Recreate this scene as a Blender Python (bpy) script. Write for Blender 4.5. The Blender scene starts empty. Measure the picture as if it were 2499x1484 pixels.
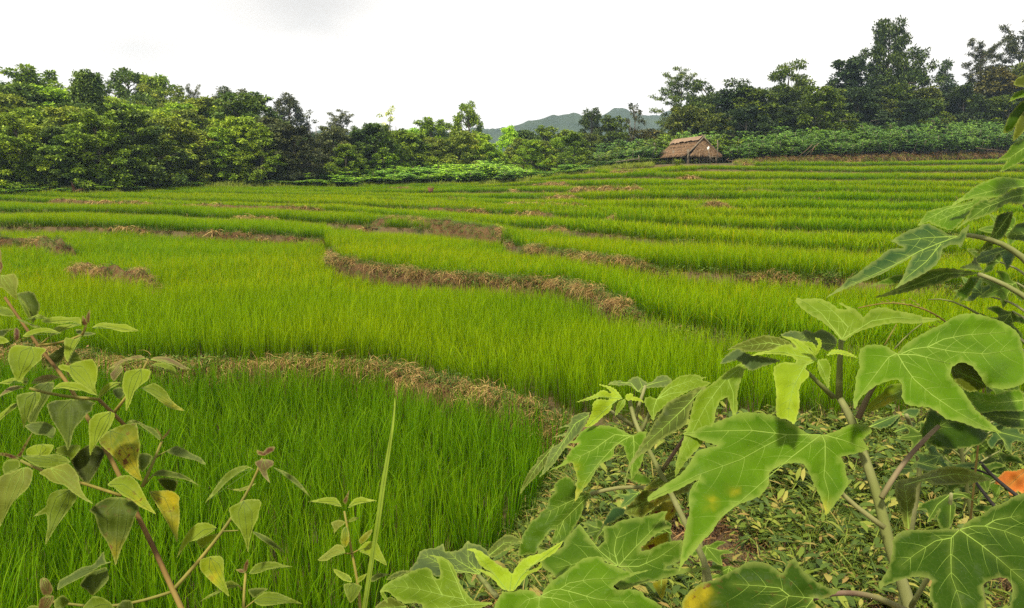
import bpy, bmesh, math, random
import numpy as np
from mathutils import Vector, Matrix, Euler
from mathutils.geometry import delaunay_2d_cdt

rng = np.random.default_rng(7)
random.seed(7)
scene = bpy.context.scene
COL = scene.collection
R_ = math.radians

# ------------------------------------------------------------------ camera
EYE = 2.4
LENS = 26.0
IW, IH = 2498.0, 1484.0          # units in which the photograph was measured
FPX = IW * LENS / 36.0
HORIZON = 480.0
PITCH = math.atan((IH / 2 - HORIZON) / FPX)
cam_d = bpy.data.cameras.new('camera')
cam_d.lens = LENS
cam_d.sensor_width = 36.0
cam_d.clip_start = 0.05
cam_d.clip_end = 20000
cam = bpy.data.objects.new('camera', cam_d)
cam.location = (0, 0, EYE)
cam.rotation_euler = (math.pi / 2 - PITCH, 0, 0)
COL.objects.link(cam)
scene.camera = cam

# ------------------------------------------------------------------ sky and sun
SUN_EL, SUN_AZ = R_(58), R_(205)      # azimuth measured clockwise from +Y (the view direction)
world = bpy.data.worlds.new('World')
scene.world = world
world.use_nodes = True
wn, wl = world.node_tree.nodes, world.node_tree.links
wn.clear()
w_out = wn.new('ShaderNodeOutputWorld')
w_bg = wn.new('ShaderNodeBackground')
w_bg.inputs['Strength'].default_value = 0.1
w_sky = wn.new('ShaderNodeTexSky')
w_sky.sky_type = 'NISHITA'
w_sky.sun_disc = False
w_sky.sun_elevation = SUN_EL
w_sky.sun_rotation = SUN_AZ
w_tc = wn.new('ShaderNodeTexCoord')
w_noise = wn.new('ShaderNodeTexNoise')
w_noise.inputs['Scale'].default_value = 3.1
w_noise.inputs['Detail'].default_value = 4
w_noise.inputs['Roughness'].default_value = 0.5
w_map = wn.new('ShaderNodeMapping')
w_map.inputs['Scale'].default_value = (1, 1, 2.2)
wl.new(w_tc.outputs['Generated'], w_map.inputs['Vector'])
wl.new(w_map.outputs['Vector'], w_noise.inputs['Vector'])
w_ramp = wn.new('ShaderNodeValToRGB')           # a few grey cloud bellies in a bright white overcast
w_ramp.color_ramp.elements[0].position = 0.64
w_ramp.color_ramp.elements[1].position = 0.80
CLOUD_WHITE, CLOUD_GREY = 7.6, 4.2
w_ramp.color_ramp.elements[0].color = (0, 0, 0, 1)
w_ramp.color_ramp.elements[1].color = (1, 1, 1, 1)
wl.new(w_noise.outputs['Fac'], w_ramp.inputs['Fac'])
w_cl = wn.new('ShaderNodeMix'); w_cl.data_type = 'RGBA'
w_cl.inputs[6].default_value = (CLOUD_WHITE * 1.05, CLOUD_WHITE, CLOUD_WHITE * .93, 1)
w_cl.inputs[7].default_value = (CLOUD_GREY * 1.03, CLOUD_GREY, CLOUD_GREY * .96, 1)
def cloud_patch(px, py, sx, sz, amt):
    u_ = (px - IW / 2) / FPX; v_ = (IH / 2 - py) / FPX
    d_ = Vector((u_, math.cos(PITCH) + math.sin(PITCH) * v_, -math.sin(PITCH) + math.cos(PITCH) * v_)).normalized()
    sub = wn.new('ShaderNodeVectorMath'); sub.operation = 'SUBTRACT'; sub.inputs[1].default_value = d_
    wl.new(w_tc.outputs['Generated'], sub.inputs[0])
    mul = wn.new('ShaderNodeVectorMath'); mul.operation = 'MULTIPLY'; mul.inputs[1].default_value = (1 / sx, 1 / sx, 1 / sz)
    wl.new(sub.outputs[0], mul.inputs[0])
    ln = wn.new('ShaderNodeVectorMath'); ln.operation = 'LENGTH'; wl.new(mul.outputs[0], ln.inputs[0])
    nz = wn.new('ShaderNodeMath'); nz.operation = 'MULTIPLY_ADD'; nz.inputs[1].default_value = 2.4; nz.inputs[2].default_value = -1.2
    wl.new(w_noise.outputs['Fac'], nz.inputs[0])
    ad = wn.new('ShaderNodeMath'); wl.new(ln.outputs['Value'], ad.inputs[0]); wl.new(nz.outputs[0], ad.inputs[1])
    mr = wn.new('ShaderNodeMapRange'); mr.interpolation_type = 'SMOOTHSTEP'
    mr.inputs['From Min'].default_value = 1.3; mr.inputs['From Max'].default_value = 0.0; mr.inputs['To Max'].default_value = amt
    wl.new(ad.outputs[0], mr.inputs['Value'])
    return mr.outputs[0]
def wmax(a, b):
    m_ = wn.new('ShaderNodeMath'); m_.operation = 'MAXIMUM'; wl.new(a, m_.inputs[0]); wl.new(b, m_.inputs[1]); return m_.outputs[0]
w_fac = wmax(w_ramp.outputs['Color'], wmax(cloud_patch(760, -30, .13, .06, .8), cloud_patch(330, 118, .075, .028, .45)))
wl.new(w_fac, w_cl.inputs[0])
w_mix = wn.new('ShaderNodeMix'); w_mix.data_type = 'RGBA'
w_mix.inputs[0].default_value = 0.97
wl.new(w_sky.outputs['Color'], w_mix.inputs[6])
wl.new(w_cl.outputs[2], w_mix.inputs[7])
wl.new(w_mix.outputs[2], w_bg.inputs['Color'])
wl.new(w_bg.outputs['Background'], w_out.inputs['Surface'])

sun_d = bpy.data.lights.new('sun', 'SUN')
sun_d.energy = 4.6
sun_d.angle = R_(6)
sun_d.color = (1.0, 0.90, 0.70)
sun = bpy.data.objects.new('sun', sun_d)
sdir = Vector((math.sin(SUN_AZ) * math.cos(SUN_EL), math.cos(SUN_AZ) * math.cos(SUN_EL), math.sin(SUN_EL)))
sun.rotation_euler = sdir.to_track_quat('Z', 'Y').to_euler()
sun.location = (0, -20, 40)
COL.objects.link(sun)

scene.view_settings.view_transform = 'Standard'
scene.view_settings.look = 'None'
scene.view_settings.exposure = 0.75
scene.view_settings.gamma = 1.0
scene.view_settings.use_curve_mapping = False
scene.render.engine = 'CYCLES'
cy = scene.cycles
cy.max_bounces = 8
cy.diffuse_bounces = 4
cy.glossy_bounces = 2
cy.transmission_bounces = 5
cy.transparent_max_bounces = 8
cy.volume_bounces = 0
cy.sample_clamp_indirect = 6
cy.use_denoising = False

# ------------------------------------------------------------------ helpers
CP, SP = math.cos(PITCH), math.sin(PITCH)

def ray(x, y):
    """direction of the sight line through photo position (x, y), per unit depth"""
    u = (np.asarray(x, float) - IW / 2) / FPX
    v = (IH / 2 - np.asarray(y, float)) / FPX
    return u, CP + SP * v, -SP + CP * v

def at(x, y, depth):
    dx, dy, dz = ray(x, y)
    return Vector((float(dx * depth), float(dy * depth), float(EYE + dz * depth)))

def project(X, Y, Z):
    d = Y * CP - (Z - EYE) * SP
    v = Y * SP + (Z - EYE) * CP
    d = np.where(np.abs(d) < 1e-6, 1e-6, d)
    return IW / 2 + FPX * X / d, IH / 2 - FPX * v / d

def smooth(e0, e1, x):
    t = np.clip((x - e0) / (e1 - e0), 0, 1)
    return t * t * (3 - 2 * t)

def tag(o, label=None, cat=None, group=None, kind=None):
    if label: o['label'] = label
    if cat: o['category'] = cat
    if group: o['group'] = group
    if kind: o['kind'] = kind
    return o

def mesh_from(name, V, F, mats=(), fmat=None, smooth_shade=True, attrs=None):
    """V (n,3) array, F list/array of faces"""
    me = bpy.data.meshes.new(name)
    V = np.asarray(V, dtype=np.float32)
    if isinstance(F, np.ndarray):
        n, k = F.shape
        me.vertices.add(len(V)); me.vertices.foreach_set('co', V.ravel())
        me.loops.add(n * k); me.loops.foreach_set('vertex_index', F.astype(np.int32).ravel())
        me.polygons.add(n)
        me.polygons.foreach_set('loop_start', np.arange(0, n * k, k, dtype=np.int32))
        me.polygons.foreach_set('loop_total', np.full(n, k, dtype=np.int32))
        me.update(calc_edges=True)
    else:
        me.from_pydata([tuple(map(float, v)) for v in V], [], [tuple(map(int, f)) for f in F])
        me.update()
    for m in mats: me.materials.append(m)
    if fmat is not None: me.polygons.foreach_set('material_index', np.asarray(fmat, dtype=np.int32))
    if smooth_shade: me.polygons.foreach_set('use_smooth', np.ones(len(me.polygons), dtype=bool))
    for an, av in (attrs or {}).items():
        av = np.asarray(av, dtype=np.float32)
        if av.ndim == 1:
            a = me.attributes.new(an, 'FLOAT', 'POINT'); a.data.foreach_set('value', av)
        else:
            a = me.attributes.new(an, 'FLOAT_VECTOR', 'POINT'); a.data.foreach_set('vector', av.ravel())
    return me

def link(name, me, parent=None, loc=None):
    o = bpy.data.objects.new(name, me)
    COL.objects.link(o)
    if parent is not None: o.parent = parent
    if loc is not None: o.location = loc
    return o

class MB:
    """collects tubes, boxes and strips into one mesh"""
    def __init__(s): s.V, s.F, s.M, s.n = [], [], [], 0
    def add(s, V, F, m=0):
        V = np.asarray(V, float); s.V.append(V)
        for f in F: s.F.append(tuple(int(i) + s.n for i in f)); s.M.append(m)
        s.n += len(V)
    def tube(s, pts, rad, sides=6, m=0, caps=True):
        pts = np.asarray(pts, float); n = len(pts)
        rad = np.broadcast_to(np.asarray(rad, float), (n,))
        T = np.gradient(pts, axis=0); T /= np.linalg.norm(T, axis=1)[:, None] + 1e-9
        ref = np.array([0.0, 0, 1]) if abs(T[0][2]) < .9 else np.array([1.0, 0, 0])
        V = []; u = np.cross(T[0], ref); u /= np.linalg.norm(u)
        for i in range(n):
            u = u - T[i] * np.dot(u, T[i]); u /= np.linalg.norm(u) + 1e-9
            w = np.cross(T[i], u)
            for k in range(sides):
                a = 2 * math.pi * k / sides
                V.append(pts[i] + rad[i] * (math.cos(a) * u + math.sin(a) * w))
        F = [(i * sides + k, i * sides + (k + 1) % sides, (i + 1) * sides + (k + 1) % sides, (i + 1) * sides + k)
             for i in range(n - 1) for k in range(sides)]
        if caps:
            F.append(tuple(range(sides))[::-1]); F.append(tuple((n - 1) * sides + k for k in range(sides)))
        s.add(V, F, m)
    def box(s, c, sz, rot=None, m=0):
        c = np.asarray(c, float); h = np.asarray(sz, float) / 2
        V = np.array([[x, y, z] for x in (-1, 1) for y in (-1, 1) for z in (-1, 1)], float) * h
        if rot is not None: V = V @ np.asarray(rot, float).T
        s.add(V + c, [(0, 1, 3, 2), (4, 6, 7, 5), (0, 4, 5, 1), (2, 3, 7, 6), (0, 2, 6, 4), (1, 5, 7, 3)], m)
    def build(s, name, mats, parent=None, smooth_shade=True):
        me = mesh_from(name, np.concatenate(s.V), s.F, mats, s.M, smooth_shade)
        return link(name, me, parent)

def mat_new(name):
    m = bpy.data.materials.new(name); m.use_nodes = True
    nt = m.node_tree; nt.nodes.clear()
    return m, nt, nt.nodes, nt.links

def N(nt, typ, **kw):
    n = nt.nodes.new(typ)
    for k, v in kw.items(): setattr(n, k, v)
    return n

def ramp(nt, src, stops, interp='LINEAR'):
    r = nt.nodes.new('ShaderNodeValToRGB'); cr = r.color_ramp; cr.interpolation = interp
    while len(cr.elements) < len(stops): cr.elements.new(0.5)
    for e, (p, c) in zip(cr.elements, stops): e.position = p; e.color = (*c, 1)
    nt.links.new(src, r.inputs['Fac'])
    return r.outputs['Color']

def mixc(nt, fac, a, b, mode='MIX'):
    m = nt.nodes.new('ShaderNodeMix'); m.data_type = 'RGBA'; m.blend_type = mode
    for sock, v in ((m.inputs[0], fac), (m.inputs[6], a), (m.inputs[7], b)):
        if isinstance(v, (int, float)): sock.default_value = v
        elif isinstance(v, tuple): sock.default_value = (*v, 1) if len(v) == 3 else v
        else: nt.links.new(v, sock)
    return m.outputs[2]

def noise(nt, scale, detail=3, rough=0.55, coord='Object', vec=None, scl=None):
    if vec is None:
        if coord == 'World': vec = N(nt, 'ShaderNodeNewGeometry').outputs['Position']
        else: vec = N(nt, 'ShaderNodeTexCoord').outputs[coord]
    if scl:
        mp = N(nt, 'ShaderNodeMapping'); mp.inputs['Scale'].default_value = scl
        nt.links.new(vec, mp.inputs['Vector']); vec = mp.outputs['Vector']
    n = N(nt, 'ShaderNodeTexNoise'); n.inputs['Scale'].default_value = scale
    n.inputs['Detail'].default_value = detail; n.inputs['Roughness'].default_value = rough
    nt.links.new(vec, n.inputs['Vector'])
    return n.outputs['Fac']

def leaf_out(nt, col, trans=0.35, gloss=0.25, rough=0.5, tcol=None, normal=None):
    """thin leaf: diffuse and gloss on top, light passing through"""
    p = N(nt, 'ShaderNodeBsdfPrincipled'); p.inputs['Roughness'].default_value = rough
    p.inputs['Specular IOR Level'].default_value = gloss
    t = N(nt, 'ShaderNodeBsdfTranslucent')
    mx = N(nt, 'ShaderNodeMixShader'); mx.inputs[0].default_value = trans
    nt.links.new(col, p.inputs['Base Color'])
    nt.links.new(tcol if tcol is not None else col, t.inputs['Color'])
    if normal is not None:
        nt.links.new(normal, p.inputs['Normal']); nt.links.new(normal, t.inputs['Normal'])
    nt.links.new(p.outputs[0], mx.inputs[1]); nt.links.new(t.outputs[0], mx.inputs[2])
    o = N(nt, 'ShaderNodeOutputMaterial'); nt.links.new(mx.outputs[0], o.inputs['Surface'])

def island(nt): return N(nt, 'ShaderNodeNewGeometry').outputs['Random Per Island']
def attr(nt, name):
    a = N(nt, 'ShaderNodeAttribute'); a.attribute_name = name; return a
def mathn(nt, op, a, b=0.0):
    m = N(nt, 'ShaderNodeMath', operation=op)
    for i, v in enumerate((a, b)):
        if isinstance(v, (int, float)): m.inputs[i].default_value = v
        else: nt.links.new(v, m.inputs[i])
    return m.outputs[0]
def bump(nt, h, strength=0.4, dist=0.02):
    b = N(nt, 'ShaderNodeBump'); b.inputs['Strength'].default_value = strength; b.inputs['Distance'].default_value = dist
    nt.links.new(h, b.inputs['Height']); return b.outputs['Normal']
def plain_out(nt, col, rough=0.9, normal=None, spec=0.2):
    p = N(nt, 'ShaderNodeBsdfPrincipled'); p.inputs['Roughness'].default_value = rough
    p.inputs['Specular IOR Level'].default_value = spec
    nt.links.new(col, p.inputs['Base Color'])
    if normal is not None: nt.links.new(normal, p.inputs['Normal'])
    o = N(nt, 'ShaderNodeOutputMaterial'); nt.links.new(p.outputs[0], o.inputs['Surface'])

# ------------------------------------------------------------------ materials
M = {}
def m_rice(name, stops):
    m, nt, n, l = mat_new(name)
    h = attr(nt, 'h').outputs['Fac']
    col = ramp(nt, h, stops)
    big = noise(nt, 0.12, 3, 0.6, 'World')
    col = mixc(nt, ramp(nt, big, [(0.38, (0, 0, 0)), (0.66, (0.8, 0.8, 0.8))]), col, mixc(nt, 1.0, col, (0.60, 0.86, 1.0), 'MULTIPLY'))
    rnd = island(nt)
    col = mixc(nt, 1.0, col, ramp(nt, rnd, [(0, (0.7, 0.78, 0.8)), (0.55, (1.05, 1.05, 1)), (0.93, (1.35, 1.2, 1)), (0.97, (2.0, 1.2, 2.5))]), 'MULTIPLY')
    leaf_out(nt, col, 0.42, 0.05, 0.55, mixc(nt, 1.0, col, (1.25, 1.25, 0.7), 'MULTIPLY'))
    return m
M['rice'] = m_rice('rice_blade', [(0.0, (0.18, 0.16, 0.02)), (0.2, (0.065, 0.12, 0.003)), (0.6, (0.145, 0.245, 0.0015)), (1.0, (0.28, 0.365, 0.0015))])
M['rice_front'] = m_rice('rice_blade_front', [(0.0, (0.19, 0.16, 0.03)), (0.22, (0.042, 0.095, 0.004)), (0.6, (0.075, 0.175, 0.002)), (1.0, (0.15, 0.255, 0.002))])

def m_soil():
    m, nt, n, l = mat_new('paddy_soil')
    a = noise(nt, 1.3, 5, 0.65, 'World'); b = noise(nt, 14, 4, 0.6, 'World')
    col = ramp(nt, a, [(0.3, (0.052, 0.036, 0.018)), (0.5, (0.085, 0.062, 0.028)), (0.7, (0.05, 0.062, 0.018))])
    col = mixc(nt, 0.6, col, ramp(nt, b, [(0.3, (0.4, 0.4, 0.4)), (0.7, (1.5, 1.4, 1.3))]), 'MULTIPLY')
    plain_out(nt, col, 0.9, bump(nt, b, 0.6, 0.03))
    return m
M['soil'] = m_soil()

def m_far():
    m, nt, n, l = mat_new('forest_floor')
    a = noise(nt, 0.35, 5, 0.7, 'World'); b = noise(nt, 6, 4, 0.6, 'World')
    col = ramp(nt, a, [(0.3, (0.03, 0.05, 0.014)), (0.7, (0.06, 0.075, 0.02))])
    col = mixc(nt, 0.7, col, ramp(nt, b, [(0.3, (0.4, 0.4, 0.4)), (0.7, (1.4, 1.4, 1.2))]), 'MULTIPLY')
    plain_out(nt, col, 0.95, bump(nt, b, 0.6, 0.1))
    return m
M['forest_floor'] = m_far()

def m_straw(name, stops, trans=0.2):
    m, nt, n, l = mat_new(name)
    col = ramp(nt, island(nt), stops)
    leaf_out(nt, col, trans, 0.25, 0.6)
    return m
M['straw'] = m_straw('dry_straw', [(0, (0.10, 0.052, 0.014)), (0.4, (0.25, 0.15, 0.042)), (0.75, (0.40, 0.26, 0.085)), (1, (0.54, 0.39, 0.15))])
M['weed'] = m_straw('bank_weed', [(0, (0.035, 0.08, 0.012)), (0.45, (0.085, 0.15, 0.016)), (0.8, (0.15, 0.21, 0.022)), (0.93, (0.22, 0.14, 0.05)), (1, (0.30, 0.19, 0.08))], 0.35)
M['litter'] = m_straw('dead_litter', [(0, (0.022, 0.012, 0.006)), (0.4, (0.065, 0.032, 0.012)), (0.75, (0.13, 0.068, 0.022)), (1, (0.24, 0.14, 0.045))], 0.15)

def m_dike():
    m, nt, n, l = mat_new('dike_earth')
    a = noise(nt, 5, 5, 0.7, 'World'); b = noise(nt, 30, 4, 0.6, 'World')
    col = ramp(nt, a, [(0.32, (0.055, 0.030, 0.014)), (0.5, (0.10, 0.058, 0.024)), (0.62, (0.07, 0.085, 0.018)), (0.75, (0.16, 0.10, 0.04))])
    col = mixc(nt, 0.7, col, ramp(nt, b, [(0.3, (0.35, 0.35, 0.35)), (0.7, (1.5, 1.4, 1.3))]), 'MULTIPLY')
    plain_out(nt, col, 0.95, bump(nt, b, 0.8, 0.03))
    return m
M['dike'] = m_dike()

def m_tree_leaf():
    m, nt, n, l = mat_new('tree_foliage')
    oi = N(nt, 'ShaderNodeObjectInfo')
    col = oi.outputs['Color']
    rnd = island(nt)
    col = mixc(nt, 1.0, col, ramp(nt, rnd, [(0, (0.55, 0.6, 0.6)), (0.5, (1, 1, 1)), (0.9, (1.35, 1.3, 1.1)), (1, (1.7, 1.5, 1.1))]), 'MULTIPLY')
    nz = noise(nt, 0.45, 2, 0.5, 'World')
    col = mixc(nt, 1.0, col, ramp(nt, nz, [(0.35, (0.75, 0.82, 0.9)), (0.65, (1.25, 1.15, 0.95))]), 'MULTIPLY')
    leaf_out(nt, col, 0.2, 0.15, 0.5)
    return m
M['tree_leaf'] = m_tree_leaf()

def m_bark(name, c0, c1, sc=8):
    m, nt, n, l = mat_new(name)
    a = noise(nt, sc, 4, 0.6, 'Object', scl=(1, 1, 0.3))
    plain_out(nt, ramp(nt, a, [(0.3, c0), (0.7, c1)]), 0.9, bump(nt, a, 0.5, 0.02))
    return m
M['bark'] = m_bark('tree_bark', (0.07, 0.055, 0.04), (0.22, 0.19, 0.15))
M['pole'] = m_bark('weathered_pole', (0.07, 0.055, 0.04), (0.20, 0.165, 0.12), 12)
# ------------------------------------------------------------------ terrain
def g_of(a):
    return 0.0548 + 0.029 * smooth(-0.045, 0.215, a)

EDGES = [
 [(-400,850),(0,850),(130,862),(300,892),(460,892),(590,892),(700,888),(840,888),(960,900),(1050,928),(1170,950),(1300,995),(1400,1015),(1600,1012),(1900,1005),(2200,1005),(2900,990)],
 [(-400,545),(0,545),(228,547),(344,553),(510,560),(671,565),(795,577),(812,630),(830,635),(960,658),(1100,672),(1250,685),(1390,690),(1480,727),(1560,757),(1640,790),(1800,815),(2000,840),(2300,850),(2900,850)],
 [(-400,512),(0,513),(121,514),(397,519),(537,528),(671,532),(860,541),(908,545),(1098,555),(1219,572),(1240,582),(1281,600),(1354,615),(1427,628),(1500,638),(1610,646),(1800,657),(2000,665),(2300,690),(2900,710)],
 [(-400,478),(27,485),(102,489),(207,493),(314,497),(411,501),(510,505),(671,509),(830,513),(930,522),(1000,528),(1100,537),(1244,547),(1354,553),(1500,563),(1646,582),(1800,594),(2000,603),(2498,622),(2900,632)],
 [(-400,470),(0,477),(300,484),(600,492),(850,499),(988,504),(1171,513),(1281,519),(1464,530),(1646,545),(1900,553),(2498,570),(2900,580)],
 [(-400,468),(0,475),(300,481),(600,488),(850,494),(988,498),(1171,505),(1281,509),(1464,518),(1548,526),(1800,529),(2498,543),(2900,548)],
 [(-400,466),(0,472),(600,482),(900,487),(1040,490),(1222,496),(1381,502),(1448,505),(1674,504),(1811,504),(2100,508),(2498,518),(2900,524)],
 [(-400,464),(0,468),(700,474),(1040,482),(1220,482),(1327,480),(1421,482),(1650,477),(1864,481),(2498,491),(2900,496)],
 [(-400,463),(0,465),(700,468),(1000,470),(1247,463),(1381,464),(1448,465),(1609,468),(1744,462),(1846,464),(2498,470),(2900,474)],
 [(-400,462),(0,463),(700,463),(1100,462),(1200,455),(1309,447),(1381,449),(1639,450),(2498,453),(2900,455)],
 [(-400,460),(0,461),(700,459),(1150,453),(1250,445),(1376,433),(1424,433),(1593,426),(1650,430),(1746,433),(2498,434),(2900,435)],
 [(-400,458),(0,458),(700,456),(1150,450),(1250,440),(1350,428),(1435,415),(1488,421),(1577,421),(1703,409),(1784,410),(2100,416),(2498,414),(2900,414)],
 [(-400,450),(0,450),(700,450),(1150,445),(1300,425),(1435,408),(1640,400),(1961,402),(2498,396),(2900,394)],
]
FAR = [(-400,480),(0,474),(100,470),(250,470),(360,463),(450,456),(640,454),(760,456),(900,450),(1100,447),(1190,446),(1280,438),(1330,429),(1400,416),(1480,406),(1560,399),(1640,394),(1760,394),(1960,391),(2180,384),(2365,378),(2498,374),(2900,366)]
FARA = np.array(FAR, float); FARA[:, 1] += 5 + 3 * (FARA[:, 0] > 1350)
EA = [np.array(e, float) for e in EDGES]

def edge_ys(x):
    """image rows of every terrace edge at column x, front to back; last row is the end of the field"""
    x = np.asarray(x, float)
    ys = [np.interp(x, e[:, 0], e[:, 1]) for e in EA]
    yf = np.interp(x, FARA[:, 0], FARA[:, 1])
    out = []; prev = None
    for y in ys:
        y = np.maximum(y, yf + 0.01)
        if prev is not None: y = np.minimum(y, prev - 0.01)
        out.append(y); prev = y
    return out, yf

def slope_pt(x, y):
    """where the sight line meets the smooth hillside"""
    dx, dy, dz = ray(x, y)
    g = g_of(dx / dy)
    t = EYE / np.maximum(g * dy - dz, 1e-3)
    return dx * t, dy * t

def slope_z(X, Y):
    Yp = np.maximum(Y, 0.0)
    a = X / np.maximum(Y, 0.4)
    return np.minimum(Yp, 400) * g_of(a)

# right bank where the photographer stands
BANK = np.array([(1385,1012),(1345,1100),(1290,1200),(1225,1290),(1130,1390),(1000,1484),(850,1600)], float)
_bx, _by = slope_pt(BANK[:, 0], BANK[:, 1])
BY, BX = _by[::-1], _bx[::-1]
def bank_dist(X, Y):
    return X - np.interp(Y, BY, BX, left=BX[0] - 0.25)

def value_noise(X, Y, s, seed=0):
    X = X / s + seed * 17.3; Y = Y / s + seed * 5.1
    xi, yi = np.floor(X), np.floor(Y); xf, yf = X - xi, Y - yi
    def h(a, b):
        v = np.sin(a * 127.1 + b * 311.7) * 43758.5453
        return v - np.floor(v)
    u, v = xf * xf * (3 - 2 * xf), yf * yf * (3 - 2 * yf)
    return (h(xi, yi) * (1 - u) + h(xi + 1, yi) * u) * (1 - v) + (h(xi, yi + 1) * (1 - u) + h(xi + 1, yi + 1) * u) * v

def terrace(X, Y):
    """band index, fraction in band, image x,y, depth of the band's front edge"""
    S = slope_z(X, Y)
    Yc = np.maximum(Y, 1.5)
    x, y = project(X, Yc, slope_z(X, Yc))
    ys, yf = edge_ys(x)
    k = np.zeros(np.shape(X), int)
    front = np.full(np.shape(X), 1600.0); back = np.array(ys[0])
    for i, ye in enumerate(ys):
        m = y < ye
        k = np.where(m, i + 1, k); front = np.where(m, ye, front)
        nxt = ys[i + 1] if i + 1 < len(ys) else yf
        back = np.where(m, nxt, back)
    return S, x, y, k, front, back, yf

def ground_z(X, Y):
    X = np.asarray(X, float); Y = np.asarray(Y, float)
    S, x, y, k, front, back, yf = terrace(X, Y)
    _, Yfr = slope_pt(x, front); _, Ybk = slope_pt(x, back)
    t = np.clip((Y - Yfr) / np.maximum(Ybk - Yfr, 0.05), 0, 1)
    g = g_of(X / np.maximum(Y, .4))
    drop = np.clip(g * (Ybk - Yfr) * 1.15, 0.03, 0.5)
    z = S - 0.12 - drop * t * np.where(k > 0, 1, 0) * smooth(0, 1, Yfr)
    # paddy in front of the first dike is level
    _, Y1 = slope_pt(x, edge_ys(x)[0][0])
    z = np.where((k == 0), -0.06 + 0.0 * S, z)
    # bank on the right of the first paddy
    bd = bank_dist(X, Y)
    bk = smooth(0.0, 0.55, bd) * 0.30 + 0.04 * (value_noise(X, Y, 0.5, 3) - .5) * smooth(0, .4, bd)
    near = np.where(k == 0, 1.0, 0.0)
    z = z + (bk + smooth(0.0, 0.9, bd) * np.maximum(S - 0.24 - 0.14, 0)) * near
    # wooded slopes behind the field
    _, Yf = slope_pt(x, yf)
    b = np.maximum(Y - Yf, 0) * np.where(Y > 20, 1, 0)
    a = X / np.maximum(Y, .4)
    lef = smooth(-0.05, -0.35, a); rig = smooth(0.2, 0.42, a)
    flat = smooth(0, 60, b)
    z = np.where(b > 0, 0.14 * smooth(0, 1.2, b) - 0.02 + slope_z(X * Yf / np.maximum(Y, 1), Yf) + b * (0.0 + 0.10 * lef + 0.11 * rig) * (1 - 0.6 * flat) , z)
    return z

def field_yf(x):
    """depth of the field's far end at photo column x"""
    return float(slope_pt(x, np.interp(x, FARA[:, 0], FARA[:, 1]))[1])

def col_point(x, Y):
    """ground point at depth-along-ground Y in photo column x"""
    a = (x - IW / 2) / FPX * CP
    X = a * Y
    return X, Y, float(ground_z(np.array([X]), np.array([Y]))[0])

th = np.concatenate([np.linspace(-180, -56, 40)[:-1], np.linspace(-56, 56, 420), np.linspace(56, 180, 40)[1:]])
rr = np.concatenate([np.geomspace(0.3, 85, 520), np.geomspace(87, 9000, 60)])
TH, RR = np.meshgrid(np.radians(th), rr)
GX, GY = RR * np.sin(TH), RR * np.cos(TH)
GZ = ground_z(GX, GY)
GZ = np.where(GY < 1.2, 0.33 * smooth(-2, 0.6, GX) + 0.0, GZ) * 1.0
w = smooth(0.8, 1.6, GY)
GZ = GZ * w + (1 - w) * 0.33 * smooth(-2.0, -0.4, GX)
nr, nc = GX.shape
idx = np.arange(nr * nc).reshape(nr, nc)
F = np.stack([idx[:-1, :-1], idx[:-1, 1:], idx[1:, 1:], idx[1:, :-1]], -1).reshape(-1, 4)
V = np.stack([GX, GY, GZ], -1).reshape(-1, 3)
_xf, _ = project(GX, np.maximum(GY, 1.5), slope_z(GX, np.maximum(GY, 1.5)))
_yfd = slope_pt(_xf, np.interp(_xf, FARA[:, 0], FARA[:, 1]))[1]
fm = ((GY > _yfd + 0.5) | (GY < -3)).astype(int)[:-1, :-1].reshape(-1)
me = mesh_from('ground', V, F[:, ::-1], (M['soil'], M['forest_floor']), fm)
ground = tag(link('ground', me), 'terraced paddy ground rising to the right', kind='structure')

# ------------------------------------------------------------------ scattering by geometry nodes
def proto_collection(name, meshes):
    c = bpy.data.collections.new(name)
    for i, me in enumerate(meshes):
        c.objects.link(bpy.data.objects.new('%s_%02d' % (name, i), me))
    return c

def scatter(name, coll, pts, rot, scl, ids, parent=None):
    me = mesh_from(name, pts, [], attrs={'rot': rot, 'scl': scl})
    a = me.attributes.new('ids', 'INT', 'POINT'); a.data.foreach_set('value', np.asarray(ids, dtype=np.int32))
    o = link(name, me, parent)
    ng = bpy.data.node_groups.new(name, 'GeometryNodeTree')
    ng.interface.new_socket('Geometry', in_out='INPUT', socket_type='NodeSocketGeometry')
    ng.interface.new_socket('Geometry', in_out='OUTPUT', socket_type='NodeSocketGeometry')
    gi, go = ng.nodes.new('NodeGroupInput'), ng.nodes.new('NodeGroupOutput')
    m2p = ng.nodes.new('GeometryNodeMeshToPoints')
    ci = ng.nodes.new('GeometryNodeCollectionInfo'); ci.inputs['Collection'].default_value = coll
    ci.inputs['Separate Children'].default_value = True; ci.inputs['Reset Children'].default_value = True
    ip = ng.nodes.new('GeometryNodeInstanceOnPoints'); ip.inputs['Pick Instance'].default_value = True
    def na(nm, dt):
        n = ng.nodes.new('GeometryNodeInputNamedAttribute'); n.data_type = dt; n.inputs['Name'].default_value = nm
        return n.outputs['Attribute']
    L = ng.links.new
    L(gi.outputs[0], m2p.inputs['Mesh']); L(m2p.outputs[0], ip.inputs['Points'])
    L(ci.outputs[0], ip.inputs['Instance']); L(na('ids', 'INT'), ip.inputs['Instance Index'])
    L(na('rot', 'FLOAT_VECTOR'), ip.inputs['Rotation']); L(na('scl', 'FLOAT_VECTOR'), ip.inputs['Scale'])
    L(ip.outputs[0], go.inputs[0])
    md = o.modifiers.new('scatter', 'NODES'); md.node_group = ng
    return o

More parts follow.
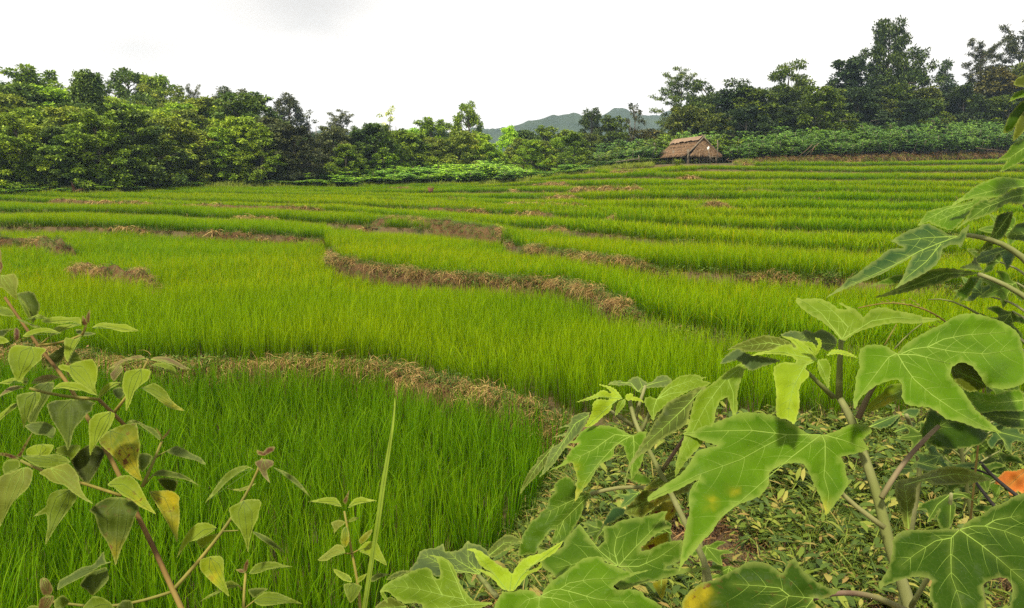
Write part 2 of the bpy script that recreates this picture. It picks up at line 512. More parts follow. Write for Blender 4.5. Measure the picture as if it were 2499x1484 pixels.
def blades(n, radius, hmin, hmax, width, lean, seg, seed, mat, tipw=0.12, name='blade', bend=1.0, droopy=0.0):
    """a tuft of n curved grass blades; attribute h runs from root to tip"""
    r = np.random.default_rng(seed)
    V, F, H = [], [], []
    for i in range(n):
        ang = r.uniform(0, 2 * math.pi); rad = radius * math.sqrt(r.uniform())
        base = np.array([rad * math.cos(ang), rad * math.sin(ang), 0])
        d = ang + r.normal(0, 0.9)
        L = r.uniform(hmin, hmax); ln = abs(r.normal(0, lean)) + 0.02
        wdt = width * r.uniform(0.7, 1.2)
        out = np.array([math.cos(d), math.sin(d), 0]); side = np.array([-math.sin(d), math.cos(d), 0])
        tw = r.uniform(-0.9, 0.9)
        side = side * math.cos(tw) + out * math.sin(tw)
        n0 = len(V)
        for s in range(seg + 1):
            t = s / seg
            th_ = ln * (0.25 + bend * t * t * 1.4) + droopy * t * t
            p = base + out * (L * t * math.sin(th_)) + np.array([0, 0, L * t * math.cos(th_)])
            ww = wdt * (0.75 + 0.5 * t - 1.25 * max(0, t - .35) ** 1.3 * 1.35)
            ww = max(ww, wdt * tipw * 0.5)
            if s == seg: V.append(p); H.append(1.0)
            else:
                V.append(p - side * ww / 2); V.append(p + side * ww / 2); H += [t, t]
        for s in range(seg):
            a = n0 + 2 * s
            if s == seg - 1: F.append((a, a + 1, a + 2))
            else: F.append((a, a + 1, a + 3, a + 2))
    me = mesh_from(name, np.array(V), F, (mat,), attrs={'h': np.array(H)})
    return me

# near clumps are fine, farther ones broader and fewer bladed
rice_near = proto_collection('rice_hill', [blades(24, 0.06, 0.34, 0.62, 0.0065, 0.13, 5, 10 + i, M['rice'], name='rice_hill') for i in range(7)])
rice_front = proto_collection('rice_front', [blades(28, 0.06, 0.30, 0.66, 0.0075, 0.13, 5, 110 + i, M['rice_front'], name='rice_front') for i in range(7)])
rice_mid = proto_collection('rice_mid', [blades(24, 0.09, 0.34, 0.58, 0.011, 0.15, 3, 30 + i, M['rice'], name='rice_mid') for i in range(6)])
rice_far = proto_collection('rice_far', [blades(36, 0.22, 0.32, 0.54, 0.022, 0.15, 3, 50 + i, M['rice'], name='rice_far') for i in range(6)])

A_LIM = 0.80
def wedge_points(y0, y1, spacing, jitter, r):
    nx = int(2 * A_LIM * y1 / spacing); ny = int((y1 - y0) / spacing)
    gx, gy = np.meshgrid((np.arange(nx) - nx / 2) * spacing, y0 + np.arange(ny) * spacing)
    gx = gx + r.uniform(-jitter, jitter, gx.shape) * spacing; gy = gy + r.uniform(-jitter, jitter, gy.shape) * spacing
    m = np.abs(gx) < A_LIM * gy + 1.0
    return gx[m], gy[m]

DIKE_PATHS = {}      # filled below, used to keep rice off the earth
def gap_mask(X, Y):
    """True where rice may stand"""
    S, x, y, k, front, back, yf = terrace(X, Y)
    ok = y > yf
    _, Yfr = slope_pt(x, front); _, Ybk = slope_pt(x, back)
    nz = value_noise(x / 60.0 + k * 3.7, k * 9.1 + 0 * x, 1.0, 1)
    gf = np.where(k > 0, 0.03 + 0.12 * nz, 0); gb = 0.01 + 0.05 * nz
    ok &= (Y - Yfr > gf) | (k == 0)
    ok &= (Ybk - Y > gb)
    bd = bank_dist(X, Y)
    ok &= ~((k == 0) & (bd > -0.05))
    ok &= ~((k == 0) & (Y < 1.6))
    return ok, k

def dikes_clear(X, Y):
    ok = np.ones(len(X), bool)
    for P, wd in DIKE_PATHS.values():
        x0, y0 = P.min(0)[:2] - 1; x1, y1 = P.max(0)[:2] + 1
        c = np.where((X > x0) & (X < x1) & (Y > y0) & (Y < y1))[0]
        if not len(c): continue
        dmin = np.full(len(c), 1e9)
        for p in P: dmin = np.minimum(dmin, (X[c] - p[0]) ** 2 + (Y[c] - p[1]) ** 2)
        ok[c[dmin < (wd * 0.5) ** 2]] = False
    return ok

# ------------------------------------------------------------------ dikes
def resample(P, step):
    P = np.asarray(P, float)
    d = np.r_[0, np.cumsum(np.linalg.norm(np.diff(P, axis=0), axis=1))]
    n = max(int(d[-1] / step), 3)
    s = np.linspace(0, d[-1], n)
    return np.stack([np.interp(s, d, P[:, i]) for i in range(P.shape[1])], 1)

def straw_tuft(n, L, w, seed, mat, flat=0.5, name='straw'):
    r = np.random.default_rng(seed); V, F = [], []
    for i in range(n):
        a = r.uniform(0, 2 * math.pi); rad = 0.12 * math.sqrt(r.uniform())
        p = np.array([rad * math.cos(a), rad * math.sin(a), r.uniform(0, 0.05)])
        d = r.uniform(0, 2 * math.pi); el = r.normal(0.15, flat)
        l = L * r.uniform(0.4, 1.1)
        side = np.array([-math.sin(d), math.cos(d), r.uniform(-.5, .5)]); n0 = len(V)
        for s in range(4):
            t = s / 3
            e = el - 1.1 * t
            q = p + np.array([math.cos(d), math.sin(d), 0]) * l * t * 0.9 + np.array([0, 0, l * t * math.sin(e) * 0.7])
            ww = w * (1 - 0.6 * t)
            V += [q - side * ww / 2, q + side * ww / 2]
        for s in range(3): F.append((n0 + 2 * s, n0 + 2 * s + 1, n0 + 2 * s + 3, n0 + 2 * s + 2))
    return mesh_from(name, np.array(V), F, (mat,))

def weed_tuft(n, L, seed, mat, name='weed'):
    """small leafy creeping weeds: short stems with little leaves"""
    r = np.random.default_rng(seed); V, F = [], []
    for i in range(n):
        a = r.uniform(0, 2 * math.pi); rad = 0.12 * math.sqrt(r.uniform())
        p = np.array([rad * math.cos(a), rad * math.sin(a), r.uniform(0.0, L)])
        d = r.uniform(0, 2 * math.pi); l = r.uniform(0.015, 0.045); w = l * r.uniform(0.25, 0.6)
        f = np.array([math.cos(d), math.sin(d), r.uniform(-.5, .6)]); s = np.array([-math.sin(d), math.cos(d), r.uniform(-.4, .4)])
        n0 = len(V)
        V += [p, p + f * l * .5 - s * w / 2, p + f * l, p + f * l * .5 + s * w / 2]
        F.append((n0, n0 + 1, n0 + 2, n0 + 3))
    return mesh_from(name, np.array(V), F, (mat,))

straw_c = proto_collection('straw_tuft', [straw_tuft(44, 0.17, 0.0045, 70 + i, M['straw']) for i in range(5)])
straw_far_c = proto_collection('straw_far', [straw_tuft(22, 0.26, 0.018, 80 + i, M['straw']) for i in range(4)])
weed_c = proto_collection('weed_tuft', [weed_tuft(60, 0.07, 90 + i, M['weed']) for i in range(4)]
                          + [blades(22, 0.07, 0.06, 0.18, 0.006, 0.5, 3, 95 + i, M['weed']) for i in range(3)])
weed_far_c = proto_collection('weed_far', [blades(20, 0.12, 0.08, 0.2, 0.016, 0.5, 2, 105 + i, M['weed']) for i in range(4)])
litter_c = proto_collection('litter_tuft', [straw_tuft(30, 0.12, 0.007, 110 + i, M['litter'], 0.3) for i in range(4)])

def eul(r, n, tilt=0.15):
    return np.stack([r.normal(0, tilt, n), r.normal(0, tilt, n), r.uniform(0, 2 * math.pi, n)], 1)

def make_dike(label, pts, width, height, straw=1.0, weed=1.0, group=None, far=False, seed=0, full=False):
    r = np.random.default_rng(400 + seed)
    pts = np.array(pts, float)
    X, Y = slope_pt(pts[:, 0], pts[:, 1])
    P = resample(np.stack([X, Y], 1), 0.12 if not far else 0.25)
    n = len(P)
    Tn = np.gradient(P, axis=0); Tn /= np.linalg.norm(Tn, axis=1)[:, None] + 1e-9
    Nn = np.stack([-Tn[:, 1], Tn[:, 0]], 1)
    key = 'd%d' % seed
    DIKE_PATHS[key] = (P, width)
    # crest height follows the ground of the upper side
    zc = ground_z(P[:, 0], P[:, 1])
    zu = ground_z(P[:, 0], P[:, 1] + width * .6)
    zl = ground_z(P[:, 0], P[:, 1] - width * .6)
    ztop = np.maximum(zu, zc); ker = np.ones(5) / 5
    ztop = np.convolve(np.pad(ztop, 2, mode='edge'), ker, 'valid')
    o = np.array([zc.min()])
    root_loc = np.array([P[n // 2, 0], P[n // 2, 1], float(zc[n // 2])])
    ns = 9
    V = np.zeros((n, ns, 3)); 
    s_arc = np.arange(n) * 0.12
    endt = np.minimum(1, np.minimum(np.arange(n), n - 1 - np.arange(n)) / 6.0)
    for j in range(ns):
        u = -1 + 2 * j / (ns - 1)
        prof = max(0.0, 1 - abs(u) ** 2.2)
        nz = value_noise(s_arc * 1.0 + j * 0.4, np.full(n, j * 0.7 + seed), 0.35, seed)
        hh = height * (0.65 + 0.7 * nz) * prof * (0.3 + 0.7 * endt)
        off = u * width * 0.5 * (0.8 + 0.5 * value_noise(s_arc, np.full(n, float(seed)), 0.6, 2))
        V[:, j, 0] = P[:, 0] + Nn[:, 0] * off; V[:, j, 1] = P[:, 1] + Nn[:, 1] * off
        gz = ground_z(V[:, j, 0], V[:, j, 1])
        V[:, j, 2] = np.where(prof > 0, np.maximum(gz, ztop * prof + gz * (1 - prof)) + hh, gz - 0.06)
        fade = np.clip(endt * 1.3, 0, 1)
        V[:, j, 2] = V[:, j, 2] * fade + (gz - 0.06) * (1 - fade)
    idx = np.arange(n * ns).reshape(n, ns)
    F = np.stack([idx[:-1, :-1], idx[:-1, 1:], idx[1:, 1:], idx[1:, :-1]], -1).reshape(-1, 4)
    root = bpy.data.objects.new('paddy_dike', None); COL.objects.link(root); root.location = root_loc
    tag(root, label, 'dike', group)
    me = mesh_from('earth_bank', V.reshape(-1, 3) - root_loc, F, (M['dike'],))
    link('earth_bank', me, root)
    # straw laid on the crest, weeds on the flanks
    def spread(cnt, jlo, jhi):
        i = r.integers(0, n, cnt); j = r.integers(jlo, jhi, cnt)
        f = r.uniform(0, 1, cnt)[:, None]
        p = V[i, j] * (1 - f) + V[np.minimum(i + 1, n - 1), np.minimum(j + 1, ns - 1)] * f
        return p, i
    dens = 1.0 if not far else 0.5
    cnt = int(n * 5.0 * straw * dens)
    if cnt:
        p, i = spread(cnt, 2, 7)
        nz = value_noise(s_arc[i], np.zeros(cnt), 0.9, seed + 5)
        keep = nz > (-1 if full else 0.30 if far else 0.46) - 0.25 * (straw - 1)
        p = p[keep]; c = len(p)
        sc = r.uniform(0.7, 1.25, c)[:, None] * np.ones(3)
        so = scatter('straw_cover', straw_far_c if far else straw_c, p - root_loc, eul(r, c, 0.35), sc, r.integers(0, 4, c), root)
        so['kind'] = 'stuff'
    cnt = int(n * 6.0 * weed * dens)
    if cnt:
        p, i = spread(cnt, 0, 8); c = len(p)
        sc = r.uniform(0.6, 1.2, c)[:, None] * np.ones(3)
        wo = scatter('weed_cover', weed_far_c if far else weed_c, p - root_loc, eul(r, c, 0.3), sc, r.integers(0, 4 if far else 7, c), root)
        wo['kind'] = 'stuff'
    return root

make_dike('nearest curved dike topped with loose tan straw, behind the front paddy', [(-60,848),(60,845),(130,862),(300,888),(460,888),(590,890),(700,884),(840,884),(960,896),(1050,925),(1170,948),(1300,990),(1400,1012)], 0.30, 0.10, 0.85, 1.4, seed=1, full=True)
make_dike('long S-shaped dike with straw heaps across the middle of the field', [(845,598),(815,607),(800,618),(815,632),(880,645),(960,658),(1030,668),(1100,672),(1170,675),(1250,685),(1330,687),(1390,692),(1440,710),(1480,727),(1530,745),(1560,757)], 0.30, 0.14, 0.7, 1.4, seed=2, full=True)
make_dike('slim straw-strewn dike curving right from the end of the big bund', [(1250,578),(1237,584),(1250,593),(1281,601),(1354,615),(1427,628),(1500,638),(1610,646)], 0.28, 0.14, 1.0, 1.4, seed=3)
make_dike('broad brown weedy bund in the centre of the terraces', [(915,545),(937,540),(988,540),(1040,546),(1098,553),(1150,560),(1200,566),(1238,570)], 0.85, 0.30, 0.8, 1.8, seed=4)
make_dike('high weedy dike at the left edge of the photo', [(-80,592),(0,592),(60,590),(110,596),(150,602),(180,608)], 0.6, 0.55, 0.9, 1.6, seed=5)
make_dike('short crooked straw dike standing alone in the left rice', [(232,652),(205,657),(190,666),(220,674),(265,682),(310,688),(360,694),(395,704)], 0.42, 0.46, 1.3, 0.9, seed=6)
make_dike('small pale straw patch right of the left-edge dike', [(270,602),(290,604),(310,606)], 0.4, 0.42, 1.6, 0.6, seed=7)
FARD = 'thin straw dikes between the upper terraces'
fd = [
 ('brown straw heap dike below the basket', [(1046,487),(1080,488),(1120,489),(1160,490),(1188,491)], .8, .22, 1.5),
 ('dark brown bank on the terrace below and right of the hut', [(1674,502),(1720,503),(1770,504),(1812,504)], .6, .2, 1.2),
 ('long brown straw dike halfway up the right terraces', [(1381,464),(1430,465),(1500,466),(1560,467),(1609,468)], .55, .18, 1.4),
 ('thin straw line crossing the far left rice', [(90,489),(150,491),(207,493),(314,497),(411,501)], .4, .08, 1.2),
 ('thin straw line in the middle of the left terraces', [(411,501),(510,505),(600,508),(671,509),(760,512),(835,513)], .4, .10, 1.2),
 ('faint straw dike running left from the S-shaped dike', [(228,547),(344,553),(403,557),(510,560),(671,566),(780,576)], .18, -.05, .35),
 ('low dark dike leading left from the broad central bund', [(520,528),(600,531),(671,533),(732,537),(860,542),(905,544)], .35, .08, .8),
 ('small straw heap right of the broad central bund', [(1335,550),(1354,551),(1376,552)], .5, .14, 1.8),
 ('thin dike above the broad central bund', [(1000,505),(1100,509),(1171,513),(1281,519),(1380,525)], .35, .08, 1.1),
 ('straw line one terrace above the central bund on the right', [(1464,530),(1510,529),(1560,528),(1600,533)], .4, .1, 1.2),
 ('straw line below the fork of terraces at centre right', [(1222,495),(1300,499),(1381,502),(1448,505)], .35, .08, 1.2),
 ('straw line on the third terrace under the hut slope', [(1327,480),(1380,481),(1421,482)], .35, .1, 1.3),
 ('tiny pale straw heap where the hill terraces begin', [(1243,462),(1255,462),(1266,463)], .5, .14, 2.0),
 ('straw line near the top left of the hill terraces', [(1300,447),(1340,448),(1381,449),(1395,450)], .35, .1, 1.2),
 ('brown straw line below and left of the hut', [(1480,421),(1530,421),(1577,421)], .4, .16, 1.4),
 ('brown straw line directly below the hut', [(1640,429),(1680,431),(1720,432),(1746,433)], .45, .16, 1.4),
 ('thin dark line on the first terrace under the hut', [(1700,409),(1740,410),(1784,410)], .35, .1, 1.0),
 ('straw line near the top of the far right terraces', [(1920,416),(1990,416),(2080,417),(2200,419),(2330,418)], .4, .12, 1.3),
 ('straw line right of the hut slope with small heaps', [(1740,462),(1800,463),(1846,464),(1960,465)], .35, .1, 1.2),
 ('long straw line across the right terraces', [(2000,491),(2080,492),(2160,493),(2260,494),(2360,495)], .4, .12, 1.2),
 ('short straw line between the right hand terraces', [(2080,469),(2160,469),(2260,470),(2340,471)], .35, .1, 1.2),
 ('pale straw edge low on the right terraces', [(1620,545),(1646,546),(1700,548)], .4, .1, 1.3),
 ('straw scraps on the edge of the right middle terrace', [(1790,598),(1830,600),(1870,602)], .4, .08, 1.3),
 ('straw scraps below the right middle terrace', [(1800,657),(1850,659),(1900,661),(1960,664)], .35, .06, 1.0),
 ('straw line by the far edge of the valley rice', [(890,461),(940,461),(1000,462),(1040,462)], .5, .14, 1.0),
]
def field_dist(pt): return float(slope_pt(pt[0][0], pt[0][1])[1])
for i, (lb, pt, wd, ht, st) in enumerate(fd):
    make_dike(lb, pt, wd * .9, ht + (.10 if pt[0][0] < 900 else .05), st, 0.8, far=field_dist(pt) > 26, seed=20 + i, group='thin dikes between the terraces')

# ------------------------------------------------------------------ rice
def rice_obj(name, label, coll, y0, y1, spacing, seed, ksel, nproto, hs=1.0):
    r = np.random.default_rng(seed)
    X, Y = wedge_points(y0, y1, spacing, 0.42, r)
    ok, k = gap_mask(X, Y)
    ok &= ksel(k); X, Y, k = X[ok], Y[ok], k[ok]
    ok = dikes_clear(X, Y); X, Y = X[ok], Y[ok]
    Z = ground_z(X, Y) - 0.01
    n = len(X)
    hv = 0.82 + 0.36 * value_noise(X, Y, 1.7, 11)
    sz = hs * hv * r.uniform(0.85, 1.15, n); sx = r.uniform(0.85, 1.2, n)
    o = scatter(name, coll, np.stack([X, Y, Z], 1), eul(r, n, 0.05), np.stack([sx, sx, sz], 1), r.integers(0, nproto, n))
    tag(o, label, 'rice', kind='stuff')
    return o
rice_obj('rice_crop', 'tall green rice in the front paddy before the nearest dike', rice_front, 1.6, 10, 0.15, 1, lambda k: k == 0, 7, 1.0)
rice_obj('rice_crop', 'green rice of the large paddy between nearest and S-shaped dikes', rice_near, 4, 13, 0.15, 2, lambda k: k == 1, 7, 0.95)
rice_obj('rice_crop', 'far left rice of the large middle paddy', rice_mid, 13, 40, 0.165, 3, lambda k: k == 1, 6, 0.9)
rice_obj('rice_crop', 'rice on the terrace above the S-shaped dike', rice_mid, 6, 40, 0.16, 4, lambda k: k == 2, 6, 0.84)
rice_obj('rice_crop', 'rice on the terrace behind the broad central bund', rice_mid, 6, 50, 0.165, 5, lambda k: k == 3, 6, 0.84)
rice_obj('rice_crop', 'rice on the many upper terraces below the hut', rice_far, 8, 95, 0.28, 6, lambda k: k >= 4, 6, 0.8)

# grass that overhangs every terrace edge
def edge_grass(name, label, coll, nproto, y0, y1, n, sc, seed):
    r = np.random.default_rng(seed); XS, YS = [], []
    for e in range(1, len(EA)):
        x = r.uniform(-150, 2650, n)
        ys, yf = edge_ys(x)
        y = ys[e]; X, Y = slope_pt(x, y); Y2 = Y + r.normal(-.10, .10, n); X2 = X * Y2 / Y
        ok = (y > yf + 1.5) & (Y > y0) & (Y < y1)
        XS.append(X2[ok]); YS.append(Y2[ok])
    X, Y = np.concatenate(XS), np.concatenate(YS); c = len(X)
    Z = ground_z(X, Y)
    o = scatter(name, coll, np.stack([X, Y, Z], 1), eul(r, c, .25), r.uniform(*sc, c)[:, None] * np.ones(3), r.integers(0, nproto, c))
    tag(o, label, 'grass', kind='stuff')
edge_grass('edge_grass', 'short grass overhanging the nearer terrace edges', weed_c, 7, 5, 26, 1500, (.8, 1.7), 61)
edge_grass('edge_grass', 'short grass overhanging the distant terrace edges', weed_far_c, 4, 26, 80, 900, (1.0, 1.9), 62)
# ------------------------------------------------------------------ trees
def leaf_quads(C, D, L, W, r, up=0.35):
    """diamond leaves at C (n,3) growing roughly along D with length L, width W"""
    n = len(C)
    d = D + r.normal(0, 0.55, (n, 3)); d[:, 2] += r.normal(up - 0.45, 0.35, n)
    d /= np.linalg.norm(d, axis=1)[:, None] + 1e-9
    s = np.cross(d, r.normal(0, 0.4, (n, 3)) + np.array([0, 0, 1.0])); s /= np.linalg.norm(s, axis=1)[:, None] + 1e-9
    L = (L * r.uniform(0.6, 1.25, n))[:, None]; W = (W * r.uniform(0.7, 1.2, n))[:, None]
    dn = np.zeros((n, 3)); dn[:, 2] = -1
    V = np.stack([C, C + d * L * .45 - s * W / 2, C + d * L + dn * L * .12, C + d * L * .45 + s * W / 2], 1).reshape(-1, 3)
    F = np.arange(4 * n).reshape(n, 4)
    return V, F

def puff(c, rad, n, r, flat=0.7, shell=0.55):
    v = r.normal(0, 1, (n, 3)); v /= np.linalg.norm(v, axis=1)[:, None]
    k = r.uniform(shell, 1.0, n) * (0.82 + 0.36 * np.sin(v[:, 0] * 5 + v[:, 1] * 4 + r.uniform(0, 6)) * 0.5)
    p = v * (rad * k)[:, None]; p[:, 2] *= flat
    return np.asarray(c) + p, v

def limb(mb, a, b, r0, r1, r, wob=0.08, n=6, sides=5):
    a, b = np.asarray(a, float), np.asarray(b, float)
    t = np.linspace(0, 1, n)[:, None]
    L = np.linalg.norm(b - a)
    P = a * (1 - t) + b * t
    P[1:-1] += r.normal(0, wob * L * .5, (n - 2, 3))
    P[:, 2] += (np.sin(t[:, 0] * math.pi) * 0.06 * L)
    mb.tube(P, np.linspace(r0, r1, n), sides)
    return P

ORD = ['first', 'second', 'third', 'fourth', 'fifth', 'sixth', 'seventh', 'eighth', 'ninth', 'tenth', 'eleventh', 'twelfth', 'thirteenth', 'fourteenth', 'fifteenth', 'sixteenth', 'seventeenth', 'eighteenth', 'nineteenth', 'twentieth']
ROWN = ['front', 'second', 'third', 'back']
PROTO = {}
def tree_proto(kind, seed):
    """crown and trunk meshes of a tree about 10 m tall"""
    if (kind, seed) in PROTO: return PROTO[(kind, seed)]
    r = np.random.default_rng(900 + seed * 31 + sum(map(ord, kind)))
    CV, CF, n = [], [], 0
    mb = MB()
    def leaves(C, D, L=.30, W=.15, up=.35):
        nonlocal n
        V, F = leaf_quads(C, D, L, W, r, up)
        CV.append(V); CF.append(F + n); n += len(V)
    H = 10.0
    tops = []
    if kind == 'round':            # full rounded crown reaching low
        mb.tube(np.array([[0, 0, -1.0], [0.1, 0, 2], [0.0, .15, 4.5], [.1, 0, 7]]), [.26, .2, .15, .07], 7)
        for i in range(84):
            ph = r.uniform(0, 2 * math.pi); zz = r.uniform(-1, 1); rad = math.sqrt(1 - zz * zz) ** .7
            outer = i >= 30
            sc = r.uniform(.85, 1.08) if outer else r.uniform(.3, .75)
            sc *= 1 + .12 * math.sin(3 * ph + seed) + .1 * math.sin(5 * ph + 4 * zz)
            c = np.array([2.9 * rad * math.cos(ph) * sc, 2.9 * rad * math.sin(ph) * sc, 5.4 + 4.0 * zz * sc])
            pr = r.uniform(.4, .85) if outer else r.uniform(.8, 1.3)
            C, D = puff(c, pr, int(200 * pr ** 1.4) + 45, r, .6 if outer else .8, .3 if outer else .5); leaves(C, D)
            if i % 3 == 0: limb(mb, [0, .05, min(6.5, max(1.5, c[2] - 2))], c, .08, .02, r)
    elif kind == 'bushy':          # ground-hugging uneven thicket tree
        mb.tube(np.array([[0, 0, -1.0], [0.15, 0, 2], [-.1, .15, 4.5], [.1, 0, 7.5]]), [.2, .16, .12, .05], 7)
        for i in range(96):
            ph = r.uniform(0, 2 * math.pi); hz = r.uniform(0.1, 9.3)
            env = 3.0 * (1 - (max(hz - 3.2, 0) / 6.8) ** 1.6) + .25
            env *= 1 + .22 * math.sin(2 * ph + seed) + .18 * math.sin(3 * ph + hz)
            outer = i >= 34
            q = env * (r.uniform(.82, 1.12) if outer else .8 * math.sqrt(r.uniform(.05, 1)))
            pr = r.uniform(.35, .72) if outer else r.uniform(.6, 1.0)
            c = np.array([q * math.cos(ph), q * math.sin(ph), hz + (r.uniform(0, .5) if outer else 0)])
            C, D = puff(c, pr, int(210 * pr ** 1.4) + 40, r, .55 if outer else .8, .3 if outer else .5); leaves(C, D, .33, .18)
            if i % 5 == 0: limb(mb, [0, 0, max(1.0, hz - 1.8)], c, .07, .02, r)
    elif kind == 'layer':          # tall open tree with separate leaf masses
        T = np.array([[0, 0, -1.0], [0.2, 0, 2], [-.1, .2, 5], [.25, .1, 7.6], [.1, 0, 9.4]])
        mb.tube(T, [.22, .17, .13, .08, .03], 7)
        for i in range(34):
            hz = 3.6 + 6.0 * (i / 33) ** .9; ph = i * 2.4 + r.normal(0, .5)
            q = (0.4 + 1.9 * math.sin(math.pi * min(1, (hz - 3.4) / 6.6)) ** .8) * r.uniform(.6, 1.15)
            c = np.array([q * math.cos(ph), q * math.sin(ph), hz + r.normal(0, .2)]); pr = r.uniform(.6, 1.1)
            C, D = puff(c, pr, int(300 * pr) + 40, r, .6, .35); leaves(C, D, .30, .15)
            limb(mb, [np.interp(hz - .9, T[:, 2], T[:, 0]), np.interp(hz - .9, T[:, 2], T[:, 1]), hz - .9], c, .06, .02, r)
    elif kind == 'lollipop':       # bare trunk with one rounded crown
        mb.tube(np.array([[0, 0, -1.0], [0.15, 0, 2], [0, .1, 4], [.15, 0, 6.4], [.1, 0, 8]]), [.17, .14, .12, .09, .04], 7)
        for i in range(34):
            ph = r.uniform(0, 2 * math.pi); zz = r.uniform(-.75, 1); rad = math.sqrt(1 - zz * zz)
            sc = r.uniform(.5, 1)
            c = np.array([2.7 * rad * math.cos(ph) * sc, 2.7 * rad * math.sin(ph) * sc, 7.2 + 2.5 * zz * sc]); pr = r.uniform(.5, .95)
            C, D = puff(c, pr, int(190 * pr ** 1.4) + 40, r, .65, .4); leaves(C, D)
            if i % 2 == 0: limb(mb, [.08, 0, 5.2 + .5 * r.uniform()], c, .06, .015, r)
    elif kind == 'feather':        # flat airy sprays like an acacia
        mb.tube(np.array([[0, 0, -1.0], [0.3, 0, 2.5], [.1, .2, 5], [.5, 0, 7.5], [.3, 0, 9]]), [.2, .15, .11, .07, .03], 7)
        for i in range(24):
            hz = 3.8 + 5.8 * i / 23; ph = i * 2.4 + r.normal(0, .4)
            q = r.uniform(1.5, 3.6) * (1.15 - 0.5 * (hz - 3.8) / 5.8)
            e = np.array([q * math.cos(ph), q * math.sin(ph), hz + .4])
            P = limb(mb, [.2, .05, hz - 1.1], e, .05, .012, r, .06, 7)
            for j in range(2, 7):
                for _ in range(2):
                    c = P[j] + r.normal(0, .22, 3) * np.array([1, 1, .3])
                    C, D = puff(c, r.uniform(.35, .6), 46, r, .22, .2)
                    D = D * np.array([1, 1, .15]); leaves(C, D, .26, .09, .45)
    elif kind == 'sparse':         # thin see-through crown, pale limbs showing
        mb.tube(np.array([[0, 0, -1.0], [-.2, 0, 2.5], [.2, .1, 4.5], [-.3, 0, 6.5], [-.6, 0, 8.4]]), [.2, .16, .12, .08, .04], 7)
        mb.tube(np.array([[.2, .1, 4.5], [.5, .0, 6], [.5, .1, 7.6]]), [.12, .10, .03], 7)
        for i in range(34):
            ph = r.uniform(0, 2 * math.pi); q = r.uniform(.2, 1.9)
            c = np.array([q * math.cos(ph) - .3, q * math.sin(ph), r.uniform(4.2, 9.8)])
            if c[0] > 0.4 and c[2] > 5: c[0] = .55 + r.normal(0, .15)
            C, D = puff(c, r.uniform(.35, .6), 46, r, .6, .2); leaves(C, D, .30, .16)
            if i % 2: limb(mb, [-.3, 0, max(3.5, c[2] - 1.4)], c, .04, .012, r)
    elif kind == 'vine':           # tall stump wrapped in hanging creeper curtains
        mb.tube(np.array([[0, 0, -1.0], [0.1, 0, 3], [0, .1, 6], [-.3, 0, 9.2]]), [.3, .26, .22, .15], 7)
        for i in range(44):
            ph = r.uniform(0, 2 * math.pi); q = r.uniform(.1, 1.25)
            zt = 9.6 - 0.9 * abs(q * math.cos(ph) + .5) ** 1.5 + r.normal(0, .15); ln = r.uniform(1.0, 5.0)
            x0, y0 = q * math.cos(ph) - .1, q * math.sin(ph)
            m = int(120 * ln); t = r.uniform(0, 1, m)
            C = np.stack([x0 + r.normal(0, .16, m), y0 + r.normal(0, .16, m), zt - ln * t], 1)
            D = np.stack([r.normal(0, .6, m) + .5 * math.cos(ph), r.normal(0, .6, m) + .5 * math.sin(ph), np.full(m, -.7)], 1)
            leaves(C, D, .22, .15, .1)
        for i in range(12):
            ph = r.uniform(0, 2 * math.pi); c = np.array([1.0 * math.cos(ph) - .1, 1.0 * math.sin(ph), r.uniform(1, 5)])
            C, D = puff(c, .7, 150, r, 1.2); leaves(C, D)
    elif kind == 'cone':           # dense pointed crown
        mb.tube(np.array([[0, 0, -1.0], [0.1, 0, 4], [0, 0, 9]]), [.18, .12, .03], 7)
        for i in range(44):
            hz = r.uniform(1.5, 9.5); ph = r.uniform(0, 2 * math.pi); q = 2.5 * (1 - (hz / 10.2) ** 1.7) * math.sqrt(r.uniform(.2, 1))
            c = np.array([q * math.cos(ph), q * math.sin(ph), hz]); pr = r.uniform(.45, .85)
            C, D = puff(c, pr, int(170 * pr ** 1.2) + 50, r, .8); leaves(C, D, .26, .13)
            if i % 4 == 0: limb(mb, [0, 0, max(1, hz - .8)], c, .04, .015, r)
    elif kind == 'shrub':          # low broad bush, several stems, about 3 m tall
        for i in range(6):
            ph = i * 1.05; limb(mb, [.1 * math.cos(ph), .1 * math.sin(ph), -.4], [1.1 * math.cos(ph), 1.1 * math.sin(ph), 2.0], .05, .02, r)
        for i in range(26):
            ph = r.uniform(0, 2 * math.pi); q = 1.5 * math.sqrt(r.uniform(0, 1)); hz = r.uniform(.35, 2.7) * (1 - .12 * q * q)
            c = np.array([q * math.cos(ph), q * math.sin(ph), hz]); pr = r.uniform(.35, .6)
            C, D = puff(c, pr, 95, r, .75); leaves(C, D, .24, .13)
    elif kind == 'cassava':        # stems carrying umbrellas of fingered leaves
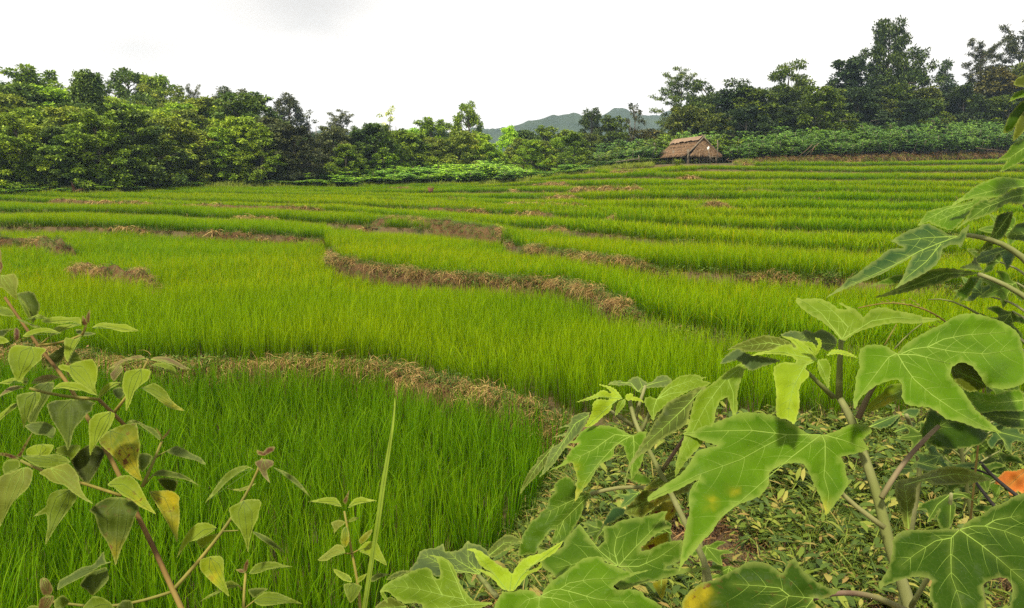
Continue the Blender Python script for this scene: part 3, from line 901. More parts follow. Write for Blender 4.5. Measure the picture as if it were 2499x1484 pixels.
        for i in range(7):
            ph = r.uniform(0, 2 * math.pi); q = r.uniform(.1, .5)
            b = np.array([q * math.cos(ph), q * math.sin(ph), -.4]); e = b * 2.2 + np.array([0, 0, r.uniform(2.3, 3.1)])
            P = limb(mb, b, e, .03, .015, r, .05, 6, 5)
            for j in range(42):
                t = r.uniform(.35, 1) ** .7
                c0 = b * (1 - t) + e * t + np.array([0, 0, .02]); an = r.uniform(0, 2 * math.pi); rl = r.uniform(.2, .5)
                c = c0 + np.array([math.cos(an) * rl, math.sin(an) * rl, r.uniform(.0, .22)])
                fing = np.arange(7) * (2 * math.pi / 8) + an
                D = np.stack([np.cos(fing), np.sin(fing), np.full(7, -.45)], 1)
                d = D / np.linalg.norm(D, axis=1)[:, None]; s = np.stack([-np.sin(fing), np.cos(fing), np.zeros(7)], 1)
                tilt = r.normal(0, .25, 3); tilt[2] = 0
                d = d + np.outer(d @ tilt, np.array([0, 0, -.6]))
                L, W = .24 * r.uniform(.8, 1.2), .075
                V = np.stack([np.repeat(c[None], 7, 0), c + d * L * .55 - s * W / 2, c + d * L, c + d * L * .55 + s * W / 2], 1).reshape(-1, 3)
                CV.append(V); CF.append(np.arange(28).reshape(7, 4) + n); n += 28
    cme = mesh_from('crown', np.concatenate(CV), np.concatenate(CF), (M['tree_leaf'],), smooth_shade=False)
    tme = mesh_from('trunk', np.concatenate(mb.V), mb.F, (M['bark'],))
    PROTO[(kind, seed)] = (cme, tme)
    return cme, tme

PAL = dict(dark=(.036, .060, .010), darkblue=(.030, .055, .018), grey=(.042, .052, .020), mid=(.068, .105, .009), green=(.095, .15, .009),
           olive=(.080, .105, .012), yellow=(.105, .15, .012), bright=(.12, .21, .016), pale=(.22, .25, .035), red=(.13, .085, .025), brown=(.075, .075, .016),
           cass=(.085, .165, .024), cassb=(.12, .21, .022), cassd=(.065, .135, .022))
WREF = dict(round=6.6, bushy=6.6, layer=5.2, lollipop=6.2, feather=7.0, sparse=4.6, vine=2.9, cone=5.2, shrub=3.7, cassava=2.1)
HREF = dict(round=9.9, bushy=10.0, layer=10.0, lollipop=10.0, feather=9.9, sparse=10.1, vine=9.7, cone=10.0, shrub=3.0, cassava=3.2)

def place_tree(x, ytop, wpx, Y, kind, colr, label, seed=0, name=None, cat='tree', group=None, hpx=None):
    X, Yg, z0 = col_point(x, Y)
    _, dy, dz = ray(x, ytop)
    ztop = EYE + dz / dy * Y
    w = wpx / FPX * Y
    r = random.Random(int(x * 7 + ytop * 13))
    if hpx:
        _, dyb, dzb = ray(x, ytop + hpx); z0 = EYE + dzb / dyb * Y
    cme, tme = tree_proto(kind, seed)
    root = bpy.data.objects.new(name or 'forest_tree', None); COL.objects.link(root)
    root.location = (X, Yg, z0 - 0.05)
    s = w / WREF[kind] * (1.3 if kind in ('bushy', 'round') else 1.12); h = max(ztop - z0, .5) / HREF[kind]
    root.scale = (s, s, h); root.rotation_euler = (0, 0, r.uniform(0, 6.28))
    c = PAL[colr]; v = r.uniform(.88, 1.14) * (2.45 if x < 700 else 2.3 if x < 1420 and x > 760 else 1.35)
    for nm, me in (('crown', cme), ('trunk', tme)):
        o = link(nm, me, root); o.color = (c[0] * v, c[1] * v, c[2] * v, 1)
    tag(root, label, cat, group)
    return root

TREES = [
 # left wood, back row
 (15,182,120,76,'round','darkblue','dark blue-green tree at the left edge of the skyline',1),
 (108,157,170,78,'bushy','mid','tallest broad green tree of the left skyline',0),
 (182,195,110,74,'round','olive','olive tree between the tallest left tree and the vine-draped trunk',1),
 (232,171,72,60,'vine','dark','tall trunk draped in dark hanging creeper in the left wood',0),
 (335,170,120,80,'layer','dark','dark layered crown right of the vine-draped trunk',0),
 (395,178,120,80,'bushy','mid','green crown beside the dark layered tree on the left skyline',1),
 (420,200,100,74,'round','olive','yellowish olive tree stepping down the left skyline',0),
 (484,208,52,80,'feather','grey','thin spiky tree on the left skyline',1),
 (500,238,90,72,'bushy','mid','green tree below the thin spiky tree',0),
 (572,216,95,92,'layer','grey','grey airy tree on the left skyline',1),
 (626,232,75,94,'layer','grey','dark grey pointed tree right of the grey airy one',2),
 (665,270,70,92,'round','dark','small dark tree closing the left skyline group',0),
 # left wood, middle row
 (30,240,120,66,'bushy','mid','green tree at the left edge below the skyline',1),
 (78,208,90,70,'round','olive','light olive crown under the tallest left tree',1),
 (128,228,110,66,'round','olive','wide olive crown in the middle of the left wood',0),
 (178,222,110,64,'bushy','dark','dark green crown left of the vine-draped trunk',0),
 (292,232,100,66,'bushy','yellow','yellow-green tree right of the vine-draped trunk',1),
 (345,225,110,70,'round','dark','dark round crown beneath the layered tree',0),
 (392,262,140,62,'bushy','yellow','large bright yellow-green tree in the left wood',0),
 (462,262,110,64,'bushy','olive','olive green tree right of the bright yellow-green one',1),
 (520,250,110,70,'round','mid','rounded green tree under the grey airy tree',1),
 (570,290,120,64,'bushy','green','leafy green tree at the right of the left wood',1),
 (640,300,110,70,'bushy','mid','mid green tree next to the dark central trees',0),
 (60,275,110,60,'bushy','yellow','yellowish bush tree low at far left',0),
 (160,290,130,58,'bushy','green','fresh green tree left of the vine trunk foot',1),
 (255,285,120,60,'bushy','brown','brownish-leaved tree at the foot of the vine-draped trunk',0),
 # left wood, front row
 (5,300,130,54,'bushy','mid','green thicket tree at the left border of the field',1),
 (95,325,150,54,'bushy','yellow','yellow-green thicket above the dark hollow at left',0),
 (185,345,130,53,'bushy','olive','olive thicket in front of the left wood',1),
 (270,325,130,56,'bushy','green','green thicket below the brownish tree',0),
 (350,330,130,57,'bushy','mid','leaning thicket with bare stems at the edge of the left rice',1),
 (440,320,120,58,'bushy','yellow','yellow-green thicket left of the reddish tree',1),
 (528,332,112,60,'round','red','rounded tree with reddish-brown leaves in the left wood',0),
 (605,350,110,60,'bushy','green','green thicket right of the reddish tree',0),
 (225,392,80,50.5,'shrub','bright','pale bright-leaved bush in front of the dark left hollow',0),
 (700,374,78,62,'shrub','bright','round light green bush standing alone before the dark trees',1),
 # dark centre-left trees
 (712,233,78,98,'layer','grey','tall dark layered tree on the centre-left skyline',0),
 (768,268,70,98,'sparse','grey','airy see-through tree right of the dark layered one',0),
 (835,272,105,98,'feather','grey','flat-topped airy tree on the centre-left skyline',0),
 (892,295,62,94,'round','dark','dark round tree ending the centre-left skyline',1),
 (690,300,110,76,'bushy','dark','dark tree mass behind the round light bush',1),
 (755,320,130,76,'round','dark','big dark tree in the centre-left group',1),
 (835,330,120,80,'bushy','dark','dark tree under the flat-topped airy tree',0),
 (880,360,90,82,'bushy','grey','shadowy tree at the gap in the skyline',1),
 (770,385,110,68,'bushy','mid','mid green thicket at the foot of the dark trees',0),
 (850,395,90,70,'bushy','mid','small green thicket below the skyline gap',1),
 (935,375,80,76,'bushy','dark','dark low tree right of the skyline gap',1),
 # centre
 (962,258,66,82,'sparse','pale','tall sparse yellow-leaved tree in the centre skyline',0),
 (1005,312,90,80,'bushy','bright','bright creeper-covered tree below the sparse yellow tree',1),
 (1055,284,110,86,'bushy','green','broad green tree in the centre of the skyline',0),
 (1102,290,90,88,'round','mid','rounded green tree left of the tall centre tree',0),
 (1142,250,64,84,'layer','mid','tall slender green tree at the centre skyline',1),
 (1170,320,80,82,'bushy','mid','green tree at the right foot of the slender centre tree',1),
 (1080,350,110,76,'bushy','olive','olive tree in the middle of the valley edge',1),
 (990,360,90,74,'bushy','green','leafy green tree below the bright creeper tree',0),
 (1145,365,100,76,'bushy','mid','thick green tree behind the valley bushes',0),
 (1240,306,66,80,'bushy','bright','light green leafy tree left of the blue hills',1),
 (1292,315,66,82,'vine','dark','dark creeper-hung tree before the blue hills',1),
 (1330,303,76,84,'bushy','mid','green tree in front of the low blue hill',0),
 (1382,314,80,86,'bushy','mid','second green tree in front of the blue hills',1),
 (1260,365,90,76,'bushy','green','bushy green tree at the foot of the hill terraces',0),
 (1335,355,80,80,'lollipop','mid','tree with a pale bare stem left of the hill thicket',0),
 (1442,264,60,96,'layer','dark','dark slim tree against the low blue hill',2),
 (1540,246,66,100,'sparse','grey','open dark tree against the blue peak',1),
 (1490,278,80,98,'bushy','mid','green tree between the two slim trees on the hill',0),
 (1430,322,90,90,'bushy','olive','olive tree on the slope left of the hut',0),
 (1500,320,100,88,'bushy','mid','dense green tree on the slope behind the hut',1),
 (1570,312,100,88,'bushy','brown','brownish green tree up behind the hut',0),
 (1610,305,70,92,'lollipop','mid','small green tree under the feathery hill tree',1),
 # right hill
 (1645,172,135,104,'feather','mid','feathery leaning tree left of the big round tree',0),
 (1735,180,140,90,'round','dark','big dome-shaped dark tree behind the hut',0),
 (1690,245,100,88,'bushy','dark','dark tree at the left shoulder of the dome tree',0),
 (1812,205,110,98,'bushy','darkblue','dark tree right of the dome tree',1),
 (1912,134,112,92,'lollipop','mid','round-crowned tree on a bare trunk above the right hill',0),
 (1880,225,100,86,'bushy','dark','dark bushy tree beneath the round-crowned tree',0),
 (1975,225,90,90,'bushy','mid','green tree between bare-trunk tree and blue-green tree',1),
 (2050,137,140,90,'bushy','darkblue','wide blue-green tree on the right hill',1),
 (2140,42,95,96,'layer','dark','tallest tree of the right hill with a leaning top',2),
 (2185,95,110,94,'round','dark','heavy dark crown joined to the tallest right tree',1),
 (2160,200,130,88,'bushy','mid','creeper-covered tree at the foot of the tallest tree',0),
 (2282,140,86,98,'cone','darkblue','pointed dark tree on the right skyline',0),
 (2240,210,100,88,'bushy','olive','olive bush tree below the pointed tree',1),
 (2365,98,120,100,'feather','grey','airy flat-branched tree near the right edge of the skyline',1),
 (2455,55,150,100,'feather','grey','highest airy tree at the right edge of the photo',0),
 (2400,165,130,92,'bushy','brown','brownish tree below the airy trees at right',1),
 (2480,140,130,92,'bushy','olive','olive tree at the right edge',0),
 (2330,200,100,88,'bushy','dark','dark bush tree on the right hill',0),
 (2040,235,120,82,'bushy','mid','green bush tree above the cassava patch',1),
 (2440,225,120,86,'bushy','mid','green bush tree above the right end of the cassava',0),
 (2580,80,160,98,'bushy','mid','green tree just past the right edge',1),
]
for (x, yt, wp, Y, kd, cl, lb, sd) in TREES:
    shr = kd == 'shrub'
    place_tree(x, yt, wp, Y, kd, cl, lb, sd, 'bush' if shr else 'forest_tree', 'bush' if shr else 'tree')

# unnamed trees that fill the woods between the ones above
def fill(n, x0, x1, d0, d1, h0, h1, cols, label, group, seed):
    r = random.Random(seed)
    for i in range(n):
        x = x0 + (x1 - x0) * (i + r.uniform(.1, .9)) / n
        Y = field_yf(x) + r.uniform(d0, d1)
        X, Yg, z0 = col_point(x, Y)
        hh = r.uniform(h0, h1)
        v = (z0 + hh - EYE) / Y
        yt = HORIZON - v * FPX          # close enough for a filler
        place_tree(x, yt, hh * .75 * FPX / Y, Y, 'bushy', r.choice(cols), label + ', %s from the left' % ORD[i], r.randrange(3), 'forest_tree', 'tree', group)
fill(20, -80, 660, 1.5, 5, 3.2, 5.5, ['mid', 'green', 'olive', 'dark', 'yellow'], 'small leafy tree fronting the left wood', 'small trees fronting the left wood', 1)
fill(20, -80, 720, 6, 16, 5.0, 8.0, ['mid', 'olive', 'yellow', 'green', 'dark'], 'leafy tree massed inside the left wood', 'trees massed in the left wood', 2)
fill(13, 620, 1000, 3, 12, 3.0, 5.6, ['dark', 'mid', 'dark', 'grey'], 'dark leafy tree under the centre-left skyline', 'dark trees under the centre-left skyline', 3)
fill(16, 940, 1420, 5, 16, 3.0, 5.4, ['mid', 'green', 'olive', 'bright'], 'leafy tree massed behind the valley cassava', 'trees behind the valley cassava', 4)
fill(20, 1640, 2600, 12, 22, 5.0, 7.5, ['dark', 'mid', 'darkblue', 'dark', 'olive'], 'dark leafy tree behind the right cassava patch', 'trees behind the right cassava patch', 5)

fill(18, 1640, 2600, 20, 30, 7.0, 9.0, ['dark', 'dark', 'mid', 'darkblue'], 'tall dark tree at the back of the right wood', 'trees at the back of the right wood', 6)

# cassava and bushes along the field: many alike plants
def belt(x0, x1, step, rows, ytop, colr, label, group, kind='cassava', seed=0, wid=2.2, cat='shrub', name='cassava_shrub'):
    r = random.Random(seed)
    for k, (dY, dy) in enumerate(rows):
        x = x0 + r.uniform(0, step); cnt_ = 0
        while x < x1:
            Yb = field_yf(x) + dY + r.uniform(-.5, .5)
            if 1585 < x < 1800 and dY < 8: x += step * .8; continue
            yt = float(np.interp(x, [p[0] for p in ytop], [p[1] for p in ytop])) + dy + r.uniform(-13, 9)
            o = place_tree(x, yt, wid * r.uniform(.85, 1.25) * FPX / Yb, Yb, kind, r.choice(colr), label + (', %s row, %s from the left' % (ROWN[k] if k < len(rows) - 1 or len(rows) == 1 else 'back', ORD[cnt_]) if len(rows) > 1 else ', %s from the left' % ORD[cnt_]), r.randrange(3), name, cat, group)
            cnt_ += 1
            x += step * r.uniform(.8, 1.2)
belt(1770, 2560, 46, [(3.0, 52), (5.0, 30), (7.5, 14), (10.5, 0)], [(1770,300),(1900,285),(2050,280),(2200,262),(2350,258),(2560,262)], ['cass', 'cass', 'cassd'],
     'cassava shrub of the tall right patch', 'cassava patch above the right terraces', seed=1)
belt(1430, 1780, 44, [(3.0, 56), (6.0, 30), (9.0, 10), (13.0, -6)], [(1430,345),(1520,325),(1600,310),(1700,290),(1780,285)], ['cass', 'cassd', 'green'],
     'cassava shrub on the slope behind the hut', 'cassava around the hut', seed=2)
belt(1310, 1450, 34, [(1.5, 20), (3.5, 6)], [(1310,410),(1380,392),(1450,388)], ['cassb', 'cass'],
     'low pale cassava at the hill shoulder', 'low pale cassava', seed=3, wid=1.8)
belt(760, 1300, 40, [(1.5, 26), (4.0, 8), (6.5, -8)], [(760,410),(850,400),(960,388),(1050,380),(1150,382),(1230,378),(1300,388)], ['cassb', 'cassb', 'cass', 'bright'],
     'bright cassava bush edging the valley rice', 'cassava at the valley edge', seed=4, wid=2.4)
belt(365, 500, 24, [(1.0, 6)], [(365,441),(430,440),(500,443)], ['cassb'], 'low bright cassava plant edging the left rice', 'low cassava by the left rice', seed=5, wid=1.3)
belt(-60, 130, 22, [(1.0, 10), (2.5, 0)], [(-60,445),(0,448),(60,452),(130,458)], ['cassb', 'bright'], 'low pale plant in the far left field corner', 'low plants in the left corner', seed=6, wid=1.4)
belt(150, 330, 40, [(1.0, 4)], [(150,452),(330,455)], ['cassb', 'cass'], 'small green plant before the dark left hollow', 'small plants before the left hollow', seed=7, wid=1.2)
belt(640, 780, 34, [(1.6, 6)], [(640,440),(700,444),(780,432)], ['cassb', 'cass'], 'small cassava plant below the round light bush', 'small cassava left of centre', seed=8, wid=1.5)

# ------------------------------------------------------------------ distant hills
def m_hill():
    m, nt, n, l = mat_new('hill_forest')
    a = noise(nt, 0.05, 6, 0.7, 'World')
    plain_out(nt, ramp(nt, a, [(0.3, (0.012, 0.026, 0.012)), (0.7, (0.035, 0.055, 0.022))]), 1.0, bump(nt, a, 1.0, 4.0))
    return m
M['hill'] = m_hill()
def hill(name, label, Y, prof, seed):
    r = np.random.default_rng(seed)
    px = np.array([p[0] for p in prof], float); py = np.array([p[1] for p in prof], float)
    xs = np.linspace(px[0], px[-1], 420); ys = np.interp(xs, px, py)
    rows = 26; V = np.zeros((rows, len(xs), 3))
    for j in range(rows):
        t = j / (rows - 1)                       # 0 foot in front, 1 back side; crest at .5
        h = math.sin(math.pi * t) ** .8
        dep = Y * (0.85 + 0.3 * t)
        _, dy, dz = ray(xs, ys); zt = EYE + dz / dy * Y
        X = (xs - IW / 2) / FPX * CP * dep
        Z = np.maximum(zt, 3) * h + 1
        nz = value_noise(X, np.full_like(X, dep), 4.0, seed) * 3 + value_noise(X, np.full_like(X, dep), 15.0, seed) * 4 + value_noise(X, np.full_like(X, dep), 55.0, seed) * 7
        Z = Z + (nz - 7) * min(1, h * 1.5)
        V[j] = np.stack([X, np.full_like(X, dep), Z], 1)
    idx = np.arange(rows * len(xs)).reshape(rows, -1)
    F = np.stack([idx[:-1, :-1], idx[:-1, 1:], idx[1:, 1:], idx[1:, :-1]], -1).reshape(-1, 4)
    o = link(name, mesh_from(name, V.reshape(-1, 3), F, (M['hill'],)))
    tag(o, label, kind='structure')
hill('hill', 'low forested blue hill behind the valley', 600, [(300,345),(900,335),(1100,330),(1200,318),(1270,300),(1340,291),(1420,298),(1500,305),(1600,330),(1900,345)], 3)
hill('hill', 'blue forested peak left of the round tree', 690, [(1250,345),(1400,312),(1460,290),(1495,268),(1530,276),(1580,288),(1605,284),(1640,274),(1700,262),(1780,270),(1900,300),(2300,330),(2800,345)], 5)
# ------------------------------------------------------------------ thatched hut
def m_thatch(name, c0, c1, c2):
    m, nt, n, l = mat_new(name)
    a = noise(nt, 22, 4, 0.65, 'Object', scl=(1, 1, 0.18)); b = noise(nt, 2.2, 3, 0.6, 'Object')
    col = ramp(nt, a, [(0.28, c0), (0.5, c1), (0.72, c2)])
    col = mixc(nt, 0.6, col, ramp(nt, b, [(0.3, (.6, .55, .5)), (0.7, (1.25, 1.2, 1.15))]), 'MULTIPLY')
    plain_out(nt, col, 0.95, bump(nt, a, 0.8, 0.05))
    return m
M['thatch'] = m_thatch('old_thatch', (.06, .036, .02), (.145, .09, .05), (.25, .165, .095))
M['thatch_strand'] = m_straw('thatch_strand', [(0, (.07, .04, .022)), (.5, (.16, .10, .052)), (1, (.28, .19, .11))], .1)
M['ridge'] = m_thatch('ridge_thatch', (.12, .075, .05), (.22, .155, .105), (.34, .25, .18))
def m_plain(name, c, rough=.7):
    m, nt, n, l = mat_new(name)
    a = noise(nt, 9, 3, .6, 'Object')
    plain_out(nt, mixc(nt, 1.0, c, ramp(nt, a, [(.3, (.75, .75, .75)), (.7, (1.15, 1.15, 1.15))]), 'MULTIPLY'), rough)
    return m
M['plank'] = m_plain('dark_plank', (.10, .07, .045))
M['plastic'] = m_plain('white_plastic', (.78, .78, .76), .5)

YH = field_yf(1690) + 1.6
hx, hy, hz = col_point(1672, YH)
TH_ = R_(21)
hut = bpy.data.objects.new('thatched_hut', None); COL.objects.link(hut)
hz += .12
hut.location = (hx, hy, hz); hut.rotation_euler = (0, 0, TH_)
tag(hut, 'open thatched field hut on posts at the top of the terraces', 'hut')
# local frame: gable front faces -y, ridge runs along +y from (W/2, 0)
pxm = YH / FPX
_, _dy, _dz = ray(1716, 336); ZR = EYE + _dz / _dy * YH - hz
_, _dy, _dz = ray(1700, 375); ZE = EYE + _dz / _dy * YH - hz
W, Ln = 2.75, 3.9
OH = 0.25
def roof_side(name, sgn):
    """thatch slab from ridge to eave with a ragged lower edge, laid in courses"""
    r = np.random.default_rng(5 + sgn)
    nu, nv = 60, 28
    V = []; base = []
    for lay in (0, 1):
        for i in range(nu + 1):
            y = -0.12 + (Ln + .24) * i / nu
            rag = 0.10 * r.uniform(-1, 1)
            for j in range(nv + 1):
                t = j / nv
                x = W / 2 + sgn * t * (W / 2 + OH + rag * (j == nv))
                z = ZR + (ZE - ZR) * t * (1 + OH / (W / 2) * .6) - 0.10 * math.sin(math.pi * t)
                course = (t * 5) % 1.0
                up = (0.06 + 0.035 * course + 0.015 * r.normal()) if lay == 0 else -0.06
                V.append((x, y, z + up - (.06 * abs(rag) if j == nv else 0)))
    V = np.array(V); m = (nu + 1) * (nv + 1)
    idx = np.arange(m).reshape(nu + 1, nv + 1)
    F = [tuple(q) for q in np.stack([idx[:-1, :-1], idx[1:, :-1], idx[1:, 1:], idx[:-1, 1:]], -1).reshape(-1, 4)]
    F += [tuple(q) for q in (np.stack([idx[:-1, :-1], idx[:-1, 1:], idx[1:, 1:], idx[1:, :-1]], -1).reshape(-1, 4) + m)]
    ring = list(idx[0, :]) + list(idx[1:, -1]) + list(idx[-1, -2::-1]) + list(idx[-2:0:-1, 0])
    for a, b in zip(ring, ring[1:] + ring[:1]): F.append((a, b, b + m, a + m))
    return link(name, mesh_from(name, V, F, (M['thatch'],), smooth_shade=False), hut)
def strands(name, P, D, L, w, parent, seed):
    r = np.random.default_rng(seed); n = len(P)
    L = (L * r.uniform(.5, 1.2, n))[:, None]
    s = np.cross(D, r.normal(0, 1, (n, 3))); s /= np.linalg.norm(s, axis=1)[:, None] + 1e-9
    V = np.stack([P - s * w / 2, P + s * w / 2, P + D * L + s * w / 4, P + D * L - s * w / 4], 1).reshape(-1, 3)
    o = link(name, mesh_from(name, V, np.arange(4 * n).reshape(n, 4), (M['thatch_strand'],), smooth_shade=False), parent)
    o['kind'] = 'stuff'
r5 = np.random.default_rng(55)
for sgn in (-1, 1):
    o = roof_side('thatch_roof', sgn)
    n = 1800
    t = r5.integers(1, 6, n) / 5 - r5.uniform(0, .05, n); y = r5.uniform(-.1, Ln + .1, n)
    P = np.stack([W / 2 + sgn * t * (W / 2 + OH), y, ZR + (ZE - ZR) * t * (1 + OH / (W / 2) * .6) - .10 * np.sin(math.pi * t) + .085], 1)
    D = np.stack([np.full(n, sgn * 1.0), r5.normal(0, .25, n), np.full(n, (ZE - ZR) / (W / 2)) + r5.normal(0, .12, n)], 1); D /= np.linalg.norm(D, axis=1)[:, None]
    strands('thatch_fringe', P, D, .26, .035, o, 60 + sgn)
# gable skirt on the front, hanging out towards the field
nu, nv = 50, 24
V = []; F = []
for i in range(nu + 1):
    for j in range(nv + 1):
        t = j / nv; u = -1 + 2 * i / nu
        hw = (W / 2 + .12) * t
        z = ZR - .1 + (ZE - ZR - .02) * t + (0.05 * r5.uniform(-1, 1) if j == nv else 0)
        V.append((W / 2 + u * hw, -.10 - .55 * t - .02 * ((t * 4) % 1) + .012 * r5.normal(), z))
idx = np.arange(len(V)).reshape(nu + 1, nv + 1)
F = np.stack([idx[:-1, :-1], idx[:-1, 1:], idx[1:, 1:], idx[1:, :-1]], -1).reshape(-1, 4)
g = link('gable_thatch', mesh_from('gable_thatch', np.array(V), F, (M['thatch'],), smooth_shade=False), hut)
n = 1600
t = np.sqrt(r5.uniform(.02, 1, n)); u = r5.uniform(-1, 1, n)
P = np.stack([W / 2 + u * (W / 2 + .1) * t, -.12 - .55 * t, ZR - .08 + (ZE - ZR) * t], 1)
D = np.stack([u * .5 + r5.normal(0, .15, n), np.full(n, -.3), np.full(n, -1.0)], 1); D /= np.linalg.norm(D, axis=1)[:, None]
strands('thatch_fringe', P, D, .22, .03, g, 66)
# ridge cap and the poles along the gable edges
mb = MB(); ny = 24
for sgn in (-1, 1):
    V = []; F = []
    for i in range(ny + 1):
        y = -.16 + (Ln + .3) * i / ny
        for q, (dx, dz_) in enumerate(((0, .15), (.22, -.02 + .02 * r5.normal()), (.42, -.2 + .03 * r5.normal()))):
            V.append((W / 2 + sgn * dx, y, ZR + dz_ + .03))
    idx = np.arange(len(V)).reshape(ny + 1, 3)
    mb.add(V, [tuple(q) for q in np.stack([idx[:-1, :-1], idx[1:, :-1], idx[1:, 1:], idx[:-1, 1:]], -1).reshape(-1, 4)])
mb.build('ridge_cap', (M['ridge'],), hut)
for sgn in (-1, 1):
    mb = MB()
    mb.tube([(W / 2 - sgn * .16, -.2, ZR + .22), (W / 2 + sgn * (W / 2) * .5, -.26, (ZR + ZE) / 2 + .06), (W / 2 + sgn * (W / 2 + .2), -.34, ZE - .08)], [.05, .055, .05], 6)
    mb.build('edge_pole', (M['pole'],), hut)
# posts, floor beams and raised floor
for (px_, py_, rad) in ((.05, -.1, .10), (W * .42, -.05, .06), (W * .68, -.05, .055), (W - .05, -.05, .06), (.05, Ln * .5, .09), (W - .05, Ln * .5, .08), (.05, Ln - .1, .09), (W - .05, Ln - .1, .08), (W * .5, Ln - .1, .08)):
    mb = MB(); mb.tube([(px_, py_, -.6), (px_ + .02, py_, .4), (px_ - .01, py_, ZE + .35)], [rad * 1.1, rad, rad * .9], 7)
    mb.build('post', (M['pole'],), hut)
ZF = 0.52
for k in range(9):
    mb = MB(); mb.box((W / 2, .35 + k * (Ln - .5) / 8.6, ZF + r5.uniform(-.008, .008)), (W - .3, (Ln - .5) / 8.6 - .03, .05)); mb.build('floor_plank', (M['plank'],), hut)
for y in (.3, Ln - .3):
    mb = MB(); mb.tube([(-.35, y, ZF - .09), (W + .5, y, ZF - .07)], .06, 6); mb.build('floor_beam', (M['pole'],), hut)
mb = MB(); mb.box((W / 2, Ln - .25, ZF + .35), (W - .2, .05, .5)); mb.build('back_wall', (M['plank'],), hut)
mb = MB(); mb.box((W - .12, Ln / 2, ZF + .3), (.05, Ln - .6, .45)); mb.build('side_wall', (M['plank'],), hut)

# things by the hut
def hutpt(x, y): return at(x, y, (YH - 1.6) / CP * 1.0)
def pole_thing(name, label, cat, pts, rad, mat='pole', Y=None, child=None):
    """a pole traced at distance Y"""
    Y = Y or YH - 1.2
    P = []
    for (x, y) in pts:
        _, dy, dz = ray(x, y); P.append(((x - IW / 2) / FPX * CP * Y, Y, EYE + dz / dy * Y))
    P = np.array(P); base = P[0].copy()
    mb = MB(); mb.tube(P - base, rad, 6)
    o = mb.build(name, (M[mat],)); o.location = base
    tag(o, label, cat)
    return o, base
pole_thing('pole', 'tall thin upright pole at the right corner of the hut', 'pole', [(1746,396),(1746,370),(1745,342)], .028)
pole_thing('rail', 'horizontal bamboo rail tied beside the hut', 'rail', [(1726,383.5),(1746,383)], .03)
pole_thing('leaning_pole', 'short leaning pole under the rail beside the hut', 'pole', [(1736,395),(1728,384),(1724,378)], .03)
o, b = pole_thing('scarecrow_pole', 'pole with a white plastic bag tied on top by the hut', 'pole', [(1729,395),(1727,380),(1723.5,366)], .03)
bag = MB()
for k in range(2):
    n_ = 9; V = []; F = []
    for i in range(n_):
        a = math.pi * i / (n_ - 1)
        for j in range(10):
            c = 2 * math.pi * j / 10
            rad = .075 * math.sin(a) ** .8 * (1 + .25 * math.sin(3 * c + i + k))
            V.append((rad * math.cos(c) + .03 * k, rad * .6 * math.sin(c), .09 * math.cos(a) + .98 + .08 * k))
    F = [(i * 10 + j, i * 10 + (j + 1) % 10, (i + 1) * 10 + (j + 1) % 10, (i + 1) * 10 + j) for i in range(n_ - 1) for j in range(10)]
    bag.add(np.array(V) + np.array([-.19, 0, 0]), F)
bo = bag.build('plastic_bag', (M['plastic'],), o)
# grass tuft by the hut and fence bits
M['tuftgreen'] = m_straw('lemon_grass', [(0, (.10, .16, .012)), (.6, (.20, .27, .02)), (1, (.32, .36, .05))], .4)
tx, ty, tz = col_point(1650, YH - 1.3)
o = link('grass_tuft', blades(120, .16, .3, .72, .03, .35, 4, 7, M['tuftgreen'], name='grass_tuft', droopy=.5)); o.location = (tx, ty, tz)
tag(o, 'yellow-green tuft of long grass at the left corner of the hut', 'grass tuft')
for (lb, pts) in (('crooked fence stick left of the hut among low bushes', [(1558,398),(1557,388),(1555,379)]),
                  ('low rail of the broken fence left of the hut', [(1500,396),(1530,391),(1557,388)])):
    pole_thing('fence_stick', lb, 'stick', pts, .035, Y=YH - 1.0)
M['rotwood'] = m_bark('rotting_wood', (.06, .04, .025), (.16, .11, .07), 12)
for i, (lb, pts) in enumerate((('pale dead branch leaning on the cassava, lower end left', [(1942,383),(1962,366),(1975,352)]),
                  ('second dead branch leaning beside the pale one', [(1956,383),(1972,366),(1990,350)]),
                  ('third thin dead branch of the leaning pile', [(1966,382),(1975,370),(1980,356)]),
                  ('bare pink-brown branch lying at the right end of the brush', [(2370,361),(2400,365),(2440,368)]),
                  ('grey log lying on the path right of the hut', [(1772,393),(1800,391),(1822,390)]),
                  ('short piece of wood lying near the hut corner', [(1768,391),(1774,387)]))):
    pole_thing('dead_branch', lb, 'branch', pts, .025, 'rotwood', Y=field_yf(pts[0][0]) + 1.2)
# forked stump at the left field edge
sx, sy, sz_ = col_point(192, field_yf(192) + .4)
mb = MB(); mb.tube([(-.3, 0, -.3), (-.25, 0, .3), (-.35, 0, .75)], [.14, .12, .06], 7); mb.tube([(-.2, 0, .1), (.1, 0, .2), (.4, .05, .3), (.5, 0, .7)], [.11, .11, .1, .05], 7)
M['stumpbark'] = m_bark('stump_bark', (.05, .025, .015), (.13, .065, .04)); o = mb.build('stump', (M['stumpbark'],)); o.location = (sx, sy, sz_); tag(o, 'forked reddish stump in front of the dark left hollow', 'stump')
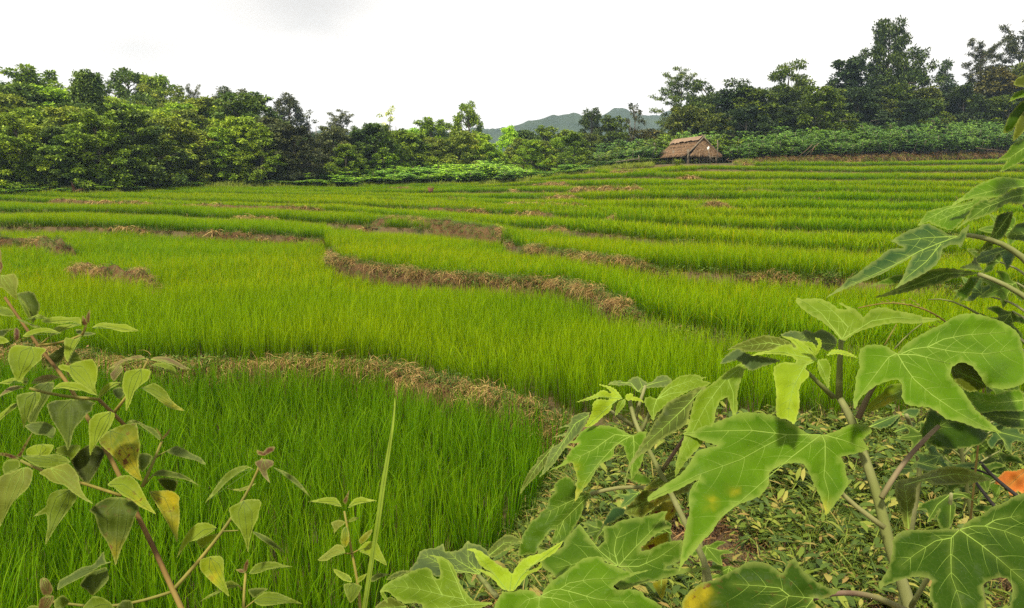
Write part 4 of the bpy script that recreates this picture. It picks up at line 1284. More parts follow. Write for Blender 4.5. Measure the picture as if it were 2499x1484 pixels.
# basket on a stake in the rice
def m_wicker():
    m, nt, n, l = mat_new('basket_weave')
    wv = N(nt, 'ShaderNodeTexWave'); wv.inputs['Scale'].default_value = 9; wv.bands_direction = 'Z'
    nt.links.new(N(nt, 'ShaderNodeTexCoord').outputs['Object'], wv.inputs['Vector'])
    plain_out(nt, ramp(nt, wv.outputs['Fac'], [(.2, (.12, .05, .025)), (.8, (.34, .17, .09))]), .8, bump(nt, wv.outputs['Fac'], .6, .02))
    return m
M['wicker'] = m_wicker()
Yb = 48.0
_, _dy, _dz = ray(1051, 470); bz = EYE + _dz / _dy * Yb; bxx = (1051 - IW / 2) / FPX * CP * Yb
root = bpy.data.objects.new('carrying_basket', None); COL.objects.link(root); root.location = (bxx, Yb, bz); tag(root, 'small reddish wicker basket raised above the far rice', 'basket')
mb = MB(); ring = []
for (rad, z) in ((.13, 0), (.16, .12), (.20, .26), (.21, .30), (.19, .30), (.15, .12), (.12, .03)):
    ring.append([(rad * math.cos(2 * math.pi * k / 16), rad * math.sin(2 * math.pi * k / 16), z) for k in range(16)])
V = np.array(ring).reshape(-1, 3); F = [(i * 16 + k, i * 16 + (k + 1) % 16, (i + 1) * 16 + (k + 1) % 16, (i + 1) * 16 + k) for i in range(6) for k in range(16)] + [tuple(range(16))[::-1]]
mb.add(V, F); mb.build('basket_body', (M['wicker'],), root)
mb = MB(); mb.tube([(.20 * math.cos(a), 0, .29 + .10 * math.sin(a)) for a in np.linspace(0, math.pi, 9)], .012, 5); mb.build('handle', (M['wicker'],), root)
mb = MB(); mb.tube([(0, 0, -.8), (0, 0, .02)], .03, 5); mb.build('stake', (M['pole'],), root)

# brown dead brush and grass along the foot of the cassava on the right, weeds along the field edge
def strip_scatter(name, label, coll, x0, x1, d0, d1, n, sc, nproto, seed, cat):
    r = np.random.default_rng(seed); P = []
    xs = r.uniform(x0, x1, n); ds = r.uniform(d0, d1, n)
    kp = (xs < 1590) | (xs > 1790) | (ds > 7.5); xs, ds = xs[kp], ds[kp]; n = len(xs)
    Yv = slope_pt(xs, np.interp(xs, FARA[:, 0], FARA[:, 1]))[1] + ds
    X = (xs - IW / 2) / FPX * CP * Yv
    Z = ground_z(X, Yv)
    s = r.uniform(*sc, n)[:, None] * np.ones(3)
    o = scatter(name, coll, np.stack([X, Yv, Z], 1), eul(r, n, .25), s, r.integers(0, nproto, n)); tag(o, label, cat, kind='stuff')
margin_c = proto_collection('margin_weed', [blades(20, 0.12, 0.08, 0.2, 0.02, 0.5, 2, 505 + i, M['tuftgreen']) for i in range(4)])
strip_scatter('dead_brush', 'brown dead brush along the foot of the cassava patch', litter_c, 1830, 2560, .6, 4.2, 2600, (2.2, 5.5), 4, 1, 'brush')
strip_scatter('field_margin_weeds', 'mixed weeds on the margin behind the upper rice', margin_c, 1400, 2560, 0, 3.0, 2000, (1.0, 2.2), 4, 2, 'weeds')
strip_scatter('field_margin_weeds', 'weeds along the far edge of the valley rice', margin_c, -80, 1400, 0, 2.0, 1300, (1.0, 2.2), 4, 3, 'weeds')
strip_scatter('dry_grass', 'dry straw scattered on the path beside the hut', straw_far_c, 1600, 2100, .2, 2.5, 500, (1.0, 2.2), 4, 4, 'dry grass')
# ------------------------------------------------------------------ air
mb = MB()
mb.box((0, 400, 54), (1900, 1000, 112))
hz_o = mb.build('haze', (), smooth_shade=False)
m, nt, n_, l_ = mat_new('air')
pv = N(nt, 'ShaderNodeVolumePrincipled'); pv.inputs['Density'].default_value = 0.00036
pv.inputs['Color'].default_value = (.55, .74, 1, 1); pv.inputs['Anisotropy'].default_value = 0.0
nt.links.new(pv.outputs[0], N(nt, 'ShaderNodeOutputMaterial').inputs['Volume'])
hz_o.data.materials.append(m); tag(hz_o, 'thin pale haze in the air', 'haze', kind='stuff')
# ------------------------------------------------------------------ foreground plants
# outlines were measured on enlarged pieces of the photograph: piece -> (left, top, scale)
KD = IW / 4096.0
TILE = dict(T1=(2788, 689, 1.9052), T2=(2050, 1394, 2.5366), T3=(3034, 1148, 2.5366), T4=(1476, 1849, 2.5396), T5=(2378, 1849, 2.5396), T6=(3112, 1849, 2.5396),
            L1=(0, 980, 3.0476), L2=(0, 1400, 3.0476), L3=(0, 1780, 3.0476), L4=(0, 1946, 1.7244), L5=(700, 1740, 1.5043), L6=(800, 1946, 1.7244), D=(0, 0, KD))
def tp(tile, pts):
    x0, y0, s = TILE[tile]
    p = np.array(pts, float)
    return np.stack([(x0 + p[:, 0] / s) * KD, (y0 + p[:, 1] / s) * KD], 1) if tile != 'D' else p

def m_leaf():
    m, nt, n, l = mat_new('broad_leaf')
    col = N(nt, 'ShaderNodeObjectInfo').outputs['Color']
    fine = noise(nt, 26, 4, 0.6, 'Object'); blot = noise(nt, 9, 3, 0.55, 'Object')
    col = mixc(nt, 1.0, col, ramp(nt, blot, [(0.3, (0.78, 0.82, 0.85)), (0.7, (1.18, 1.12, 1.0))]), 'MULTIPLY')
    col = mixc(nt, 1.0, col, ramp(nt, fine, [(0.3, (0.86, 0.88, 0.9)), (0.7, (1.12, 1.1, 1.0))]), 'MULTIPLY')
    vn = attr(nt, 'vein').outputs['Fac']                       # paler close to the veins
    col = mixc(nt, mathn(nt, 'MULTIPLY', vn, 0.12), col, (0.30, 0.40, 0.07))
    yl = attr(nt, 'yel').outputs['Fac']                        # ageing leaf ends turn yellow and spotted
    yl = mathn(nt, 'MULTIPLY', yl, ramp(nt, noise(nt, 30, 3, 0.6, 'Object'), [(0.38, (.1, .1, .1)), (0.62, (1, 1, 1))]))
    col = mixc(nt, mathn(nt, 'MULTIPLY', yl, 0.75), col, (0.36, 0.29, 0.012))
    sp = attr(nt, 'spot').outputs['Fac']
    spots = ramp(nt, noise(nt, 95, 2, 0.5, 'Object'), [(0.60, (0, 0, 0)), (0.66, (1, 1, 1))])
    col = mixc(nt, mathn(nt, 'MULTIPLY', sp, spots), col, (0.09, 0.025, 0.012))
    ed = attr(nt, 'rim').outputs['Fac']
    col = mixc(nt, mathn(nt, 'MULTIPLY', ed, 0.3), col, (0.36, 0.42, 0.10))
    vo = N(nt, 'ShaderNodeTexVoronoi', feature='DISTANCE_TO_EDGE'); vo.inputs['Scale'].default_value = 120
    l.new(N(nt, 'ShaderNodeTexCoord').outputs['Object'], vo.inputs['Vector'])
    net = ramp(nt, vo.outputs['Distance'], [(0.0, (1, 1, 1)), (0.10, (0, 0, 0))])
    col = mixc(nt, mathn(nt, 'MULTIPLY', net, 0.03), col, (0.24, 0.30, 0.06))
    h = mathn(nt, 'ADD', mathn(nt, 'MULTIPLY', fine, 0.5), mathn(nt, 'ADD', mathn(nt, 'MULTIPLY', vn, -0.6), mathn(nt, 'MULTIPLY', net, -0.12)))
    leaf_out(nt, col, 0.36, 0.08, 0.5, mixc(nt, 1.0, col, (1.3, 1.2, 0.5), 'MULTIPLY'), bump(nt, h, 0.5, 0.004))
    return m
M['leaf'] = m_leaf()
def m_stem(name, c0, c1, c2):
    m, nt, n, l = mat_new(name)
    a = noise(nt, 30, 3, 0.6, 'Object', scl=(1, 1, .4)); b = noise(nt, 5, 2, 0.5, 'Object')
    col = mixc(nt, ramp(nt, b, [(0.42, (0, 0, 0)), (0.6, (1, 1, 1))]), ramp(nt, a, [(0.3, c0), (0.7, c1)]), c2)
    plain_out(nt, col, 0.75, bump(nt, a, 0.4, 0.003))
    return m
M['vein'] = m_stem('leaf_vein', (0.12, 0.20, 0.022), (0.17, 0.25, 0.04), (0.15, 0.225, 0.03))
M['veindark'] = m_stem('leaf_vein_dark', (0.045, 0.075, 0.012), (0.07, 0.11, 0.02), (0.06, 0.09, 0.02))
M['gstem'] = m_stem('furry_green_stem', (0.12, 0.13, 0.045), (0.22, 0.22, 0.10), (0.13, 0.15, 0.04))
M['pstem'] = m_stem('purple_petiole', (0.10, 0.05, 0.045), (0.17, 0.12, 0.08), (0.16, 0.16, 0.06))
M['ystem'] = m_stem('yellow_twig', (0.14, 0.12, 0.02), (0.23, 0.19, 0.04), (0.13, 0.13, 0.025))
M['rstem'] = m_stem('brown_stem', (0.07, 0.038, 0.012), (0.16, 0.10, 0.025), (0.19, 0.14, 0.035))
M['black'] = m_stem('dead_black_stem', (0.010, 0.009, 0.009), (0.03, 0.025, 0.02), (0.02, 0.018, 0.015))

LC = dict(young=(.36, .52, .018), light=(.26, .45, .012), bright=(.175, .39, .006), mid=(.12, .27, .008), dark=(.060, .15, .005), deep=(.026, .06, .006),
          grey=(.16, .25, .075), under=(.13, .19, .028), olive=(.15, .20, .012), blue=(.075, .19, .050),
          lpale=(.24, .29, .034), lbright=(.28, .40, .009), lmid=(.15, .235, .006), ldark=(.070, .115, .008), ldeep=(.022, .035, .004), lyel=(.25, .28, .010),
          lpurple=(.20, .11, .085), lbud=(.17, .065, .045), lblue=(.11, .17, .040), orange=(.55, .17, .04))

def smooth_closed(P, step):
    P = np.asarray(P, float); n = len(P); out = []
    for i in range(n):
        p0, p1, p2, p3 = P[i - 1], P[i], P[(i + 1) % n], P[(i + 2) % n]
        m = max(1, int(round(np.linalg.norm(p2 - p1) / step)))
        for k in range(m):
            t = k / m
            q = 0.5 * ((2 * p1) + (-p0 + p2) * t * .85 + (2 * p0 - 5 * p1 + 4 * p2 - p3) * t * t * .85 + (-p0 + 3 * p1 - 3 * p2 + p3) * t ** 3 * .85)
            lin = p1 * (1 - t) + p2 * t
            out.append(q * .75 + lin * .25)
    return np.array(out)

def inside(poly, pts):
    x, y = pts[:, 0], pts[:, 1]; c = np.zeros(len(pts), bool)
    px, py = poly[:, 0], poly[:, 1]; qx, qy = np.roll(px, -1), np.roll(py, -1)
    for a, b, d, e in zip(px, py, qx, qy):
        if b == e: continue
        m = ((b > y) != (e > y)) & (x < (d - a) * (y - b) / (e - b) + a)
        c ^= m
    return c

def seg_dist(pts, A, B):
    d = B - A; L = max(d @ d, 1e-9)
    t = np.clip(((pts - A) @ d) / L, 0, 1)
    return np.linalg.norm(pts - (A + t[:, None] * d), axis=1)

def poly_dist(pts, line):
    dm = np.full(len(pts), 1e9)
    for A, B in zip(line[:-1], line[1:]): dm = np.minimum(dm, seg_dist(pts, A, B))
    return dm

LEAF_N = [0]
from mathutils.bvhtree import BVHTree
def make_leaf(plant, tile, outline, veins=(), d=1.0, col='bright', pitch=0.9, yaw=0.0, yel=(), spot=0.0, serr=2.2, sub=True, vmat='vein', vw=2.3, wave=1.0, droop=0.3, name='leaf', label=None, hang=None):
    """leaf blade with its own tilt, fold, waves and raised veins, hung at distance d"""
    LEAF_N[0] += 1
    seed = LEAF_N[0]; r = np.random.default_rng(3000 + seed)
    O = tp(tile, outline)
    V_ = [tp(tile, v) for v in veins]
    size = max(np.ptp(O[:, 0]), np.ptp(O[:, 1]))
    step = max(2.6, min(6.0, size / 40))
    B = smooth_closed(O, step)
    area = 0.5 * np.sum(B[:, 0] * np.roll(B[:, 1], -1) - B[:, 1] * np.roll(B[:, 0], -1))
    if area < 0: B = B[::-1]
    T = np.roll(B, -1, 0) - np.roll(B, 1, 0); T /= np.linalg.norm(T, axis=1)[:, None] + 1e-9
    Nn = np.stack([T[:, 1], -T[:, 0]], 1)
    saw = (np.arange(len(B)) % 3) / 2.0
    B = B + Nn * (serr * (saw - .5) * r.uniform(.4, 1.2, len(B)))[:, None]
    g = max(4.5, size / 32)
    xs = np.arange(B[:, 0].min() + g / 2, B[:, 0].max(), g); ys = np.arange(B[:, 1].min() + g / 2, B[:, 1].max(), g)
    gx, gy = np.meshgrid(xs, ys); I = np.stack([gx.ravel(), gy.ravel()], 1) + r.uniform(-.2, .2, (gx.size, 2)) * g
    I = I[inside(B, I)]
    if len(I): I = I[poly_dist(I, np.vstack([B, B[:1]])) > g * .45]
    allp = np.vstack([B, I]) if len(I) else B
    res = delaunay_2d_cdt([Vector(p) for p in allp], [], [list(range(len(B)))], 1, 1e-4)
    P = np.array([tuple(v) for v in res[0]]); F = [tuple(f) for f in res[2]]
    if not F: return None
    c = O.mean(0)
    def depth(p):
        k = d / FPX
        dep = d + pitch * (c[1] - p[:, 1]) * k + yaw * (p[:, 0] - c[0]) * k
        nz = (value_noise(p[:, 0], p[:, 1], 70.0, seed) - .5) * 36 + (value_noise(p[:, 0], p[:, 1], 26.0, seed + 3) - .5) * 12
        dep = dep + wave * nz * k
        if V_:
            dv = np.min([poly_dist(p, v) for v in V_], 0)
            dep = dep - np.minimum(dv, 40) * 0.34 * k * wave + np.maximum(dv - 30, 0) * .25 * k * wave
        rr2 = np.linalg.norm(p - c, axis=1)
        dep = dep + droop * (rr2 / max(size, 1)) ** 2 * size * k
        return dep
    base = np.array(plant.location)
    def lift(p, off=0.0):
        dep = depth(p) + off
        dx, dy, dz = ray(p[:, 0], p[:, 1])
        return np.stack([dx * dep, dy * dep, EYE + dz * dep], 1) - base
    vd = np.min([poly_dist(P, v) for v in V_], 0) if V_ else np.full(len(P), 99.0)
    rim = np.exp(-(poly_dist(P, np.vstack([B, B[:1]])) / 1.2) ** 2)
    ya = np.zeros(len(P))
    for (yx, yy, yr) in yel:
        q = tp(tile, [(yx, yy)])[0]; rad = yr * KD / TILE[tile][2] if tile != 'D' else yr
        ya = np.maximum(ya, np.exp(-(np.linalg.norm(P - q, axis=1) / rad) ** 2))
    V3 = lift(P)
    FM = [0] * len(F); Vs = [V3]; n = len(V3)
    att = dict(vein=np.exp(-(vd / 9) ** 2), rim=rim, yel=ya, spot=np.full(len(P), spot) * np.clip(.25 + ya, 0, 1))
    lines = [(v, vw, .5) for v in V_]
    if sub:
        for v in V_:
            L = resample(v, 4); tot = len(L)
            gap = max(4, int(24 / 4 * max(.6, size / 220)))
            for k in range(gap // 2, tot - 2, gap):
                t = L[min(k + 1, tot - 1)] - L[k - 1]; t /= np.linalg.norm(t) + 1e-9
                for s in (-1, 1):
                    ang = s * R_(48 + r.uniform(-6, 6)); dr = np.array([t[0] * math.cos(ang) - t[1] * math.sin(ang), t[0] * math.sin(ang) + t[1] * math.cos(ang)])
                    ln = size * r.uniform(.12, .2); q = [L[k]]
                    cur = L[k]
                    for _ in range(6):
                        cur = cur + dr * ln / 6; dr = dr * .9 + t * .1; dr /= np.linalg.norm(dr)
                        if not inside(B, cur[None])[0]: break
                        q.append(cur)
                    if len(q) > 3: lines.append((np.array(q), vw * .38, .25))
    bvh = BVHTree.FromPolygons([tuple(q) for q in V3], F)
    eye_l = Vector((0, 0, EYE)) - Vector(base)
    def drape(p, off):
        out = lift(p, -.0006)
        for j in range(len(p)):
            dr = Vector(out[j]) - eye_l; dist = dr.length; dr.normalize()
            hit = bvh.ray_cast(eye_l, dr)
            if hit[0] is not None: out[j] = hit[0] - dr * off
        return out
    for (v, w0, w1) in lines:
        L = resample(v, 5); L = L[inside(B, L) | (np.arange(len(L)) < 2)]
        if len(L) < 3: continue
        t = np.gradient(L, axis=0); t /= np.linalg.norm(t, axis=1)[:, None] + 1e-9
        nn = np.stack([-t[:, 1], t[:, 0]], 1); w = np.linspace(w0, w0 * w1 * .6, len(L))[:, None] / 2
        main = w0 > vw * .6
        a, b, m_ = drape(L - nn * w, .00025), drape(L + nn * w, .00025), drape(L, .0009 if main else .0003)
        k = len(L); Vs += [a, m_, b]
        i0, i1, i2 = n, n + k, n + 2 * k
        for j in range(k - 1):
            F += [(i0 + j, i0 + j + 1, i1 + j + 1, i1 + j), (i1 + j, i1 + j + 1, i2 + j + 1, i2 + j)]; FM += [1, 1]
        n += 3 * k
        for kk in att: att[kk] = np.r_[att[kk], np.zeros(3 * k)]
    me = mesh_from(name, np.concatenate(Vs), F, (M['leaf'], M[vmat]), FM, True, att)
    o = link(name, me, plant)
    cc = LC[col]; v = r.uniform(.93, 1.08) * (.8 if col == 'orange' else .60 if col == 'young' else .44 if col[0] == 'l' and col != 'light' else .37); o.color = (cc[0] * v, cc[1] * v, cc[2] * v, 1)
    if label: o['label'] = label
    return o

def make_stem(plant, tile, pts, depths, rad_px, mat='gstem', name='stem', to_ground=False, knobby=0.0):
    P2 = tp(tile, pts)
    dd = np.interp(np.linspace(0, 1, len(P2)), np.linspace(0, 1, len(depths)), depths)
    base = np.array(plant.location)
    W3 = np.array([tuple(at(p[0], p[1], z)) for p, z in zip(P2, dd)])
    rr_ = np.interp(np.linspace(0, 1, len(P2)), np.linspace(0, 1, len(rad_px)), rad_px) * dd / FPX
    if to_ground:
        W3 = np.vstack([W3, base + (W3[-1] - base) * np.array([.5, .5, .45]), base - np.array([0, 0, .08])]); rr_ = np.r_[rr_, rr_[-1] * 1.1, rr_[-1] * 1.2]
    seg = resample(np.hstack([W3, rr_[:, None]]), .018)
    # soften the corners of the traced line
    for _ in range(3): seg[1:-1] = (seg[:-2] + 2 * seg[1:-1] + seg[2:]) / 4
    r = np.random.default_rng(len(pts) * 7 + int(P2[0, 0]))
    rad = seg[:, 3] * (1 + knobby * r.uniform(-1, 1, len(seg)))
    mb = MB(); mb.tube(seg[:, :3] - base, rad, 8)
    return mb.build(name, (M[mat],), plant)

def plant_root(name, label, cat, X, Y, group=None):
    z = float(ground_z(np.array([X]), np.array([Y]))[0])
    if Y < 1.6: z = max(z, 0.33) if X > -0.4 else 0.05
    o = bpy.data.objects.new(name, None); COL.objects.link(o); o.location = (X, Y, z); tag(o, label, cat, group)
    return o
# ---- right: tall plant with the pale furry stem
A = plant_root('tree_marigold', 'tall lobed-leaf plant with pale furry stem at the lower right', 'plant', .62, 1.05)
make_stem(A, 'D', [(2047,969),(2060,985),(2078,1020),(2095,1075),(2110,1120),(2126,1164),(2147,1224),(2155,1272),(2170,1340),(2205,1428),(2222,1490),(2235,1560)], [1.06, 1.03, 1.0, .98], [8, 10, 12, 14, 15], 'gstem', to_ground=True, knobby=.06)
make_stem(A, 'D', [(2047,972),(2046,930),(2047,868),(2052,828)], [1.06, 1.05], [9, 6], 'gstem', 'petiole')
make_stem(A, 'D', [(2033,969),(2000,945),(1968,919),(1962,900)], [1.05, 1.03], [7, 4], 'gstem', 'petiole')
make_stem(A, 'D', [(2093,1022),(2108,975),(2130,935),(2187,866)], [1.04, 1.035], [8, 4], 'pstem', 'petiole')
make_stem(A, 'D', [(2150,1215),(2168,1180),(2200,1130),(2260,1065),(2290,1040)], [.99, 1.02], [7, 5], 'pstem', 'petiole')
make_stem(A, 'D', [(2158,1288),(2110,1250),(2050,1212),(2015,1165),(2003,1068)], [.98, 1.0, 1.03], [7, 4], 'pstem', 'petiole')
make_stem(A, 'D', [(2230,1500),(2180,1475),(2130,1452),(2070,1443),(2000,1450),(1985,1460)], [.95, .86], [8, 6], 'pstem', 'petiole')
make_stem(A, 'D', [(2222,1480),(2270,1400),(2310,1310),(2338,1293)], [.98, .90, .87], [6, 4], 'gstem', 'petiole')
make_leaf(A, 'T3', [(845,545),(800,500),(740,430),(640,350),(520,280),(430,210),(372,140),(390,110),(440,125),(520,120),(600,115),(680,140),(740,170),(800,215),(850,230),(905,225),(865,200),(812,165),(835,160),(900,195),(960,215),(1010,250),(1060,305),(1090,290),(1130,240),(1200,210),(1300,210),(1360,235),(1480,255),(1600,280),(1700,310),(1850,330),(1700,360),(1560,375),(1400,365),(1250,385),(1120,420),(1000,460),(910,520),(880,545)],
          [[(850,530),(910,410),(985,350)],[(845,530),(760,420),(640,270),(500,170),(395,122)],[(910,410),(800,290),(700,200),(600,150)],[(862,525),(1000,440),(1150,345),(1400,310),(1600,330),(1820,332)]], d=1.04, col='light', pitch=1.1, label='pale young leaf on top')
make_leaf(A, 'T3', [(590,742),(560,680),(500,610),(430,550),(330,510),(205,500),(280,522),(340,560),(390,620),(370,635),(340,590),(290,580),(220,600),(130,640),(0,665),(-80,700),(100,682),(220,688),(320,702),(385,745),(370,775),(300,765),(230,770),(160,810),(150,880),(170,980),(180,1100),(175,1200),(190,1320),(300,1350),(365,1395),(400,1280),(420,1180),(410,1050),(440,980),(500,920),(520,880),(480,830),(490,790),(540,757)],
          [[(590,742),(480,712),(380,698),(250,660),(60,668)],[(590,742),(470,640),(350,530)],[(560,760),(470,800),(400,920),(350,1030),(310,1200),(300,1330)]], d=1.0, col='young', pitch=.9, label='yellow-green young leaf')
make_leaf(A, 'T3', [(600,745),(690,730),(735,820),(725,900),(712,1030),(660,950),(620,880),(600,800)], [[(605,750),(660,860),(708,1010)]], d=.99, col='light', pitch=.6)
make_leaf(A, 'T3', [(690,700),(740,640),(800,635),(900,655),(1010,720),(900,700),(800,680),(730,690)], [[(695,690),(800,655),(990,712)]], d=1.0, col='young', pitch=1.2)
make_leaf(A, 'T3', [(570,515),(630,530),(642,590),(612,660),(590,690),(580,640),(605,570)], [], d=.995, col='young', pitch=.2, name='bud_leaf')
make_leaf(A, 'T3', [(430,555),(540,560),(585,620),(580,700),(520,620)], [], d=1.0, col='young', pitch=.4, name='bud_leaf')
make_leaf(A, 'T3', [(220,490),(330,445),(450,455),(480,430),(560,465),(640,430),(730,470),(790,520),(790,600),(700,650),(600,600),(430,550),(300,520)], [[(780,590),(600,560),(420,500)]], d=1.08, col='grey', pitch=1.3, label='grey-green leaf underside')
make_leaf(A, 'T1', [(230,1355),(330,1300),(500,1245),(620,1258),(720,1300),(765,1350),(650,1340),(500,1365),(380,1370),(300,1345)], [[(760,1345),(550,1300),(300,1340)]], d=1.06, col='olive', pitch=1.2)
make_leaf(A, 'D', [(1758,889),(1770,868),(1800,850),(1822,862),(1850,868),(1905,880),(1860,895),(1830,905),(1800,880)], [], d=1.07, col='grey', pitch=1.0)
make_leaf(A, 'T2', [(2480,55),(2330,140),(2180,230),(2060,330),(1965,405),(1900,450),(1845,530),(1815,640),(1790,760),(1745,890),(1690,1050),(1655,1190),(1650,1305),(1730,1190),(1800,1100),(1900,1000),(1960,900),(2050,740),(2060,640),(2110,530),(2180,500),(2210,600),(2255,720),(2285,600),(2280,480),(2300,380),(2345,250),(2380,190),(2490,140)],
          [[(2480,95),(2340,180),(2180,300),(2080,420),(1960,590),(1850,800),(1720,1080),(1655,1280)],[(2180,300),(2240,450),(2250,690)]], d=1.05, col='light', pitch=.8, label='long drooping light leaf')
make_leaf(A, 'D', [(2006,1061),(1973,1059),(1939,1037),(1899,1017),(1854,1008),(1810,1006),(1769,1022),(1714,1041),(1664,1058),(1690,1066),(1719,1078),(1751,1088),(1729,1092),(1702,1100),(1690,1117),(1676,1139),(1657,1159),(1618,1185),(1585,1207),(1580,1224),(1618,1209),(1654,1195),(1685,1178),(1705,1170),(1690,1184),(1682,1202),(1680,1224),(1682,1248),(1676,1272),(1669,1308),(1662,1351),(1656,1395),(1666,1377),(1688,1351),(1712,1322),(1736,1300),(1750,1276),(1774,1250),(1798,1233),(1834,1219),(1858,1207),(1875,1183),(1876,1159),(1882,1149),(1906,1135),(1930,1130),(1955,1130),(1966,1140),(1981,1171),(1998,1207),(2010,1236),(2015,1258),(2042,1224),(2064,1192),(2070,1176),(2064,1154),(2060,1130),(2052,1115),(2084,1108),(2119,1096),(2106,1072),(2128,1052),(2110,1035),(2076,1035),(2039,1052)],
          [[(2002,1061),(1921,1061),(1860,1092),(1806,1122),(1700,1160),(1590,1215)],[(2000,1063),(1930,1116),(1876,1163),(1821,1211),(1760,1262),(1690,1350),(1660,1388)],[(2005,1061),(2013,1080),(2013,1130),(2010,1163),(2022,1205),(2017,1245)],[(1921,1061),(1830,1050),(1740,1052),(1672,1058)],[(2010,1061),(2060,1075),(2110,1095)]],
          d=.95, col='bright', pitch=1.0, yel=[(2012,1243,18),(1740,1225,14),(1790,1200,12)], label='largest lobed leaf, yellow at one tip')
make_leaf(A, 'T3', [(1405,670),(1290,600),(1200,585),(1110,590),(1035,630),(1015,720),(1025,820),(990,900),(985,1000),(965,1100),(960,1200),(985,1240),(1030,1130),(1130,1050),(1200,1000),(1300,960),(1400,940),(1450,980),(1460,1060),(1450,1110),(1500,1190),(1600,1215),(1720,1220),(1820,1270),(1900,1340),(2050,1370),(2200,1430),(2400,1475),(2470,1486),(2400,1420),(2310,1340),(2200,1240),(2120,1120),(2050,1020),(1985,955),(1945,890),(1970,810),(2060,765),(2160,800),(2240,890),(2285,970),(2320,1010),(2480,1040),(2650,1000),(2760,900),(2700,700),(2640,480),(2500,365),(2300,295),(2180,270),(2060,275),(1950,320),(1880,370),(1750,430),(1600,510),(1480,590)],
          [[(1405,675),(1320,715),(1150,940),(990,1160)],[(1410,680),(1480,800),(1580,940),(1760,1095),(2000,1260),(2250,1400),(2450,1478)],[(1420,685),(1600,690),(1830,750),(1950,780)],[(1450,680),(1560,630),(1720,610),(2000,660),(2300,680),(2600,640)],[(1720,610),(1880,530),(2100,490),(2500,460)]],
          d=.98, col='bright', pitch=1.0, label='broad bright leaf with a curled gap')
make_leaf(A, 'T3', [(1455,985),(1320,1000),(1260,1070),(1180,1130),(1110,1200),(1095,1260),(1130,1270),(1260,1220),(1400,1150),(1480,1130)], [[(1460,1050),(1300,1120),(1110,1250)]], d=1.06, col='light', pitch=.8, yel=[(1110,1250,120),(1300,1180,90)])
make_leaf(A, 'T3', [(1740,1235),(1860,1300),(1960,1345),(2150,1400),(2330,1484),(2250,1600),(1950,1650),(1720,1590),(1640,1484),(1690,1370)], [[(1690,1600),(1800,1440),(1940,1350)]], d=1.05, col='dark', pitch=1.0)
make_leaf(A, 'T3', [(1930,770),(2100,730),(2280,900),(2320,1010),(2150,1070),(2000,970)], [[(2280,980),(2100,900),(1960,820)]], d=1.02, col='olive', pitch=1.0)
make_leaf(A, 'T3', [(2060,1010),(2250,1070),(2400,1090),(2650,1040),(2700,1250),(2400,1260),(2250,1280),(2170,1190)], [[(2680,1150),(2400,1180),(2150,1120)]], d=1.08, col='bright', pitch=1.1)
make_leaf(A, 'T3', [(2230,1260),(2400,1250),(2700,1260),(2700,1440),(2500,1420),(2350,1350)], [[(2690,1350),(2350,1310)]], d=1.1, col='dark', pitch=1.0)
make_leaf(A, 'T6', [(1230,180),(1400,150),(1480,120),(1600,70),(1750,40),(1900,60),(2050,120),(2170,180),(2000,210),(1800,230),(1600,230),(1480,190),(1410,250),(1395,400),(1360,520),(1335,680),(1280,650),(1250,520),(1200,360),(1180,240)], [[(1325,680),(1310,400),(1280,235)],[(1280,235),(1500,170),(1800,120),(2150,178)]], d=1.12, col='olive', pitch=1.2)
make_leaf(A, 'T6', [(1840,680),(1700,680),(1500,690),(1300,690),(1210,730),(1165,800),(1165,880),(1150,960),(1130,1040),(1110,1100),(1060,1180),(1020,1240),(1040,1290),(1080,1260),(1180,1220),(1300,1180),(1420,1165),(1500,1175),(1560,1200),(1550,1280),(1540,1380),(1580,1450),(1600,1560),(1900,1620),(2080,1560),(2100,1420),(2080,1300),(2080,1250),(2150,1200),(2260,1170),(2330,1190),(2380,1270),(2370,1400),(2360,1560),(2600,1600),(2750,1300),(2750,900),(2700,500),(2600,350),(2490,320),(2400,350),(2280,420),(2180,450),(2080,530),(1950,590),(1880,640)],
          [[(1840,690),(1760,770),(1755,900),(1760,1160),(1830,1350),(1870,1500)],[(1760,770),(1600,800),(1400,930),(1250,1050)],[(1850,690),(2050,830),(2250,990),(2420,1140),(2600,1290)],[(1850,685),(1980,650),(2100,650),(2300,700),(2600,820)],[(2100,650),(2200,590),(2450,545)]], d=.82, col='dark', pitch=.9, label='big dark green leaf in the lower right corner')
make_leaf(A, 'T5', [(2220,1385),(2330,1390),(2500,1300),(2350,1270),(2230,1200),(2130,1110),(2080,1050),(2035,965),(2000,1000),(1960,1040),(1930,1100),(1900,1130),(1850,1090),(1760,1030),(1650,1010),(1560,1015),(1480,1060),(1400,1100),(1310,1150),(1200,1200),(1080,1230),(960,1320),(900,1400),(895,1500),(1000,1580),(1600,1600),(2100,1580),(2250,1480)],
          [[(2220,1385),(1980,1360),(1780,1480),(1650,1560)],[(1980,1360),(1880,1280),(1700,1260),(1400,1240)],[(2220,1390),(2150,1480),(2080,1560)]], d=.84, col='dark', pitch=1.0, yel=[(980,1430,160),(1120,1330,90)], spot=1.0, label='dark leaf with yellow brown-spotted end')
